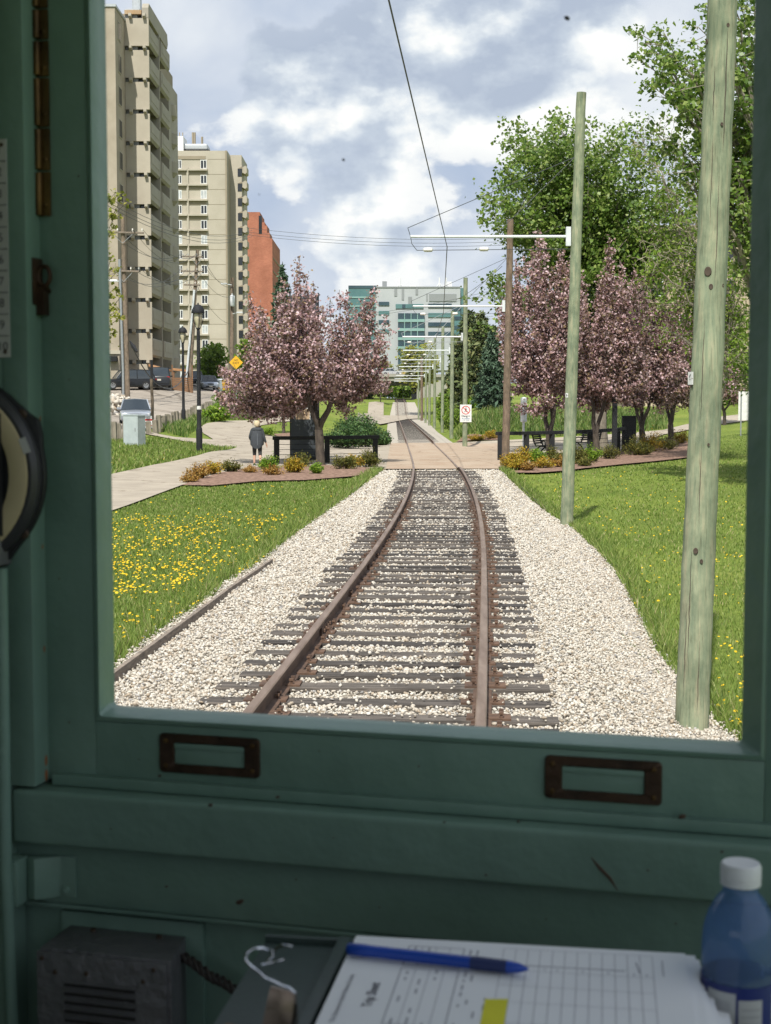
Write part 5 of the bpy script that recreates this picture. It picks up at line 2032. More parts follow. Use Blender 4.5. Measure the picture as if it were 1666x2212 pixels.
# ------------------------------------------------------------------ black fences with rails and cables
def fence(label, posts, d_of, rail_top, npanel_cables=4, post_w=.2, cap_h=.16):
    """posts: list of (px, base py); all stand at distance d_of(px)"""
    pts = []
    for px_, d in posts:
        q = P(px_, 1000, d)
        pts.append(Vector((q.x, d, gz(q.x, d))))
    t = thing('railing', label, 'railing', loc=tuple(pts[0]))
    for i, q in enumerate(pts):
        h = rail_top - .14
        m = MB().box(q.x - post_w / 2, q.x + post_w / 2, q.y - .09, q.y + .09, q.z - .1, q.z + h)
        m.build('post', M_BLK, t, bevel=.012)
    for a, b2 in zip(pts[:-1], pts[1:]):
        for k in range(npanel_cables):
            z_ = .14 + k * .19
            m = MB().tube([a + Vector((.08, 0, z_)), b2 + Vector((-.08, 0, z_))], .011, 6)
            m.build('cable', M_BLK, t)
    ra = [q + Vector((0, 0, rail_top - .07)) for q in pts]
    ra[0] += Vector((-.14, 0, 0)); ra[-1] += Vector((.14, 0, 0))
    m = MB()
    for a, b2 in zip(ra[:-1], ra[1:]):
        d_ = (b2 - a).normalized(); n_ = Vector((-d_.y, d_.x, 0)).normalized() * .085
        up = Vector((0, 0, .07))
        m.add([a - n_ - up, a + n_ - up, a + n_ + up, a - n_ + up, b2 - n_ - up, b2 + n_ - up, b2 + n_ + up, b2 - n_ + up], [(0, 1, 2, 3), (7, 6, 5, 4), (0, 4, 5, 1), (1, 5, 6, 2), (2, 6, 7, 3), (3, 7, 4, 0)])
    m.build('top_rail', M_BLK, t, bevel=.015)
    return t


fence('black railing with cable infill in front of the left blossom tree and path', [(598, 54.6), (707, 55.2), (811, 55.8)], None, 1.02)
fence('black railing with cable infill in front of the bike racks on the right', [(1081, 57.5), (1137, 58.8), (1192, 60), (1238, 61), (1274, 62.0), (1334, 63.5), (1352, 66)], None, 1.12, 4, .22)
# dark square posts at its right end
for (px_, d, h_, w_, lab_) in ((1327, 61.0, 2.75, .20, 'tall slim black post standing before the right railing under the blossom'), (1358, 65, 1.55, .62, 'wide low black pillar at the right end of the railing')):
    q = P(px_, 1000, d); z_ = gz(q.x, d)
    t = thing('dark_post', lab_, 'post', loc=(q.x, d, z_))
    MB().box(-w_ / 2, w_ / 2, -.1, .1, -.1, h_).build('post_body', M_BLK, t, local=True, bevel=.015)
    MB().box(-w_ / 2 - .02, w_ / 2 + .02, -.12, .12, h_, h_ + .05).build('post_cap', M_BLK, t, local=True, bevel=.01)
# dark information pillar behind the left tree
q = P(660, 1000, 57.4); z_ = gz(q.x, q.y)
M_PIL = mat('dark_pillar_panel', (0.040, 0.048, 0.056), 0.5, col2=(0.032, 0.038, 0.044), scale=2)
t = thing('information_pillar', 'tall dark information pillar with a small picture panel behind the left blossom tree', 'pillar', loc=(q.x, q.y, z_))
MB().box(-.56, .50, -.16, .16, .10, 6.4).build('pillar_panel', M_PIL, t, local=True, bevel=.02)
MB().box(-.60, -.561, -.13, .13, .0, 6.5).build('side_trim', M_BLK, t, local=True)
MB().box(.501, .55, -.13, .13, .0, 6.5).build('side_trim', M_BLK, t, local=True)
MB().box(-.30, .62, -.24, .24, -.05, .10).build('pillar_foot', M_BLK, t, local=True, bevel=.01)
pp = MB().box(-.36, .20, -.168, -.1605, 1.58, 2.0).build('picture_panel', mat('faded_picture', (0.50, 0.36, 0.22), 0.6, col2=(0.28, 0.20, 0.14), scale=7), t, local=True)
m = MB().box(-.37, .21, -.172, -.168, 1.985, 2.02).box(.185, .21, -.172, -.168, 1.57, 1.985)
m.build('picture_frame', M_WHITE, pp, local=True)
# bike racks / benches behind the right railing
def bench(px_, d, label):
    q = P(px_, 1000, d); z_ = gz(q.x, d)
    t = thing('park_bench', label, 'bench', loc=(q.x, d, z_))
    for s_ in (-1, 1):
        m = MB()
        pts = [Vector((s_ * .62, .30, 0)), Vector((s_ * .62, .16, .24)), Vector((s_ * .62, -.05, .42)), Vector((s_ * .62, -.28, .40)), Vector((s_ * .62, -.34, .22)), Vector((s_ * .62, -.26, 0))]
        m.tube(pts, .035, 6)
        m.tube([Vector((s_ * .62, .12, .40)), Vector((s_ * .62, .24, .62)), Vector((s_ * .62, .30, .92))], .032, 6)
        m.tube([Vector((s_ * .62, -.28, .40)), Vector((s_ * .62, -.26, .62)), Vector((s_ * .62, .0, .66)), Vector((s_ * .62, .24, .62))], .028, 6)
        m.build('end_frame', M_BLK, t, local=True, smooth=True)
    m = MB()
    for k in range(5):
        m.box(-.7, .7, -.30 + k * .085, -.30 + k * .085 + .065, .42, .45)
    m.build('seat', M_BLK, t, local=True)
    m = MB()
    for k in range(5):
        m.box(-.7, .7, .16 + k * .026, .19 + k * .026, .52 + k * .085, .585 + k * .085)
    m.build('backrest', M_BLK, t, local=True)
    return t


b1_ = bench(1172, 63, 'black metal bench seen through the right railing, left one of two')
b1_.rotation_euler = (0, 0, R(70))
b2_ = bench(1268, 66, 'black metal bench seen through the right railing, right one of two')
b2_.rotation_euler = (0, 0, R(-60))
# sign at the right edge, seen from behind
q = P(1600, 952, 74); q.z = gz(q.x, 74)
t = thing('sign_back', 'white sign board on a grey post seen from behind at the right window edge', 'sign', loc=tuple(q))
MB().lathe([(.035, -.1), (.035, 2.25)], n=8).build('sign_post', M_STEEL, t, local=True)
MB().box(-.13, .75, .036, .05, .75, 2.2).build('sign_board', M_WHITE, t, local=True, bevel=.005)
# pale utility pipe on the right bank
q = P(1131, 960, 78); q.z = gz(q.x, 78)
o = MB().lathe([(.06, -.1), (.06, 1.3), (.17, 1.35), (.17, 2.6), (.05, 2.65)], n=10, c=tuple(q)).build('vent_pipe', M_ARM, smooth=True)
tag(o, 'pale grey standpipe on the grass bank behind the right railing', 'standpipe')
# ------------------------------------------------------------------ trees and shrubs
M_BARK = mat('dark_bark', (0.10, 0.078, 0.062), 0.9, col2=(0.045, 0.035, 0.029), scale=9, stretch=(1, 1, .35), bump=.6)
M_BARKL = mat('pale_bark', (0.30, 0.265, 0.21), 0.9, col2=(0.16, 0.135, 0.105), scale=6, stretch=(1, 1, .5), bump=.5)
M_CRAB = leaf_mat('crabapple_leaf', [(0, (0.075, 0.043, 0.036)), (.17, (0.20, 0.122, 0.098)), (.36, (0.33, 0.215, 0.175)), (.44, (0.50, 0.31, 0.325)), (.64, (0.63, 0.44, 0.46)), (.84, (0.73, 0.57, 0.60)), (.9, (0.21, 0.18, 0.075)), (1, (0.40, 0.28, 0.165))], trans=.37, rough=.5)
M_COTTON = leaf_mat('poplar_leaf', [(0, (0.06, 0.115, 0.02)), (.4, (0.13, 0.22, 0.035)), (.75, (0.21, 0.31, 0.055)), (1, (0.34, 0.40, 0.13))], trans=.42, rough=.4, spec=.45)
M_YOUNG = leaf_mat('young_leaf', [(0, (0.09, 0.17, 0.015)), (.5, (0.16, 0.26, 0.025)), (1, (0.26, 0.33, 0.06))], trans=.4)
M_YELLEAF = leaf_mat('yellow_green_leaf', [(0, (0.17, 0.20, 0.03)), (.5, (0.27, 0.29, 0.05)), (1, (0.36, 0.33, 0.09))], trans=.4)
M_SPRUCE = leaf_mat('spruce_needle', [(0, (0.028, 0.055, 0.03)), (.5, (0.065, 0.12, 0.07)), (1, (0.15, 0.21, 0.135))], trans=.1, rough=.6)
M_SPRUCEY = leaf_mat('spruce_young', [(0, (0.05, 0.08, 0.026)), (.5, (0.12, 0.165, 0.05)), (1, (0.22, 0.24, 0.09))], trans=.15, rough=.6)
M_PINE = leaf_mat('pine_needle', [(0, (0.04, 0.065, 0.024)), (.5, (0.11, 0.15, 0.055)), (.85, (0.19, 0.215, 0.085)), (1, (0.26, 0.24, 0.11))], trans=.15, rough=.6)
M_GOLD = leaf_mat('golden_spirea', [(0, (0.16, 0.15, 0.012)), (.4, (0.36, 0.27, 0.02)), (.7, (0.46, 0.25, 0.03)), (1, (0.42, 0.36, 0.05))], trans=.3)
M_LIME = leaf_mat('lime_shrub', [(0, (0.07, 0.15, 0.012)), (.5, (0.16, 0.29, 0.02)), (1, (0.30, 0.38, 0.05))], trans=.35)
M_OLIVE = leaf_mat('olive_shrub', [(0, (0.05, 0.065, 0.012)), (.5, (0.11, 0.12, 0.025)), (1, (0.23, 0.19, 0.04))], trans=.3)
M_ORANGE = leaf_mat('orange_shrub', [(0, (0.20, 0.10, 0.02)), (.5, (0.36, 0.19, 0.04)), (1, (0.40, 0.30, 0.09))], trans=.3)
M_JUN = leaf_mat('juniper', [(0, (0.02, 0.055, 0.018)), (.5, (0.045, 0.105, 0.03)), (1, (0.12, 0.19, 0.06))], trans=.15)


LIGHT_LEAN = 0.8


def leaves(pts, size, jitter=.35, aspect=.62, up=0.0, seed=0):
    """four-cornered leaves at pts (n,3), turned at random; returns V, F"""
    rg = np.random.default_rng(seed)
    pts = np.asarray(pts)
    n = len(pts)
    nrm = rg.normal(size=(n, 3)); nrm[:, 2] += up
    nrm += np.array([-.12, -.42, .62]) * LIGHT_LEAN        # leaves turn their faces to the light
    nrm /= np.linalg.norm(nrm, axis=1, keepdims=True)
    a = rg.normal(size=(n, 3))
    a -= nrm * (a * nrm).sum(1, keepdims=True)
    a /= np.linalg.norm(a, axis=1, keepdims=True)
    b = np.cross(nrm, a)
    s = (np.asarray(size) * rg.uniform(1 - jitter, 1 + jitter, n))[:, None]
    V = np.stack([pts - a * s * .5, pts + b * s * .5 * aspect + a * s * .05 + nrm * s * .12, pts + a * s * .5, pts - b * s * .5 * aspect + a * s * .05 + nrm * s * .12], 1)
    return V.reshape(-1, 3), np.arange(4 * n).reshape(-1, 4)


def leaf_mesh(name, pts, size, material, parent, seed=0, **k):
    V, Fq = leaves(pts, size, seed=seed, **k)
    return np_mesh(name, V, Fq, material, parent)


def curve_pts(a, b, bow, n, rnd, wob=.05):
    a, b = Vector(a), Vector(b)
    out = []
    L = (b - a).length
    for i in range(n + 1):
        t = i / n
        q = a.lerp(b, t) + bow * (4 * t * (1 - t))
        if 0 < i < n:
            q = q + Vector((rnd.uniform(-1, 1), rnd.uniform(-1, 1), rnd.uniform(-1, 1))) * wob * L / n * 2
        out.append(q)
    return out


def crab_tree(label, base, H, W, tips, nleaf, lsz, seed, trunk_h=.75, r0=.13, fork=3, grp=None, droop=0, keep_off=None):
    """blossoming crab apple: short trunk, forked limbs, many leafy upright shoots ending at tips (x, z relative, fractions of W and H)"""
    rnd = random.Random(seed); rg = np.random.default_rng(seed)
    base = Vector(base)
    t = thing('crabapple_tree', label, 'tree', loc=tuple(base), group=grp)
    m = MB()
    f0 = base + Vector((rnd.uniform(-.05, .05), 0, trunk_h))
    m.tube(curve_pts(base + Vector((0, 0, -.15)), f0, Vector((.03, 0, 0)), 4, rnd, .03), [r0 * 1.15, r0 * 1.0, r0 * .95, r0 * .95, r0 * .9], 9)
    P_, S_ = [], []
    forks = []
    for k in range(fork):
        an = 2 * math.pi * (k + rnd.uniform(-.2, .2)) / fork + seed
        f1 = f0 + Vector((math.cos(an) * W * .10, math.sin(an) * W * .10, H * rnd.uniform(.12, .2)))
        m.tube(curve_pts(f0 - Vector((0, 0, .05)), f1, Vector((0, 0, -.05)), 3, rnd, .08), [r0 * .7, r0 * .6, r0 * .52, r0 * .45], 7)
        forks.append(f1)
    targets = []
    for (fx, fz, fy) in tips:
        targets.append(Vector((base.x + fx * W, base.y + fy * W, base.z + fz * H)))
    for tg in targets:
        st = min(forks, key=lambda q: (q - tg).length + rnd.uniform(0, .6))
        L = (tg - st).length
        out = Vector((tg.x - st.x, tg.y - st.y, 0)) * .18
        n_ = max(5, int(L / .45))
        pts = curve_pts(st, tg, out - Vector((0, 0, .10 * L)), n_, rnd, .05)
        rr = [max(.008, r0 * .38 * (1 - i / n_) ** 1.2) for i in range(n_ + 1)]
        m.tube(pts, rr, 5)
        # side shoots
        for i in range(1, n_):
            for _ in range(2):
                d = Vector((rnd.uniform(-1, 1), rnd.uniform(-1, 1), rnd.uniform(-.1, .9))).normalized() * rnd.uniform(.25, .75) * min(1.0, .45 + .6 * (1 - i / n_))
                e = pts[i] + d
                P_.append((pts[i], e, .16)); m.tube([pts[i], e], [.010, .004], 3, cap=False)
        for i in range(max(1, n_ // 3), n_):
            P_.append((pts[i], pts[i + 1], .13 if i > n_ * .75 else .22))
    br = m.build('trunk', M_BARK, t, smooth=True)
    lens = np.array([(b_ - a_).length for a_, b_, _ in P_]); pr_ = lens * np.array([(.7 + c * 2) for _, _, c in P_]); pr_ /= pr_.sum()
    idx = rg.choice(len(P_), nleaf, p=pr_)
    A = np.array([tuple(P_[i][0]) for i in range(len(P_))]); B = np.array([tuple(P_[i][1]) for i in range(len(P_))]); Cw = np.array([c for _, _, c in P_])
    tt = rg.random(nleaf)[:, None]
    pts = A[idx] * (1 - tt) + B[idx] * tt + rg.normal(0, 1, (nleaf, 3)) * (Cw[idx] * .62)[:, None]
    if keep_off is not None:           # a gap in the crown
        c_, r_ = keep_off
        dv = (pts - np.array(cam.location)); dv /= np.linalg.norm(dv, axis=1, keepdims=True)
        cv = np.array((Vector(c_) - cam.location).normalized())
        pts = pts[np.arccos(np.clip(dv @ cv, -1, 1)) > r_]
    leaf_mesh('crown', pts, lsz, M_CRAB, t, seed=seed)
    return t


def tips_ball(n, rnd, zc=.56, rz=.40, rx=.5, ry=.42, lowcut=.28, shape=None):
    out = []
    while len(out) < n:
        v = Vector((rnd.gauss(0, 1), rnd.gauss(0, 1), rnd.gauss(0, 1))).normalized() * rnd.uniform(.35, 1.0) ** .5
        fx, fy, fz = v.x * rx, v.y * ry, zc + v.z * rz
        if fz < lowcut:
            continue
        out.append((fx, fz, fy))
    return out


rnd = random.Random(3)
# left tree: base pixel (690, 1000); crown x 470..835, y 556..930
D1 = 53.6
s1 = pxm(D1)
b1x = P(691, 1003, D1); b1x.z = gz(b1x.x, D1)


def px_tips(lst, base, H, W, d, ry=.0):
    out = []
    for (px_, py_) in lst:
        q = P(px_, py_, d)
        out.append(((q.x - base.x) / W, (q.z - base.z) / H, ry if ry else 0.0))
    return out


W1, H1 = 365 * s1, 445 * s1
sil = [(648, 556), (640, 580), (541, 634), (560, 660), (600, 640), (617, 612), (680, 618), (712, 640), (734, 628), (752, 632), (768, 665), (800, 625), (788, 640), (812, 622), (835, 680), (822, 720), (833, 770), (815, 800), (826, 735), (790, 700), (760, 690), (640, 640), (660, 600),
       (590, 700), (560, 720), (487, 800), (475, 790), (483, 820), (466, 845), (470, 870), (500, 885), (540, 890), (575, 900), (610, 905), (550, 850), (520, 820), (560, 780), (620, 690), (700, 670), (490, 860), (510, 878), (530, 895), (555, 880), (590, 890), (600, 870), (740, 720), (790, 760), (800, 830), (780, 860), (750, 890), (760, 840), (720, 820), (640, 880), (690, 560 + 100)]
tp = []
for (x_, y_) in sil:
    q = P(x_, y_, D1)
    edge = min(1, math.hypot((x_ - 655) / 190, (y_ - 760) / 170))
    tp.append(((q.x - b1x.x) / W1, (q.z - b1x.z) / H1, rnd.uniform(-.42, .42) * (1.05 - edge * .75)))
tp += [(a_ + (640 - 690) * s1 / W1, b_, c_) for a_, b_, c_ in tips_ball(46, rnd, zc=.54, rz=.30, rx=.46, ry=.42, lowcut=.24)]
crab_tree('large pink and bronze blossoming crabapple tree by the left railing, hiding a dark pillar', b1x, H1, W1, tp, 46000, .122, 21, trunk_h=1.3, r0=.17, fork=4, grp='blossoming crabapple trees', keep_off=(P(509, 783, 108), 17 / F))

# right-hand trees, from the pole to the window's edge
for k, (bqx, bqy, d, xl, xr, yt, nl, lab_, sd, extra) in enumerate((
        (1185, 988, 60.5, 1080, 1270, 500, 24000, 'pink crabapple tree just right of the brown pole, forked trunk behind the railing', 5, [(1160, 498), (1150, 540), (1113, 560), (1100, 590), (1090, 640), (1170, 530), (1205, 545), (1225, 565), (1240, 600), (1255, 640), (1240, 580), (1082, 700), (1085, 760), (1095, 830), (1120, 880), (1150, 890), (1230, 870), (1135, 555)]),
        (1288, 990, 61.5, 1190, 1400, 525, 26000, 'pink crabapple tree between the two green poles, leaning trunk before the tall black post', 8, [(1308, 522), (1312, 560), (1298, 590), (1260, 590), (1340, 600), (1370, 600), (1225, 590), (1240, 570), (1350, 570), (1375, 580), (1390, 610), (1390, 640), (1400, 720), (1395, 800), (1370, 860), (1320, 880), (1250, 880), (1220, 840), (1290, 890)]),
        (1386, 968, 66, 1320, 1490, 570, 20000, 'pink crabapple tree left of the nearest pole, with three spreading limbs', 12, [(1415, 575), (1405, 590), (1440, 600), (1470, 630), (1490, 660), (1485, 740), (1490, 820), (1470, 870), (1430, 890), (1380, 880), (1340, 860), (1350, 600), (1380, 590), (1450, 600), (1480, 610), (1340, 620)]),
        (1446, 958, 70, 1400, 1530, 600, 13000, 'pink crabapple tree with twin trunks partly behind the nearest pole', 15, [(1500, 625), (1520, 680), (1530, 740), (1525, 820), (1500, 880), (1460, 890), (1480, 600), (1440, 650)]))):
    sq = pxm(d)
    bq_ = P(bqx, bqy, d); bq_.z = gz(bq_.x, d)
    Wq, Hq = (xr - xl) * sq, (bqy - yt) * sq
    tq = px_tips(extra, bq_, Hq, Wq, d)
    tq = [(a_, b2, rnd.uniform(-.3, .3)) for a_, b2, _ in tq]
    off_ = ((xl + xr) / 2 - bqx) / (xr - xl)
    tq += [(a_ + off_, b2, c_) for a_, b2, c_ in tips_ball(58, rnd, zc=.55, rz=.37, rx=.54, ry=.45, lowcut=.27)]
    crab_tree(lab_, bq_, Hq, Wq, tq, int(nl * 1.6), .13, sd, trunk_h=.95, r0=.15, fork=3, grp='blossoming crabapple trees')
# smaller pink trees further right and one far down the path
for (bqx, bqy, d, w_, h_, nl, lab_, sd) in ((1565, 930, 84, 3.4, 4.4, 3500, 'small pink crabapple tree just right of the nearest pole', 31), (822, 868, 292, 6.5, 6.5, 1800, 'small pink blossom tree beyond the far path under the bridge', 33), (612, 946, 88, 2.6, 3.8, 1800, 'small crabapple tree on the mulch island behind the pillar', 35)):
    bq_ = P(bqx, bqy, d); bq_.z = gz(bq_.x, d)
    crab_tree(lab_, bq_, h_, w_, tips_ball(34, rnd, lowcut=.3), nl, .15 if d < 100 else .35, sd, trunk_h=.8, r0=.1, grp='blossoming crabapple trees')


def broadleaf(name, label, cat, base, tips, r0, nleaf, lsz, material, bark, seed, clump=.55, trunk_top=None, grp=None, dens_low=0.0, twigs=0, dangle=0.0):
    """trunk, limbs to each tip, leafy clumps round the limb ends; tips are world points"""
    rnd = random.Random(seed); rg = np.random.default_rng(seed)
    base = Vector(base)
    t = thing(name, label, cat, loc=tuple(base), group=grp)
    m = MB()
    top = Vector(trunk_top) if trunk_top is not None else base + Vector((0, 0, (sum(q.z for q in tips) / len(tips) - base.z) * .55))
    n_ = 8
    tr_ = curve_pts(base - Vector((0, 0, .3)), top, Vector((0, 0, 0)), n_, rnd, .04)
    m.tube(tr_, [r0 * (1 - .55 * i / n_) for i in range(n_ + 1)], 9)
    P_, Cw = [], []
    for tg in tips:
        k = min(n_, max(2, int(n_ * (.35 + .65 * min(1, max(0, (tg.z - base.z) / max(.1, top.z - base.z) - .35))))))
        st = tr_[rnd.randint(max(2, k - 2), k)]
        L = (tg - st).length
        nn = max(4, int(L / .8))
        pts = curve_pts(st, tg, Vector((0, 0, .06 * L)), nn, rnd, .07)
        m.tube(pts, [max(.012, r0 * .34 * (1 - i / nn) ** 1.1) for i in range(nn + 1)], 5)
        for i in range(max(1, nn // 3), nn + 1):
            for _ in range(3):
                e = pts[i] + Vector((rnd.gauss(0, 1), rnd.gauss(0, 1), rnd.gauss(0, .75))) * clump * rnd.uniform(.5, 1.3)
                m.tube([pts[i], e], [.014, .005], 3, cap=False)
                P_.append(e); Cw.append(clump * rnd.uniform(.28, .62))
            P_.append(pts[i]); Cw.append(clump * .45)
    m.build('trunk', bark, t, smooth=True)
    A = np.array([tuple(q) for q in P_]); Cw = np.array(Cw)
    idx = rg.integers(0, len(A), nleaf)
    pts = A[idx] + rg.normal(0, 1, (nleaf, 3)) * Cw[idx][:, None] * np.array([1, 1, .8])
    leaf_mesh('crown', pts, lsz, material, t, seed=seed, aspect=.8, up=.3)
    return t


def PT(lst, d, spread, rnd):
    return [P(x_, y_, d + rnd.uniform(-spread, spread)) for x_, y_ in lst]


rnd = random.Random(9)
# mid cottonwood behind the pink trees
d = 68
bq_ = P(1300, 960, d); bq_.z = gz(bq_.x, d)
lst = [(1102, 300), (1125, 345), (1092, 370), (1135, 300), (1080, 440), (1062, 462), (1105, 440), (1192, 285), (1205, 262), (1185, 320), (1245, 285), (1240, 300), (1290, 330), (1330, 320), (1347, 285), (1370, 350), (1400, 380), (1430, 420), (1150, 390), (1180, 420), (1230, 390), (1280, 380), (1330, 400), (1380, 430), (1120, 480), (1170, 480), (1220, 470), (1270, 460), (1320, 480), (1370, 490), (1330, 540), (1280, 530), (1230, 540), (1180, 530), (1380, 560), (1120, 400), (1150, 330), (1270, 420), (1350, 450), (1090, 500), (1300, 600), (1340, 590), (1400, 600), (1250, 600), (1410, 470), (1440, 500), (1420, 530), (1450, 560), (1470, 470), (1460, 430), (1440, 590), (1480, 530), (1075, 640), (1085, 660), (1080, 620)]
broadleaf('poplar_tree', 'broad bright green poplar tree rising behind the pink trees on the right', 'tree', bq_, PT(lst, d, 3.2, rnd), .38, 50000, .18, M_COTTON, M_BARKL, 41, clump=.62, trunk_top=P(1265, 450, d), grp='green poplar trees')
# near cottonwood on the right with spreading limbs
d = 42
bq_ = P(1690, 1010, d); bq_.z = gz(bq_.x, d)
lst = [(1378, 70), (1395, 95), (1383, 130), (1420, 115), (1440, 80), (1450, 120), (1428, 165), (1400, 180), (1445, 190), (1470, 195), (1490, 130), (1510, 150), (1465, 215), (1510, 60), (1500, 90), (1530, 25), (1540, 100), (1475, 240), (1500, 250), (1515, 205), (1540, 240), (1560, 60), (1600, 10), (1610, 60), (1600, 110), (1620, 150), (1590, 170), (1640, 30), (1420, 290), (1450, 305), (1480, 330), (1430, 325), (1510, 320), (1540, 340), (1500, 370), (1550, 400), (1600, 260), (1610, 330), (1600, 390), (1480, 400), (1530, 430), (1600, 440), (1650, 200), (1660, 300), (1680, 100), (1700, 250), (1720, 400), (1740, 60), (1700, -60), (1620, -60), (1560, -50), (1760, 180), (1570, 470), (1610, 500)]
near_tips = PT(lst, d, 2.4, rnd)
broadleaf('poplar_tree', 'near poplar tree at the right window edge with dark leafy limbs reaching into the sky', 'tree', bq_, near_tips, .40, 15000, .145, M_COTTON, M_BARKL, 43, clump=.30, trunk_top=P(1700, 200, d), grp='green poplar trees')
# bare twiggy willow between them
d = 56
bq_ = P(1522, 960, d); bq_.z = gz(bq_.x, d)
t = thing('willow_tree', 'half bare willow with tangled pale twigs behind the nearest pole', 'tree', loc=tuple(bq_))
m = MB(); mt = MB()
rnd = random.Random(12)
trunk_top = P(1570, 700, d)
m.tube(curve_pts(bq_ - Vector((0, 0, .3)), trunk_top, Vector((.2, 0, 0)), 6, rnd, .05), [.2, .19, .18, .17, .16, .14, .12], 8)
lp = []
for (x_, y_) in [(1385, 290), (1370, 305), (1420, 270), (1450, 300), (1390, 520), (1410, 480), (1380, 560), (1400, 620), (1450, 540), (1480, 500), (1470, 600), (1430, 660), (1510, 560), (1540, 520), (1560, 600), (1590, 560), (1610, 620), (1600, 700), (1620, 520), (1600, 460), (1580, 660), (1620, 760), (1570, 760), (1590, 820), (1440, 440), (1500, 440), (1630, 430), (1640, 680), (1500, 640), (1540, 680), (1400, 700), (1610, 840), (1460, 700)]:
    tg = P(x_, y_, d + rnd.uniform(-2.2, 2.2))
    st = bq_.lerp(trunk_top, rnd.uniform(.45, 1))
    L = (tg - st).length
    nn = max(5, int(L / .5))
    pts = curve_pts(st, tg, Vector((0, 0, .12 * L)), nn, rnd, .12)
    m.tube(pts, [max(.014, .10 * (1 - i / nn) ** 1.2) for i in range(nn + 1)], 5)
    for i in range(2, nn + 1):
        for _ in range(4):
            a = pts[i]
            dr = Vector((rnd.gauss(0, 1), rnd.gauss(0, 1), rnd.gauss(-.2, .8))).normalized()
            tw_ = [a]
            for s_ in range(6):
                dr = (dr + Vector((rnd.gauss(0, .75), rnd.gauss(0, .75), rnd.gauss(-.12, .7)))).normalized()
                tw_.append(tw_[-1] + dr * .17)
            mt.tube(tw_, [.013, .012, .011, .009, .008, .006, .005], 3, cap=False)
            lp += tw_[3:]
m.build('trunk', M_BARKL, t, smooth=True)
M_TWIG = mat('pale_twig', (0.36, 0.31, 0.235), 0.9, col2=(0.22, 0.185, 0.14), scale=3)
mt.build('twigs', M_TWIG, t)
rg = np.random.default_rng(5)
idx = rg.integers(0, len(lp), 9500)
leaf_mesh('crown', np.array([tuple(q) for q in lp])[idx] + rg.normal(0, .16, (9500, 3)), .13, M_YOUNG, t, seed=6)


def conifer(label, base, H, W, nl, lsz, material, seed, name='spruce_tree', droop=.25, bare=.06, irregular=.0, power=.85):
    rnd = random.Random(seed); rg = np.random.default_rng(seed)
    base = Vector(base)
    t = thing(name, label, 'tree', loc=tuple(base), group='conifers')
    m = MB()
    m.tube([base - Vector((0, 0, .3)), base + Vector((0, 0, H * .5)), base + Vector((0, 0, H))], [W * .04, W * .026, .02], 7)
    A, B, S_ = [], [], []
    z = bare * H
    while z < H * .985:
        f_ = z / H
        Lm = W * .5 * max(.03, (1 - f_) ** power) * 1.05
        nb = 9 if f_ < .7 else 6
        off = rnd.uniform(0, 6.28)
        for k in range(nb):
            an = off + 6.283 * k / nb + rnd.uniform(-.3, .3)
            L = Lm * rnd.uniform(.62, 1.12) * (1 + irregular * rnd.uniform(-.6, .5))
            a = base + Vector((0, 0, z))
            e = a + Vector((math.cos(an) * L, math.sin(an) * L, -droop * L + .14 * L * (f_ > .75) + L * .12))
            mid = a.lerp(e, .5) + Vector((0, 0, .05 * L))
            m.tube([a, mid, e], [.03, .02, .008], 3, cap=False)
            A.append(a.lerp(e, .12)); B.append(e); S_.append(L)
        z += H * .028 * (1.15 - .4 * f_)
    m.build('trunk', M_BARK, t)
    A = np.array([tuple(q) for q in A]); B = np.array([tuple(q) for q in B]); S_ = np.array(S_)
    pr_ = S_ / S_.sum()
    idx = rg.choice(len(A), nl, p=pr_)
    tt = (rg.random(nl) ** .7)[:, None]
    pts = A[idx] * (1 - tt) + B[idx] * tt
    spread = (S_[idx] * .13 * (1.15 - tt[:, 0] * .7))[:, None]
    pts += rg.normal(0, 1, (nl, 3)) * spread * np.array([1, 1, .5])
    leaf_mesh('crown', pts, lsz, material, t, seed=seed, aspect=.35, up=.5)
    return t


for (bqx, bqy, d, ytop, wpx, nl, lsz, mt_, lab_, sd, nm, dr, ir, pw) in (
        (612, 900, 118, 565, 120, 9000, .5, M_SPRUCE, 'dark spruce standing behind the left blossom tree beside the red brick tower', 51, 'spruce_tree', .3, .1, .8),
        (1062, 890, 108, 712, 78, 6500, .5, M_SPRUCE, 'blue green spruce behind the brown pole on the right bank', 52, 'spruce_tree', .3, .1, .75),
        (1038, 888, 150, 672, 92, 6000, .75, M_PINE, 'rough green pine at the top of the right bank behind the sign pole', 53, 'pine_tree', .12, .5, .5),
        (1012, 880, 185, 668, 84, 5000, .95, M_PINE, 'tall shaggy pine between the far trolley poles and the office block', 54, 'pine_tree', .1, .6, .45),
        (1065, 885, 170, 700, 80, 5000, .85, M_SPRUCEY, 'yellowish spruce behind the others on the right bank', 55, 'spruce_tree', .2, .35, .6),
        (985, 885, 215, 722, 52, 3500, 1.0, M_PINE, 'narrow pine partly hidden by the third trolley pole', 56, 'pine_tree', .12, .5, .5)):
    bq_ = P(bqx, bqy, d); bq_.z = gz(bq_.x, d)
    top = P(bqx, ytop, d)
    conifer(lab_, bq_, top.z - bq_.z, wpx * pxm(d), nl, lsz, mt_, sd, nm, dr, .05, ir, pw)

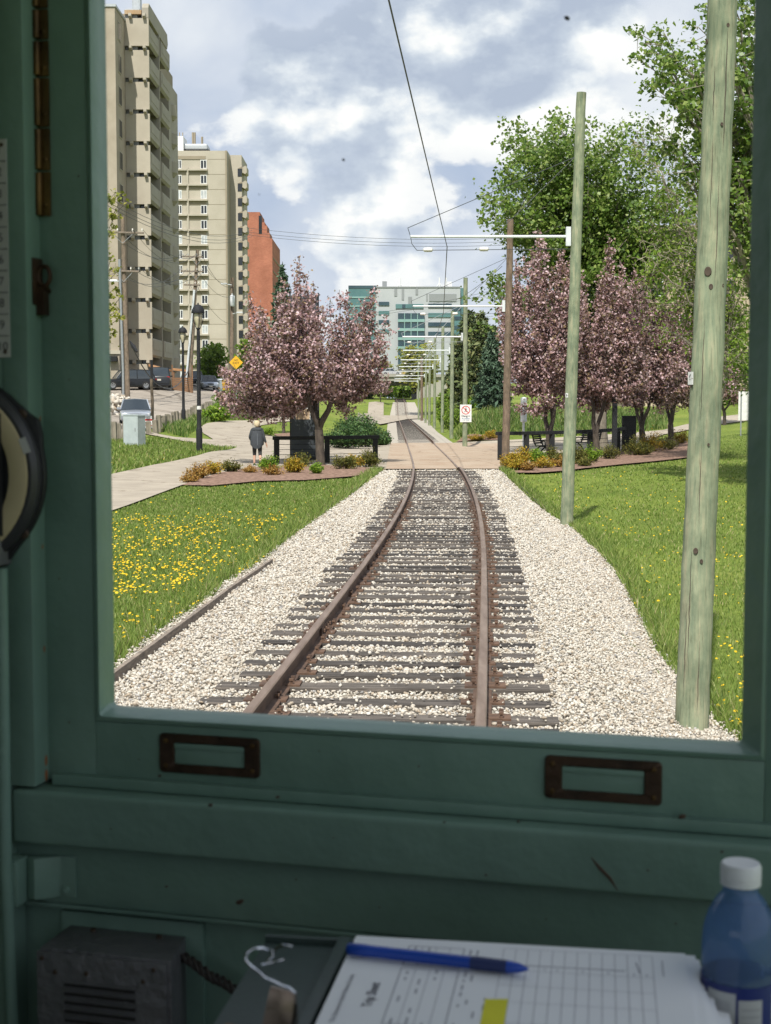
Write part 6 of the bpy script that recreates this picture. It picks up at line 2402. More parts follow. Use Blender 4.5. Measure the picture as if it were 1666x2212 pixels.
# leafy trees in the distance
rnd = random.Random(77)
for (bqx, bqy, d, cx_, cy_, rx_, ry_, nl, lsz, mt_, lab_, sd) in (
        (458, 846, 172, 458, 780, 30, 44, 5200, .34, M_YOUNG, 'small bright green tree in front of the right apartment tower, left of the yellow sign', 61),
        (540, 856, 165, 535, 775, 30, 42, 4200, .34, M_YOUNG, 'small bright green tree behind the yellow diamond sign', 62),
        (905, 850, 262, 905, 775, 40, 30, 5200, .5, M_YELLEAF, 'light green tree behind the row of white bracket arms', 63),
        (868, 868, 372, 866, 838, 30, 24, 4200, .6, M_COTTON, 'dense green trees closing the view under the middle of the bridge', 69),
        (900, 868, 380, 900, 840, 22, 26, 3000, .6, M_YOUNG, 'bright green tree under the right end of the bridge', 70),
        (840, 860, 345, 838, 838, 26, 14, 2600, .55, M_YOUNG, 'low green trees seen under the bridge', 64),
        (800, 850, 330, 796, 838, 24, 18, 2600, .55, M_COTTON, 'dark green tree seen under the left end of the bridge', 65),
        (842, 800, 420, 830, 790, 14, 16, 1600, .6, M_YELLEAF, 'light green tree before the foot of the office block', 66),
        (962, 900, 190, 962, 868, 22, 30, 3000, .4, M_YOUNG, 'yellow green bushy tree beside the far trolley poles', 67),
        (1530, 900, 110, 1560, 760, 95, 110, 6500, .34, M_YOUNG, 'light green tree far right behind the willow', 68)):
    bq_ = P(bqx, bqy, d); bq_.z = gz(bq_.x, d)
    tipsq = []
    for _ in range(26):
        an, rr = rnd.uniform(0, 6.283), math.sqrt(rnd.random())
        tipsq.append(P(cx_ + math.cos(an) * rr * rx_ * .9, cy_ + math.sin(an) * rr * ry_ * .9, d + rnd.uniform(-1, 1) * rx_ * pxm(d) * .8))
    broadleaf('leafy_tree', lab_, 'tree', bq_, tipsq, .16, nl, lsz, mt_, M_BARK, sd, clump=.2 * rx_ * pxm(d) + .15, grp='distant leafy trees')
# young tree at the left window edge
d = 70
bq_ = P(170, 960, d); bq_.z = gz(bq_.x, d)
lst = [(228, 395), (250, 415), (262, 430), (235, 430), (270, 440), (225, 465), (245, 470), (232, 500), (222, 540), (240, 560), (228, 600), (250, 620), (262, 640), (225, 650), (240, 670), (255, 690), (228, 700), (245, 720), (222, 735), (215, 580), (236, 640), (250, 590)]
broadleaf('leafy_tree', 'pale yellow green leafy branches hanging at the left window edge before the apartments', 'tree', bq_, PT(lst, d, .8, random.Random(8)), .14, 1500, .20, M_YELLEAF, M_BARK, 71, clump=.22, trunk_top=P(160, 500, d), grp='distant leafy trees')

# ------------------------------------------------------------------ shrubs
def shrub(label, px_, py_, wpx, hpx, nl, lsz, material, seed, d=None, name='shrub', grp='low flower bed shrubs'):
    q = G(px_, py_) if d is None else P(px_, py_, d)
    q.z = gz(q.x, q.y)
    k = pxm(q.y)
    w_, h_ = wpx * k * 1.35, hpx * k * 1.3
    nl = int(nl * 1.7)
    rg = np.random.default_rng(seed); rnd = random.Random(seed)
    t = thing(name, label, 'shrub', loc=tuple(q), group=grp)
    m = MB()
    A = []
    for _ in range(26):
        an, r_ = rnd.uniform(0, 6.283), math.sqrt(rnd.random())
        e = q + Vector((math.cos(an) * r_ * w_ * .5, math.sin(an) * r_ * w_ * .42, h_ * (1.0 - .55 * r_ * r_) * rnd.uniform(.6, 1.08)))
        m.tube([q + Vector((math.cos(an) * r_ * w_ * .12, math.sin(an) * r_ * w_ * .1, -.03)), e], [.012, .005], 3, cap=False)
        A.append((q, e))
    m.build('stems', M_BARK, t)
    a = np.array([tuple(x) for x, _ in A]); b = np.array([tuple(x) for _, x in A])
    idx = rg.integers(0, len(A), nl)
    tt = (.35 + .65 * rg.random(nl))[:, None]
    pts = a[idx] * (1 - tt) + b[idx] * tt + rg.normal(0, 1, (nl, 3)) * np.array([w_ * .075, w_ * .075, h_ * .09])
    pts[:, 2] = np.maximum(pts[:, 2], q.z + .02)
    leaf_mesh('foliage', pts, lsz, material, t, seed=seed, aspect=.5, up=.4)
    return t


SH = [(432, 1034, 46, 26, 800, .07, M_ORANGE, 'orange tinted low shrub at the left end of the left mulch bed'),
      (460, 1025, 40, 24, 700, .07, M_GOLD, 'golden low shrub second from the left in the left mulch bed'),
      (500, 1020, 36, 24, 600, .07, M_OLIVE, 'sparse olive shrub left of the walker in the left mulch bed'),
      (581, 1020, 36, 32, 900, .07, M_LIME, 'yellow green rounded shrub at the left end of the left railing'),
      (590, 1027, 40, 18, 500, .06, M_ORANGE, 'low orange shrub in front of the yellow green rounded one'),
      (635, 1022, 34, 28, 800, .07, M_GOLD, 'golden shrub in front of the dark pillar'),
      (648, 1008, 50, 26, 700, .07, M_OLIVE, 'olive shrub at the foot of the dark pillar'),
      (684, 1024, 28, 22, 700, .06, M_LIME, 'small lime green shrub below the left tree trunk'),
      (742, 1014, 44, 28, 800, .07, M_OLIVE, 'olive shrub right of the left tree trunk'),
      (768, 1010, 32, 24, 600, .07, M_GOLD, 'golden brown shrub before the middle of the left railing'),
      (795, 1009, 40, 32, 900, .07, M_OLIVE, 'yellowish shrub at the right end of the left railing'),
      (1100, 1012, 36, 26, 900, .07, M_GOLD, 'golden shrub at the foot of the brown pole'),
      (1128, 1009, 44, 34, 1200, .07, M_GOLD, 'larger golden shrub right of the brown pole'),
      (1158, 1005, 34, 36, 1000, .07, M_LIME, 'bright yellow green shrub beside the right forked trunk'),
      (1196, 1002, 44, 30, 900, .07, M_OLIVE, 'olive shrub right of the forked trunk'),
      (1248, 1003, 34, 34, 900, .07, M_OLIVE, 'dark olive shrub just right of the second green pole'),
      (1280, 998, 40, 30, 900, .07, M_LIME, 'lime shrub at the foot of the leaning pink tree'),
      (1318, 992, 40, 26, 700, .07, M_OLIVE, 'olive shrub between the leaning tree and the tall black post'),
      (1370, 984, 44, 34, 900, .07, M_OLIVE, 'dark shrub right of the wide black pillar'),
      (1405, 976, 44, 36, 1000, .07, M_GOLD, 'golden shrub left of the twin trunks'),
      (1440, 972, 40, 30, 800, .07, M_OLIVE, 'olive shrub under the twin trunks'),
      (1470, 958, 30, 26, 700, .07, M_GOLD, 'golden shrub beside the nearest pole'),
      (1030, 951, 30, 12, 500, .08, M_GOLD, 'golden shrub in the small bed right of the danger sign'),
      (1062, 948, 26, 16, 500, .08, M_GOLD, 'golden shrub in the small bed left of the brown pole'),
      (1112, 1016, 40, 22, 800, .07, M_GOLD, 'golden shrub spilling onto the edging right of the brown pole'),
      (1142, 1017, 30, 18, 600, .07, M_ORANGE, 'orange shrub at the lawn edge below the larger golden one'),
      (1175, 1012, 36, 20, 600, .07, M_GOLD, 'golden shrub at the lawn edge below the forked trunk'),
      (1210, 1010, 40, 18, 600, .07, M_ORANGE, 'orange brown low shrub at the lawn edge left of the second green pole'),
      (1262, 1008, 36, 16, 500, .07, M_OLIVE, 'low olive shrub at the lawn edge right of the second green pole'),
      (1392, 984, 36, 24, 700, .07, M_OLIVE, 'low olive shrub in front of the twin trunked trees'),
      (412, 1042, 34, 16, 500, .06, M_ORANGE, 'small orange shrub at the tip of the left mulch bed'),
      (540, 1022, 30, 14, 400, .06, M_ORANGE, 'small dry orange shrub between walker and golden shrubs'),
      (580, 941, 30, 16, 500, .09, M_LIME, 'lime shrub on the mulch island behind the walker'),
      (660, 944, 22, 16, 400, .09, M_OLIVE, 'olive shrub on the mulch island by the pillar')]
for k, (x_, y_, w_, h_, nl, ls_, mt_, lab_) in enumerate(SH):
    shrub(lab_, x_, y_, w_, h_, nl, ls_, mt_, 100 + k)
for k, (x_, y_, w_, h_, lab_) in enumerate(((745, 968, 70, 42, 'dark green spreading juniper behind the left railing'), (790, 966, 66, 54, 'larger green juniper behind the right half of the left railing'), (822, 962, 36, 26, 'low green juniper at the edge of the crossing'), (765, 945, 60, 44, 'green juniper at the back of the left cluster'))):
    shrub(lab_, x_, y_, w_, h_, 2200, .13, M_JUN, 200 + k, name='juniper', grp='spreading junipers')
for k, (x_, y_, d, w_, h_, mt_, lab_) in enumerate(((470, 900, 96, 46, 28, M_LIME, 'green weedy bush on the slope behind the nearer lamp'), (500, 880, 118, 54, 34, M_COTTON, 'green bush on the slope under the yellow sign'), (985, 925, 120, 40, 44, M_YOUNG, 'yellow green bush beside the far trolley poles'), (960, 905, 170, 30, 40, M_LIME, 'bright green bush lower down the far pole row'), (1020, 905, 112, 30, 20, M_LIME, 'weedy bush on the right bank above the danger sign'))):
    shrub(lab_, x_, y_, w_, h_, 1800, .2, mt_, 300 + k, d=d, name='bush', grp='bushes on the banks')
# long grass on the banks
bank_r = np.array(gpoly([(985, 950), (1000, 943), (1040, 939), (1082, 938), (1200, 942), (1340, 934), (1440, 925), (1440, 890), (1300, 888), (1150, 888), (1060, 880), (1020, 905), (990, 930)]))
bank_l = np.array(gpoly([(405, 945), (430, 925), (447, 912), (490, 907), (560, 905), (560, 860), (500, 862), (470, 872), (440, 892), (400, 912), (345, 930)]))
for poly_, n0, nm, lab_ in ((bank_r, 26000, 'bank_grass', 'long pale grass on the bank right of the far track'), (bank_l, 16000, 'bank_grass', 'long green grass on the slope behind the lamps')):
    qq = fill(poly_, lambda y: np.full(len(y), 1.0), n0)
    M_BANK = leaf_mat('bank_blade', [(0, (0.06, 0.12, 0.02)), (.5, (0.12, 0.20, 0.04)), (.85, (0.22, 0.26, 0.08)), (1, (0.30, 0.28, 0.13))], trans=.3)
    g_ = blades(qq[:, 0], qq[:, 1], .2, .6, .02, nm, M_BANK)
    tag(g_, lab_, 'grass', kind='stuff')
# ------------------------------------------------------------------ buildings
M_STUC = mat('beige_stucco', (0.40, 0.35, 0.28), 0.95, col2=(0.32, 0.275, 0.215), scale=.5, detail=10, bump=.25, bscale=9, spec=.15)
M_STUC2 = mat('pale_concrete', (0.44, 0.40, 0.325), 0.95, col2=(0.375, 0.335, 0.27), scale=.35, detail=10, spec=.15)
M_STUC3 = mat('cream_concrete', (0.45, 0.41, 0.34), 0.95, col2=(0.39, 0.355, 0.29), scale=.25, detail=8, spec=.15)
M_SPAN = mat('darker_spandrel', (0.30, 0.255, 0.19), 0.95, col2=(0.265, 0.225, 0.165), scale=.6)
M_BALC = mat('balcony_concrete', (0.36, 0.33, 0.27), 0.9, col2=(0.31, 0.285, 0.235), scale=.6)
M_DARKWIN = mat('dark_glass', (0.03, 0.034, 0.04), 0.12, spec=.6)
M_GREYWIN = mat('grey_glass', (0.20, 0.21, 0.20), 0.2)
M_WFRAME = mat('white_window_frame', (0.74, 0.75, 0.74), 0.5)
M_ROOFM = mat('roof_metal', (0.45, 0.48, 0.50), 0.5, metal=.2)
M_RUSTST = mat('rust_streak', (0.36, 0.225, 0.11), 0.95, col2=(0.38, 0.29, 0.19), scale=.8, stretch=(2, 2, .3))
M_CURT = mat('pale_curtain', (0.48, 0.50, 0.50), 0.8, col2=(0.3, 0.33, 0.35), scale=2)


def brick_mat(name, c1, c2, mortar, scale):
    m, n, l, p = new_mat(name)
    p.inputs['Roughness'].default_value = .95
    tc = n.new('ShaderNodeTexCoord')
    mp = n.new('ShaderNodeMapping')
    mp.inputs['Rotation'].default_value = (R(90), 0, 0)
    l.new(tc.outputs['Object'], mp.inputs[0])
    b = n.new('ShaderNodeTexBrick')
    b.inputs['Scale'].default_value = scale
    b.inputs['Color1'].default_value = (*c1, 1)
    b.inputs['Color2'].default_value = (*c2, 1)
    b.inputs['Mortar'].default_value = (*mortar, 1)
    b.inputs['Mortar Size'].default_value = .012
    l.new(mp.outputs[0], b.inputs[0])
    nz = n.new('ShaderNodeTexNoise')
    nz.inputs['Scale'].default_value = .3
    nz.inputs['Detail'].default_value = 8
    l.new(tc.outputs['Object'], nz.inputs[0])
    rp = ramp_node(m.node_tree, [(.35, (.82, .80, .78)), (.7, (1.1, 1.1, 1.1))])
    l.new(nz.outputs[0], rp.inputs[0])
    x = n.new('ShaderNodeMixRGB'); x.blend_type = 'MULTIPLY'; x.inputs[0].default_value = 1
    l.new(b.outputs[0], x.inputs[1]); l.new(rp.outputs[0], x.inputs[2])
    l.new(x.outputs[0], p.inputs['Base Color'])
    return m


M_BRICK = brick_mat('red_brick', (0.40, 0.155, 0.095), (0.34, 0.125, 0.078), (0.40, 0.20, 0.14), 1.2)


def XZ(px_, py_, d):
    q = P(px_, py_, d)
    return q.x, q.z


# --- first tower: left, close
xA, zA = XZ(248, 14.6, 126.4)
bt = thing('apartment_tower', 'tall beige concrete apartment tower at the left window edge with balconies and slot windows', 'building', loc=(-25, 126.4, 4.5))
m = MB().box(-44, xA, 126.4, 150, 1.5, zA)
wallA = m.build('wall', M_STUC, bt)
m = MB().box(-44.1, xA + .1, 126.3, 150.1, zA, zA + .22)
m.build('roof_edge', M_ROOFM, wallA)
m = MB().box(-27.5, -25.3, 132, 136, zA + .2, zA + 1.0)
m.build('roof_vent', M_ROOFM, wallA)
xB = XZ(323, 200, 131)[0]
yB0, yB1 = 131.0, 142.4
zt0 = 36.5
FP = 2.752
for k in range(12):
    zs = zt0 - FP * k               # top of the slot
    zb_ = zs - .36                  # bottom of the slot, top of the panel
    m = MB().box(xA + .003, xB, yB0, yB0 + .25, zs - FP + (0.0 if k < 11 else -1.4), zb_)
    m.build('front_panel', M_STUC2, bt, bevel=.02)
    m = MB().box(xA + .003, xA + (xB - xA) * .52, yB0 + .25, yB0 + .34, zb_ - .1, zs + .02)
    m.build('slot_window', M_GREYWIN, bt)
    m = MB().box(xA + (xB - xA) * .52, xB - .25, yB0 + .6, yB0 + .66, zb_ - .1, zs + .02)
    m.build('slot_opening', M_DARKWIN, bt)
    for fx in (.25, .83):
        xc = xA + (xB - xA) * fx
        m = MB().prism([(yB0 - .42, zs - .02), (yB0 + .2, zs - .02), (yB0 + .2, zs - .42), (yB0 - .1, zs - .42), (yB0 - .42, zs - .26)], 'x', xc - .13, xc + .13)
        m.build('scupper', M_STUC3, bt, bevel=.01)
    # balconies along the side
    for (y0, y1, dx) in ((yB0 + .25, 136.75, 0.0), (137.05, yB1, .16)):
        z0 = zb_ - 1.55
        xf = xB + dx
        prof = [(xf - .22, z0 - .55), (xf - .02, z0 - .35), (xf, z0), (xf, z0 + 1.05), (xf - .05, z0 + 1.12), (xf - .16, z0 + 1.12), (xf - .16, z0 - .28)]
        m = MB().prism(prof, 'y', y0, y1)
        bl_ = m.build('balcony', M_BALC, bt)
        m = MB().box(xf + .0, xf + .03, y0 + .5, y1 - .5, z0 + .12, z0 + .92)
        m.build('parapet_panel', M_BALC, bl_, bevel=.02)
        m = MB().box(xA - .3, xf - .17, y0, y1, z0 - .28, z0 - .12)
        m.build('balcony_slab', M_BALC, bl_)
    m = MB().box(xA + .6, xB + .02, 136.75, 137.05, zs - FP, zs)
    m.build('balcony_divider', M_BALC, bt)
# wall behind the balconies and the far rounded bays
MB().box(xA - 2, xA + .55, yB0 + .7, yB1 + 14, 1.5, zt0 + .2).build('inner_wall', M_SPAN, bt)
for k in range(12):
    zs = zt0 - FP * k
    MB().box(xA + .56, xA + .6, 132.2, 135.6, zs - 2.3, zs - .3).box(xA + .56, xA + .6, 138, 141.5, zs - 2.3, zs - .3).build('balcony_door', M_DARKWIN, bt)
    m = MB()
    zc_ = zs - 2.1 - 3.4
    if k < 11:
        m.lathe([(.7, zc_ - .75), (1.0, zc_ - .4), (1.0, zc_ + .65), (.85, zc_ + .7)], c=(xB - .75, 146.5, 0), n=20)
        m.build('rounded_balcony', M_BALC, bt, smooth=True)
        MB().cbox(xB - .95, 146.6, zc_ + 1.2, 1.3, 1.4, 1.0).build('bay_window', M_DARKWIN, bt)
MB().box(xB - 1.6, xB - .2, 144, 150, 1.5, zt0 - 3).build('bay_wall', M_BALC, bt)
# crown of the balcony stack
MB().box(xA + .003, xA + (xB - xA) * .7, yB0 + .02, yB0 + .5, zt0 + .0, zt0 + .35).build('roof_band', M_RUSTST, bt)
m = MB().prism([(yB0 - .02, zt0 - .35), (yB0 - .02, zt0 + .55), (yB0 + .4, zt0 + 1.0), (yB1 - .3, zt0 + 1.0), (yB1 + .1, zt0 + .1), (yB1 - .4, zt0 - .45), (yB0 + .5, zt0 - .35)], 'x', xA + (xB - xA) * .72, xB)
m.build('roof_fascia', M_BALC, bt, bevel=.05)
MB().box(xA - .02, xB - .9, yB0 + .6, yB0 + 4, zt0 + .0, zt0 + .6).build('roof_slab', M_ROOFM, bt)
m = MB()
m.box(xA + .15, xA + .95, 134, 134.8, zt0 + .6, zt0 + 2.4)
m.build('roof_flue', M_ROOFM, bt, bevel=.2)
for k in range(12):
    zs = zt0 - 2.0 - FP * k
    m = MB().box(xA + .003, xA + .05, 127.6, 129.0, zs - 1.0, zs + .6)
    w_ = m.build('window', M_STUC3, bt)
    MB().box(xA + .051, xA + .07, 127.7, 128.25, zs - .9, zs + .5).box(xA + .051, xA + .07, 128.35, 128.9, zs - .9, zs + .5).build('pane', M_DARKWIN, w_)
MB().box(-44, xA + .12, 126.28, 126.398, 6.6, 6.9).build('base_band', M_STUC3, bt)
MB().cbox(XZ(244, 775, 126)[0], 126.1, XZ(244, 775, 126)[1], .7, .5, .45).build('wall_lamp', M_BLK, bt)

# --- second tower
D2 = 273.0
x2L = -58.0
x2R, z2T = XZ(491, 325.5, D2)
b2_t = thing('apartment_tower', 'second beige apartment tower with rows of white framed windows and stacked corner balconies', 'building', loc=(-36, D2, 6))
MB().box(x2L, x2R, D2, D2 + 14, 2, z2T).build('wall', M_STUC3, b2_t)
x3L, z3T = XZ(497, 335, D2 + 5)
x3R = XZ(522, 335, D2 + 5)[0]
MB().box(x2R + .003, x3L, D2 + 1.2, D2 + 13.9, 2, z2T - .8).build('recessed_wall', M_SPAN, b2_t)  # darker tone holds the shadow on this side strip
MB().box(x3L - .003, x3R, D2 + 5, D2 + 16, 2, z3T).build('side_wing', M_STUC3, b2_t)
fp2 = 31.7 / F * D2
zw0 = XZ(400, 355.5, D2)[1]                 # middle of the top windows
for k in range(17):
    zc_ = zw0 - fp2 * k
    if zc_ < 4:
        break
    # floor band and ledge
    m = MB().box(x2L, XZ(445.7, 500, D2)[0], D2 - .12, D2 - .004, zc_ + .95, zc_ + 1.55)
    m.build('spandrel', M_SPAN, b2_t)
    for (pa0, pa1) in ((360, 401), (404, 445.5)):
        m = MB().box(XZ(pa0, 0, D2)[0], XZ(pa1, 0, D2)[0], D2 - .55, D2 - .004, zc_ - 1.15, zc_ - .82)
        m.build('window_ledge', M_STUC3, b2_t)
    MB().box(XZ(446, 0, D2)[0], x2R - .1, D2 - .03, D2 - .004, zc_ + .95, zc_ + 1.02).build('panel_joint', M_SPAN, b2_t)
    for (pa0, pa1) in ((373.5, 388.8), (430, 443.5)):
        x0_, x1_ = XZ(pa0, 0, D2)[0], XZ(pa1, 0, D2)[0]
        m = MB().box(x0_, x1_, D2 - .10, D2 - .005, zc_ - .82, zc_ + .85)
        w_ = m.build('window', M_WFRAME, b2_t)
        pn = MB()
        if pa0 < 400:
            pn.box(x0_ + .08, x0_ + (x1_ - x0_) * .6, D2 - .125, D2 - .101, zc_ - .66, zc_ + .72)
            pn.box(x0_ + (x1_ - x0_) * .72, x1_ - .1, D2 - .125, D2 - .101, zc_ - .6, zc_ + .72)
        else:
            pn.box(x0_ + .1, x0_ + (x1_ - x0_) * .46, D2 - .125, D2 - .101, zc_ - .66, zc_ + .72)
            pn.box(x0_ + (x1_ - x0_) * .58, x1_ - .1, D2 - .125, D2 - .101, zc_ - .6, zc_ + .72)
        pn.build('pane', M_DARKWIN if (k * 7 + int(pa0)) % 3 else M_CURT, w_)
    # balconies on the right edge
    zb2 = zc_ + .1
    xa, xb2 = XZ(511, 0, D2 + 5)[0], XZ(530.5, 0, D2 + 5)[0]
    if k < 15:
        m = MB().box(xa, x3R + .05, D2 + 4.93, D2 + 4.997, zb2 - 1.5, zb2 - .05)
        m.build('recess_shade_panel', M_DARKWIN, b2_t)  # flat dark panel stands for the shade inside the balcony
        m = MB()
        pr = [(x3R - .2, zb2 + .0), (xb2 - .3, zb2 + .55), (xb2, zb2 + .35), (xb2, zb2 - .75), (xb2 - .35, zb2 - 1.0), (x3R - .2, zb2 - .55)]
        m.prism(pr, 'y', D2 + 5.2, D2 + 9)
        m.build('balcony', M_WFRAME if False else M_STUC2, b2_t)
        MB().prism([(xa, zb2 - .05), (x3R + .06, zb2 + .35), (x3R + .06, zb2 - .05)], 'y', D2 + 4.9, D2 + 4.996).build('balcony_soffit', M_SPAN, b2_t)  # darker wedge puts the underside's shade onto the wall
MB().box(XZ(401.2, 0, D2)[0] - .12, XZ(402.5, 0, D2)[0] + .12, D2 - .3, D2 - .122, 2, z2T - 3).build('mullion', M_STUC3, b2_t)
MB().box(x2R - .35, x2R - .05, D2 - .25, D2 - .004, 2, z2T).build('downpipe', M_SPAN, b2_t)
x0_, z0_ = XZ(372, 303, D2 + 6); x1_, z1_ = XZ(401, 322, D2 + 6)
MB().box(x0_ - 2, x1_, D2 + 3, D2 + 8, z2T, z2T + 3.2).build('roof_house', M_WFRAME, b2_t)
MB().box(x1_ - 2, XZ(452, 0, D2 + 6)[0], D2 + 4, D2 + 9, z2T, z2T + .9).build('roof_plant', M_BLK, b2_t)
MB().box(x1_ - 2, XZ(448, 0, D2 + 6)[0], D2 + 4, D2 + 9, z2T + .9, z2T + 2.0).build('roof_tank', M_ROOFM, b2_t, bevel=.3)
m = MB()
for px_ in (376, 385, 392, 414, 418, 434):
    x_ = XZ(px_, 0, D2 + 6)[0]
    m.tube([(x_, D2 + 6, z2T + .8), (x_, D2 + 6, z2T + (4.4 if px_ < 430 else 3.6))], .10 if px_ < 410 else .22, 5)
m.build('roof_stack', M_SPAN, b2_t)

# --- red brick tower
D3 = 330.0
b3 = thing('brick_tower', 'red brick tower with a stepped top standing between the beige tower and the spruce', 'building', loc=(-28, D3, 6))
m = MB()
steps = [(505, 558.5, 458), (558.5, 563, 466), (563, 569, 480), (569, 574, 487), (574, 580, 503), (580, 585.5, 515)]
for i, (p0, p1, py_) in enumerate(steps):
    x0_, zt_ = XZ(p0, py_, D3); x1_ = XZ(p1, 0, D3)[0]
    m.box(x0_, x1_, D3 + .01 * i, D3 + (24 if i == len(steps) - 1 else 7), 2, zt_)
m.build('wall', M_BRICK, b3)
x1_, zt_ = XZ(585.5, 516, D3)
for i in range(9):
    zz = zt_ - 4.2 - i * 3.0
    MB().box(x1_ + .004, x1_ + .4, D3 + 2, D3 + 20, zz, zz + .25).build('side_balcony', M_SPAN, b3)
    MB().box(x1_ + .004, x1_ + .05, D3 + 2.5, D3 + 19, zz + .3, zz + 1.9).build('side_window', M_DARKWIN, b3)
x0_, z0_ = XZ(562, 466, D3)
MB().box(x0_ - .3, x0_ + .4, D3 - .06, D3 - .004, z0_ - 4, z0_ + 0).build('stair_window', M_DARKWIN, b3)
x0_, z0_ = XZ(545, 742, D3); x1_ = XZ(584, 742, D3)[0]
MB().box(XZ(568, 0, D3)[0], x1_, D3 - .2, D3 - .004, XZ(0, 688, D3)[1] - .2, XZ(0, 684, D3)[1]).build('canopy_band', M_STUC3, b3)

# --- glass office block at the end of the line
D4 = 630.0
M_OFF = mat('grey_panel', (0.40, 0.42, 0.44), 0.7, col2=(0.36, 0.38, 0.40), scale=.08)
M_OFFD = mat('grey_panel_dark', (0.25, 0.265, 0.275), 0.7, col2=(0.22, 0.235, 0.245), scale=.1)
M_TEAL = mat('teal_glass', (0.10, 0.21, 0.205), 0.10, col2=(0.065, 0.15, 0.155), scale=.12, spec=.8)
M_TEALD = mat('dark_teal_glass', (0.035, 0.075, 0.09), 0.10, col2=(0.02, 0.045, 0.06), scale=.2, spec=.8)
M_TEALL = mat('pale_teal_band', (0.24, 0.38, 0.36), 0.3, col2=(0.20, 0.33, 0.31), scale=.2)
ob = thing('office_block', 'large grey and teal glass office block at the far end of the track', 'building', loc=(4, D4, 6))


def orect(p0, y0, p1, y1, d0, d1, name, material, parent=ob):
    x0_, zt_ = XZ(p0, y0, D4); x1_, zb_ = XZ(p1, y1, D4)
    return MB().box(x0_, x1_, D4 + d0, D4 + d1, zb_, zt_).build(name, material, parent)


orect(812, 620, 994, 800, 0, 40, 'wall', M_OFF)
orect(752.5, 616.5, 813.5, 800, 2, 38, 'glass_tower', M_TEAL)
orect(753, 616, 813, 622, 1.8, 1.98, 'parapet', M_TEALD)
for k in range(8):
    orect(755, 640 + 19 * k, 812, 643 + 19 * k, 1.7, 1.96, 'floor_band', M_TEALL)
orect(994.05, 621, 1003, 800, 3, 39, 'corner_glass', M_TEAL)
for k in range(5):
    y0 = 652 + 19.7 * k
    if k < 4:
        orect(818, y0, 841, y0 + 8, -.4, -.01, 'window_band', M_TEALD if k % 2 == 0 else M_TEAL)
orect(855, 657, 915, 666.5, -.4, -.01, 'window_band', M_TEAL)
orect(869, 657.5, 876, 666, -.5, -.41, 'dark_pane', M_TEALD)
orect(927, 606 + 29, 986, 651, -.3, -.01, 'louvre_panel', M_OFFD)
for k in range(4):
    y0 = 656 + 20.2 * k
    o = orect(925, y0, 976, y0 + 9, -.4, -.01, 'window_band', M_TEAL if k == 1 else M_TEALD)
orect(860, 677, 916.5, 800, -1.5, -.01, 'atrium_glass', M_TEALD)
for k in range(6):
    y0 = 690 + 19.5 * k
    orect(859.5, y0, 917, y0 + 6, -1.9, -1.51, 'floor_band', M_TEALL)
for k in range(1, 4):
    px_ = 860 + 14 * k
    orect(px_ - .7, 677, px_ + .7, 800, -2.0, -1.905, 'mullion', M_TEALL)
orect(976.5, 663, 994, 800, -1, -.01, 'corner_glazing', M_TEAL)
for k in range(6):
    orect(976.4, 664 + 20 * k, 994.1, 671 + 20 * k, -1.3, -1.01, 'floor_band', M_TEALD)
for (p0, y0, p1, y1) in ((852, 624, 858, 640), (868, 624, 873, 648), (882, 641, 890, 660), (898, 622, 903, 637), (921, 634, 924, 650), (934, 640, 944, 648)):
    orect(p0, y0, p1, y1, -.2, -.01, 'facade_panel', M_OFFD)
orect(826, 605, 836, 618, 6, 12, 'roof_vent', M_OFFD)
for (px_, y_) in ((865, 598), (951, 596), (965.5, 596)):
    x_, z_ = XZ(px_, y_, D4); zr = XZ(0, 620, D4)[1]
    m = MB().tube([(x_, D4 + 8, zr), (x_, D4 + 8, z_)], .35, 5)
    m.tube([(x_ - 1.6, D4 + 8, zr), (x_, D4 + 8, (zr + z_) / 2)], .2, 4).tube([(x_ + 1.6, D4 + 8, zr), (x_, D4 + 8, (zr + z_) / 2)], .2, 4)
    m.build('antenna', M_WFRAME, ob)
orect(968, 605, 978, 620, 8, 14, 'roof_house', M_WFRAME)
orect(885, 615, 900, 620.5, 5, 14, 'roof_house', M_WFRAME)
orect(812, 619, 995, 621.5, -.3, 41, 'roof_edge', M_OFFD)

# --- cream flats behind the trees on the right
fb = thing('cream_flats', 'cream low block glimpsed through bare twigs behind the right trees', 'building', loc=(18, 128, 4))
x0_, zt_ = XZ(1352, 500, 128); x1_ = XZ(1680, 0, 128)[0]
MB().box(x0_, x1_, 128, 142, 1, zt_).build('wall', mat('cream_stucco', (0.50, 0.41, 0.29), .9, scale=.4), fb)
MB().box(x0_ - .3, x1_, 127.6, 142.2, zt_, zt_ + .5).build('roof', M_SPAN, fb)
for i in range(4):
    for j in range(4):
        xx, zz = x0_ + 1.6 + 3.1 * i, zt_ - 2.6 - 3 * j
        w_ = MB().box(xx, xx + 1.7, 127.9, 127.997, zz, zz + 1.5).build('window', M_WFRAME, fb)
        MB().box(xx + .12, xx + .8, 127.87, 127.899, zz + .12, zz + 1.38).box(xx + .9, xx + 1.58, 127.87, 127.899, zz + .12, zz + 1.38).build('pane', M_DARKWIN, w_)

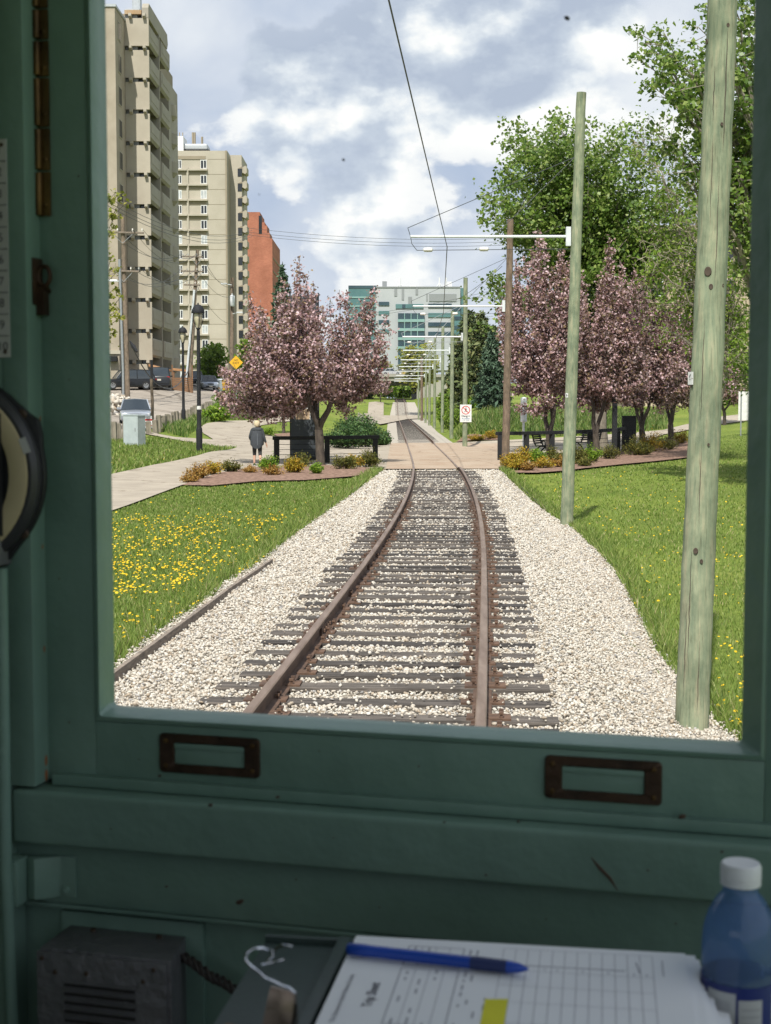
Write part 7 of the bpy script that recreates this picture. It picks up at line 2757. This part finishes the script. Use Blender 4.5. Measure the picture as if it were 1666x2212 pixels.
# --- road bridge over the far track
DB = 318.0
M_CONC = mat('bridge_concrete', (0.36, 0.345, 0.30), .9, col2=(0.29, 0.275, 0.24), scale=.25, detail=9)
br = thing('road_bridge', 'low concrete road bridge crossing above the far end of the track', 'bridge', loc=(4, DB, 4))
x0_, zt_ = XZ(770, 809.5, DB); x1_, zb_ = XZ(905, 823, DB)
MB().box(x0_ - 10, x1_, DB, DB + 12, zb_, zt_).build('deck', M_CONC, br, bevel=.05)
MB().box(x0_ - 10, x1_, DB - .35, DB - .004, zt_ - .45, zt_ + .12).build('deck_edge', M_CONC, br)
MB().box(x0_ - 9, x1_ - .1, DB + 1.2, DB + 11, XZ(0, 832, DB)[1], zb_ - .004).build('girder', mat('shaded_girder', (0.10, 0.095, 0.085), .9), br)  # dark colour carries the shade under the deck
m = MB()
zr = XZ(0, 803, DB)[1]
m.box(x0_ - 10, x1_ + 9, DB + .1, DB + .2, zr - .1, zr)
for k in range(26):
    xx = x0_ - 10 + k * 1.05
    m.box(xx, xx + .08, DB + .1, DB + .2, zt_, zr)
m.build('guard_rail', M_STEEL, br)
xa0, xa1 = XZ(902, 0, DB)[0], XZ(942, 0, DB)[0]
m = MB().prism([(xa0, 0), (xa1 + 10, 0), (xa1 + 10, zt_ - .1), (xa0, zt_ - .1)], 'y', DB + .3, DB + 11.8)
m.build('abutment', M_CONC, br)
MB().box(xa0 - .01, xa1 + 10, DB - .2, DB + .25, zt_ - .5, zt_ + .1).build('abutment_cap', M_CONC, br)
for px_ in (893, 898):
    xx = XZ(px_, 0, DB)[0]
    MB().box(xx - .25, xx + .25, DB + 2, DB + 3, 0, zb_).build('pier', M_BLK, br)

# --- timber carport and slatted fence by the first tower
M_CEDAR = mat('cedar_boards', (0.26, 0.145, 0.075), .85, col2=(0.17, 0.09, 0.05), scale=3, stretch=(.4, 1, 7))
dq_ = 129.0
x0_, zt_ = XZ(371, 828, dq_); x1_ = XZ(409, 0, dq_)[0]; zb_ = gz(x0_, dq_) - .3
t = thing('slat_fence', 'brown cedar slatted fence beside the black car', 'fence', loc=(x0_, dq_, zb_))
zt_ = XZ(0, 815, dq_)[1]
m = MB()
for k in range(12):
    zz = zt_ - .17 * (k + 1)
    if zz > zb_:
        m.box(x0_, x1_, dq_, dq_ + .04, zz, zz + .14)
m.build('slats', M_CEDAR, t)
for xx in (x0_, (x0_ + x1_) / 2, x1_ - .1):
    MB().box(xx, xx + .1, dq_ + .041, dq_ + .14, zb_, zt_ + 1.1).build('fence_post', M_CEDAR, t)
t = thing('carport', 'timber carport with a sloping orange brown roof behind the black car', 'carport', loc=(x0_ - 3, 131, zb_))
q0, q1 = P(322, 790, 128.2), P(404, 807, 128.2)
m = MB()
m.add([P(321, 787, 128), P(352, 800, 128), P(352, 803, 128), P(321, 791, 128), P(331, 787, 134), P(372, 800, 134), P(372, 803, 134), P(331, 791, 134)], [(0, 1, 2, 3), (7, 6, 5, 4), (0, 4, 5, 1), (1, 5, 6, 2), (2, 6, 7, 3), (3, 7, 4, 0)])
m.add([P(372, 796, 130.5), P(404, 799, 130.5), P(404, 803, 130.5), P(372, 800, 130.5), P(372, 795, 136), P(400, 798, 136), P(400, 803, 136), P(372, 800, 136)], [(0, 1, 2, 3), (7, 6, 5, 4), (0, 4, 5, 1), (1, 5, 6, 2), (2, 6, 7, 3), (3, 7, 4, 0)])
m.build('carport_roof', mat('orange_timber', (0.42, 0.22, 0.10), .8), t)
for px_ in (325, 350, 375, 401):
    q = P(px_, 802, 130.6)
    MB().box(q.x - .08, q.x + .08, q.y, q.y + .16, gz(q.x, q.y) - .1, q.z).build('carport_post', M_CEDAR, t)
# black gate posts by the parked wagon
for i, (px_, py_) in enumerate(((235, 846), (265, 848), (328, 846))):
    q = P(px_, py_, 118); z_ = gz(q.x, 118)
    o = MB().box(q.x - .1, q.x + .1, 118, 118.2, z_ - .1, z_ + 2.9).build('gate_post', M_BLK, bevel=.02)
    tag(o, 'slim black gate post standing before the dark parked wagon', 'post', 'black gate posts by the parked cars')
# heap of rubble behind the silver car
rx, ry = [], []
for _ in range(240):
    q = G(random.gauss(245, 14), random.gauss(884, 5)); rx.append(q.x + random.uniform(-.4, .4)); ry.append(q.y + random.uniform(-.6, .6))
rx, ry = np.array(rx), np.array(ry)
o = blob_rocks(rx, ry, ground(rx, ry) + RNG.uniform(0, .7, len(rx)), RNG.uniform(.25, .6, len(rx)), 'rubble_heap', M_STONE)
tag(o, 'heap of pale rubble stones behind the silver car', 'rubble', kind='stuff')

# ------------------------------------------------------------------ cars
M_TYRE = mat('tyre', (0.02, 0.02, 0.021), .85)
M_RIM = mat('alloy_rim', (0.45, 0.46, 0.47), .35, metal=.7)
M_CGLASS = mat('car_glass', (0.035, 0.045, 0.055), .08, spec=.8)
M_LAMPW = mat('headlamp', (0.6, 0.62, 0.65), .12, spec=.8)
M_LAMPR = mat('tail_lamp', (0.35, 0.012, 0.012), .2)
M_PLATE = mat('plate', (0.62, 0.58, 0.50), .5)


def paint(name, c):
    m = mat(name, c, .32, metal=.35, col2=tuple(q * .93 for q in c), scale=.8)
    m.node_tree.nodes['Principled BSDF'].inputs['Coat Weight'].default_value = .5
    return m


def car(label, loc, rz, L, W, H, col, kind='sedan', cat='car'):
    """front towards -y; origin on the ground at the middle"""
    t = thing('parked_car', label, cat, loc=tuple(loc), group='parked cars on the left')
    t.rotation_euler = (0, 0, rz)
    BASE[t] = Matrix.Translation(Vector(loc)) @ Matrix.Rotation(rz, 4, 'Z')
    mp = paint('paint_' + kind, col)
    hb_ = .17
    belt = H * (.60 if kind == 'sedan' else .58)
    if kind == 'sedan':
        st = [(-.5, .62, .42, .80), (-.485, .66, .30, .92), (-.43, .70, .26, .985), (-.25, .76, .22, 1.0), (-.16, .80, .22, 1.0), (.2, .82, .22, 1.0), (.33, .80, .24, .995), (.45, .76, .30, .95), (.495, .70, .38, .86)]
        gh = [(-.17, 0, .92, .90), (-.06, 1, .70, .74), (.14, 1.0, .70, .74), (.22, .9, .70, .76), (.34, 0, .86, .86)]
        top = belt + .02
    else:
        st = [(-.5, .78, .40, .82), (-.48, .82, .28, .94), (-.42, .86, .26, .99), (-.25, .92, .24, 1.0), (.3, .98, .24, 1.0), (.44, .98, .26, .99), (.49, .96, .32, .96), (.5, .90, .40, .93)]
        gh = [(-.24, 0, .94, .93), (-.12, 1, .74, .80), (.2, 1.03, .76, .82), (.40, .96, .76, .82), (.475, 0, .90, .88)]
        top = belt
    rings = []
    for (fy, fz, fb, fw) in st:
        w_ = W * .5 * fw
        zt_ = belt * fz / (.82 if kind == 'sedan' else .98)
        zb_ = hb_ + (fb - .22) * .5
        zm = (zt_ + zb_) * .5
        rings.append([Vector(c) for c in ((-w_ * .86, fy * L, zb_), (w_ * .86, fy * L, zb_), (w_ * .985, fy * L, zb_ + .10), (w_, fy * L, zm + .05), (w_ * .965, fy * L, zt_ - .05), (w_ * .86, fy * L, zt_), (0, fy * L, zt_ + .025), (-w_ * .86, fy * L, zt_), (-w_ * .965, fy * L, zt_ - .05), (-w_, fy * L, zm + .05), (-w_ * .985, fy * L, zb_ + .10))])
    body = MB().loft(rings).build('body', mp, t, local=True, smooth=True)
    rings = []
    for (fy, fz, wb, wt) in gh:
        zt_ = belt + (H - belt) * fz + .01
        w0, w1 = W * .5 * .95, W * .5 * wt
        ww = w0 + (w1 - w0) * min(1, fz)
        rings.append([Vector((-w0, fy * L, belt - .06)), Vector((w0, fy * L, belt - .06)), Vector((w0 + (ww - w0) * .55, fy * L, belt + (zt_ - belt) * .55)), Vector((ww, fy * L, zt_ - .02)), Vector((0, fy * L, zt_ + .02)), Vector((-ww, fy * L, zt_ - .02)), Vector((-w0 - (ww - w0) * -.55 * -1 if False else -(w0 + (ww - w0) * .55), fy * L, belt + (zt_ - belt) * .55))])
    MB().loft(rings).build('windows', M_CGLASS, t, local=True, smooth=True)
    rings = []
    for (fy, fz, wb, wt) in gh[1:-1]:
        zt_ = belt + (H - belt) * fz + .01
        ww = W * .5 * wt
        rings.append([Vector((-ww - .02, fy * L, zt_ - .06)), Vector((ww + .02, fy * L, zt_ - .06)), Vector((ww, fy * L, zt_ + .005)), Vector((0, fy * L, zt_ + .045)), Vector((-ww, fy * L, zt_ + .005))])
    MB().loft(rings).build('roof', mp, t, local=True, smooth=True)
    m = MB()
    for s_ in (-1, 1):
        g0, g1, g2, g3 = gh[0], gh[1], gh[-2], gh[-1]
        def pt(g, w_):
            return Vector((s_ * w_, g[0] * L, belt + (H - belt) * g[1] + .0))
        m.tube([pt(g0, W * .475), pt(g1, W * .5 * g1[3] + .005)], .035, 5)
        m.tube([pt(g3, W * .465), pt(g2, W * .5 * g2[3] + .005)], .06, 5)
        mid = (g1[0] + g2[0]) / 2
        m.tube([Vector((s_ * W * .478, mid * L, belt - .02)), Vector((s_ * (W * .5 * g2[3] + .008), mid * L, H - .04))], .032, 5)
    m.build('pillar', mp, t, local=True)
    rw = H * .215
    for s_ in (-1, 1):
        for fy in (-.31, .30):
            c = Vector((s_ * (W * .5 - .10), fy * L, rw))
            M4 = Matrix.Translation(c) @ Matrix.Rotation(s_ * R(90), 4, 'Y')
            w_ = MB().lathe([(rw * .62, -.1), (rw * .97, -.1), (rw, -.06), (rw, .08), (rw * .95, .115), (rw * .66, .112), (rw * .62, .09)], n=20, M=M4, cap=False).build('wheel', M_TYRE, t, local=True, smooth=True)
            m = MB().lathe([(rw * .64, .085), (rw * .6, .10), (rw * .14, .07), (0, .085)], n=20, M=M4, cap=False)
            for k in range(5):
                m.box(-.035, .035, .03, rw * .6, .085, .11, M=M4 @ Matrix.Rotation(k * 1.2566, 4, 'Z'))
            m.build('rim', M_RIM, w_, local=True)
    zf = belt * (.62 / .82 if kind == 'sedan' else .78 / .98)
    for s_ in (-1, 1):
        m = MB().box(s_ * W * .42 - .17, s_ * W * .42 + .11 * (1 if s_ > 0 else 1), -.5 * L - .012, -.47 * L, zf - .12, zf + .02) if False else MB().cbox(s_ * W * .335, -.488 * L, zf - .07, .36, .10, .15)
        m.build('headlight', M_LAMPW, t, local=True, bevel=.03)
        m = MB().cbox(s_ * W * .40, .488 * L, belt - (.12 if kind == 'sedan' else .10), .26, .10, .17)
        m.build('tail_light', M_LAMPR, t, local=True, bevel=.03)
        m = MB().cbox(s_ * (W * .5 + .07), -.17 * L, belt + .06, .18, .10, .13)
        m.build('mirror', mp, t, local=True, bevel=.03)
    MB().cbox(0, -.497 * L, zf - .10, W * .36, .05, .11).build('grille', M_BLK, t, local=True, bevel=.02)
    MB().cbox(0, -.5 * L, zf - .33, W * .55, .05, .12).build('air_intake', M_BLK, t, local=True, bevel=.02)
    MB().cbox(0, -.507 * L, zf - .34, .32, .03, .14).build('number_plate', M_PLATE, t, local=True)
    MB().cbox(0, .505 * L, belt * .70, .32, .03, .15).build('number_plate', M_PLATE, t, local=True)
    MB().cbox(0, .497 * L, hb_ + .25, W * .8, .08, .10).build('rear_bumper', M_BLK, t, local=True, bevel=.02)
    return t


def carpos(px_, py_, d):
    q = P(px_, py_, d)
    q.z = gz(q.x, d)
    return q


car('silver sedan parked nose towards the camera behind the grey cabinet', carpos(293, 913, 82.5), R(10), 4.5, 1.74, 1.40, (0.34, 0.37, 0.42))
car('black sport utility vehicle parked with its rear to the camera by the cedar fence', carpos(345, 841, 127), R(188), 4.7, 1.92, 1.78, (0.018, 0.019, 0.022), 'suv')
car('black wagon parked side-on at the left window edge behind gate posts', carpos(276, 843, 124), R(-68), 4.6, 1.85, 1.66, (0.016, 0.017, 0.02), 'suv')
car('blue silver car far up the road beyond the leaning power pole', carpos(450, 842, 150), R(14), 4.4, 1.75, 1.42, (0.30, 0.34, 0.42))
car('dark car half hidden between the two lamp posts', carpos(418, 838, 156), R(20), 4.4, 1.8, 1.5, (0.03, 0.035, 0.045), 'suv')
zdeck = XZ(0, 809.5, DB)[1]
for (px_, d, rz, c, lab_) in ((846, DB + 4, 90, (0.60, 0.60, 0.60), 'white car crossing the road bridge, left of two'), (866, DB + 7.5, -90, (0.55, 0.40, 0.06), 'yellow car crossing the road bridge, right of two'), (830, DB + 5, 90, (0.45, 0.03, 0.03), 'red car crossing the road bridge')):
    q = P(px_, 800, d); q.z = zdeck + .02
    car(lab_, q, R(rz), 4.4, 1.75, 1.5, c)
# bins by the distant car
for i, (px_, c, lab_) in enumerate(((478, (0.35, 0.40, 0.42), 'grey wheeled bin beside the distant car'), (489, (0.62, 0.36, 0.02), 'orange yellow bin right of the grey bin by the distant car'))):
    q = carpos(px_, 843, 150)
    t = thing('waste_bin', lab_, 'bin', loc=tuple(q))
    mm = mat('bin_plastic', c, .5)
    MB().loft([[Vector((x_ * s_, y_ * s_, z_)) for x_, y_ in ((-.4, -.4), (.4, -.4), (.4, .4), (-.4, .4))] for z_, s_ in ((0, .8), (1.2, 1.0))]).build('bin_body', mm, t, local=True, bevel=.03)
    MB().prism([(-.44, 1.2), (.44, 1.2), (.40, 1.32), (-.35, 1.36)], 'x', -.42, .42).build('bin_lid', mm, t, local=True, bevel=.02)
# unlit parking sign board near them
# ------------------------------------------------------------------ the walker
pw = G(556, 1000); pw = P(556, 1000, 53); pw.z = gz(pw.x, 53) + .004
M_SKIN = mat('skin', (0.52, 0.31, 0.22), .55, col2=(0.47, 0.27, 0.19), scale=12)
M_HAIR = mat('blond_hair', (0.60, 0.50, 0.34), .7, col2=(0.45, 0.36, 0.22), scale=40, stretch=(1, 1, .3), bump=.5)
M_COAT = mat('charcoal_shirt', (0.045, 0.052, 0.062), .85, col2=(0.036, 0.041, 0.05), scale=9, bump=.2)
M_LEG = mat('black_leggings', (0.020, 0.018, 0.021), .75)
M_SHOE = mat('dark_shoe', (0.03, 0.033, 0.038), .6)
M_SOLE = mat('white_sole', (0.62, 0.63, 0.65), .6)
person = thing('person', 'blond person in a loose charcoal shirt and black leggings walking away along the path', 'person', loc=tuple(pw))
person.scale = (1.0, 1.0, 1.0)


def skin_mesh(name, chains, material, parent, root=0, lv=2):
    """chains: lists of (x, y, z, r); shared points merge"""
    vs, rs, es, key = [], [], [], {}
    for ch in chains:
        prev = None
        for (x_, y_, z_, r_) in ch:
            k = (round(x_, 4), round(y_, 4), round(z_, 4))
            if k not in key:
                key[k] = len(vs); vs.append((x_, y_, z_)); rs.append(r_)
            if prev is not None and prev != key[k]:
                es.append((prev, key[k]))
            prev = key[k]
    me = bpy.data.meshes.new(name)
    me.from_pydata(vs, es, [])
    me.materials.append(material)
    o = bpy.data.objects.new(name, me)
    put(o, parent)
    md = o.modifiers.new('Skin', 'SKIN'); md.use_smooth_shade = True
    sk = me.skin_vertices[0].data if len(me.skin_vertices) else None
    if sk is None:
        bm = bmesh.new(); bm.from_mesh(me); bm.verts.layers.skin.verify(); bm.to_mesh(me); bm.free()
        sk = me.skin_vertices[0].data
    for i, r_ in enumerate(rs):
        rr = r_ if isinstance(r_, tuple) else (r_, r_)
        sk[i].radius = rr
        sk[i].use_root = (i == root)
    md2 = o.modifiers.new('Subdivision', 'SUBSURF'); md2.levels = lv; md2.render_levels = lv
    return o


pel = (0, 0, .86, (.15, .11))
spine = [pel, (0, .0, 1.02, (.14, .10)), (0, .005, 1.18, (.155, .11)), (0, .0, 1.31, (.14, .09)), (0, .01, 1.375, .055), (0, .02, 1.43, .055), (0, .03, 1.50, .085), (0, .03, 1.565, .082)]
armR = [(0, .0, 1.31, (.14, .09)), (.17, .0, 1.30, .058), (.215, -.01, 1.16, .046), (.25, -.02, 1.02, .039), (.29, .0, .90, .034), (.325, .02, .80, .025), (.34, .03, .755, .030), (.35, .035, .71, .026)]
armL = [(0, .0, 1.31, (.14, .09)), (-.17, .0, 1.30, .058), (-.22, .0, 1.16, .046), (-.265, .02, 1.03, .039), (-.24, .14, .93, .034), (-.20, .22, .86, .026), (-.19, .25, .83, .030), (-.185, .27, .80, .026)]
legL = [pel, (-.095, 0, .80, .095), (-.10, .03, .62, .078), (-.105, .06, .46, .058), (-.105, .04, .30, .054), (-.105, .0, .11, .036), (-.105, .02, .055, .038), (-.108, .14, .03, .032)]
legR = [pel, (.095, 0, .80, .095), (.10, -.0, .62, .078), (.105, -.02, .47, .058), (.12, -.11, .32, .054), (.13, -.22, .17, .036), (.135, -.245, .11, .038), (.165, -.20, .03, .030)]
fing = []
for s_, w_ in ((1, (.35, .035, .71)), (-1, (-.185, .27, .80))):
    for k in range(4):
        a = (k - 1.5) * .016
        fing.append([(*w_, .026), (w_[0] + .004 * s_, w_[1] + a, w_[2] - .045, .0095), (w_[0] - .004 * s_, w_[1] + a, w_[2] - .08 + abs(k - 1.3) * .008, .0085)])
    fing.append([(w_[0] - .01 * s_, w_[1] - .005, w_[2] + .045, .03), (w_[0] - .015 * s_, w_[1] + .035, w_[2] + .01, .010), (w_[0] - .02 * s_, w_[1] + .045, w_[2] - .02, .009)])
fing[4][0] = (.34, .03, .755, .030); fing[9][0] = (-.19, .25, .83, .030)
body = skin_mesh('body', [spine, armR, armL, legL, legR] + fing, M_SKIN, person)
skin_mesh('leggings', [[(0, 0, .86, (.16, .125)), (-.095, 0, .80, .108), (-.10, .03, .62, .090), (-.105, .06, .46, .072), (-.105, .045, .325, .068)], [(0, 0, .86, (.16, .125)), (.095, 0, .80, .108), (.10, 0, .62, .090), (.105, -.02, .47, .072), (.118, -.10, .335, .068)]], M_LEG, person)
skin_mesh('sleeves', [[(0, .0, 1.30, (.15, .10)), (.17, .0, 1.30, .075), (.215, -.01, 1.16, .066), (.25, -.02, 1.02, .058), (.29, .0, .90, .050), (.317, .015, .825, .042)], [(0, .0, 1.30, (.15, .10)), (-.17, .0, 1.30, .075), (-.22, 0, 1.16, .066), (-.265, .02, 1.03, .058), (-.24, .14, .93, .050), (-.21, .205, .875, .042)]], M_COAT, person)
rings = []
for (z_, rx_, ry_, oy) in ((.70, .225, .16, -.03), (.76, .245, .175, -.03), (.88, .25, .175, -.02), (1.02, .235, .165, -.015), (1.16, .215, .15, -.01), (1.27, .20, .125, 0), (1.335, .16, .10, .0), (1.375, .075, .07, .01)):
    ring = []
    for k in range(24):
        a = 2 * math.pi * k / 24
        zz = z_ + (-.05 * math.cos(2 * a + math.pi) * (1 if z_ < .74 else 0)) - (.04 * max(0, -math.sin(a)) if z_ < .74 else 0)
        ring.append(Vector((rx_ * math.cos(a) * (1 + .025 * math.sin(5 * a) * (z_ < .9)), oy + ry_ * math.sin(a) * (1 + .04 * math.sin(7 * a) * (z_ < .9)), zz)))
    rings.append(ring)
sh_ = MB().loft(rings, cap=False).build('shirt', M_COAT, person, local=True, smooth=True)
MB().tube([(0.03, -.205, .74), (.028, -.200, .9), (.026, -.186, 1.05), (.028, -.168, 1.16)], .006, 5).build('back_seam', mat('pale_seam', (0.20, 0.22, 0.25), .8), sh_, local=True)
rings = []
for (z_, r_, oy) in ((1.405, .05, -.02), (1.43, .088, .0), (1.48, .108, .012), (1.54, .112, .022), (1.60, .095, .03), (1.635, .05, .035)):
    rings.append([Vector((r_ * math.cos(2 * math.pi * k / 18) * (1 + .05 * math.sin(k * 2.3)), oy + r_ * 1.02 * math.sin(2 * math.pi * k / 18), z_ + .008 * math.sin(k * 1.7))) for k in range(18)])
MB().loft(rings).build('hair', M_HAIR, person, local=True, smooth=True)


def shoe(c, rot, nm='shoe'):
    M4 = Matrix.Translation(c) @ rot
    m = MB()
    sec = [(-.075, .030, .075), (-.05, .040, .085), (.03, .044, .075), (.10, .046, .055), (.16, .036, .04), (.18, .015, .025)]
    m.loft([[M4 @ Vector((w_ * math.cos(a), y_, max(.012, h_ * .5 + h_ * .5 * math.sin(a)))) for a in [2 * math.pi * k / 12 for k in range(12)]] for y_, w_, h_ in sec])
    o = m.build(nm, M_SHOE, person, local=True, smooth=True)
    m = MB()
    m.loft([[M4 @ Vector(q) for q in ((-w_ * 1.05, y_, 0), (w_ * 1.05, y_, 0), (w_ * 1.05, y_, .022), (-w_ * 1.05, y_, .022))] for y_, w_, h_ in sec])
    m.build('shoe_sole', M_SOLE, o, local=True)


shoe(Vector((-.106, .0, 0)), Matrix.Identity(4))
shoe(Vector((.14, -.235, .085)), Matrix.Rotation(R(-25), 4, 'Z') @ Matrix.Rotation(R(-38), 4, 'X'))
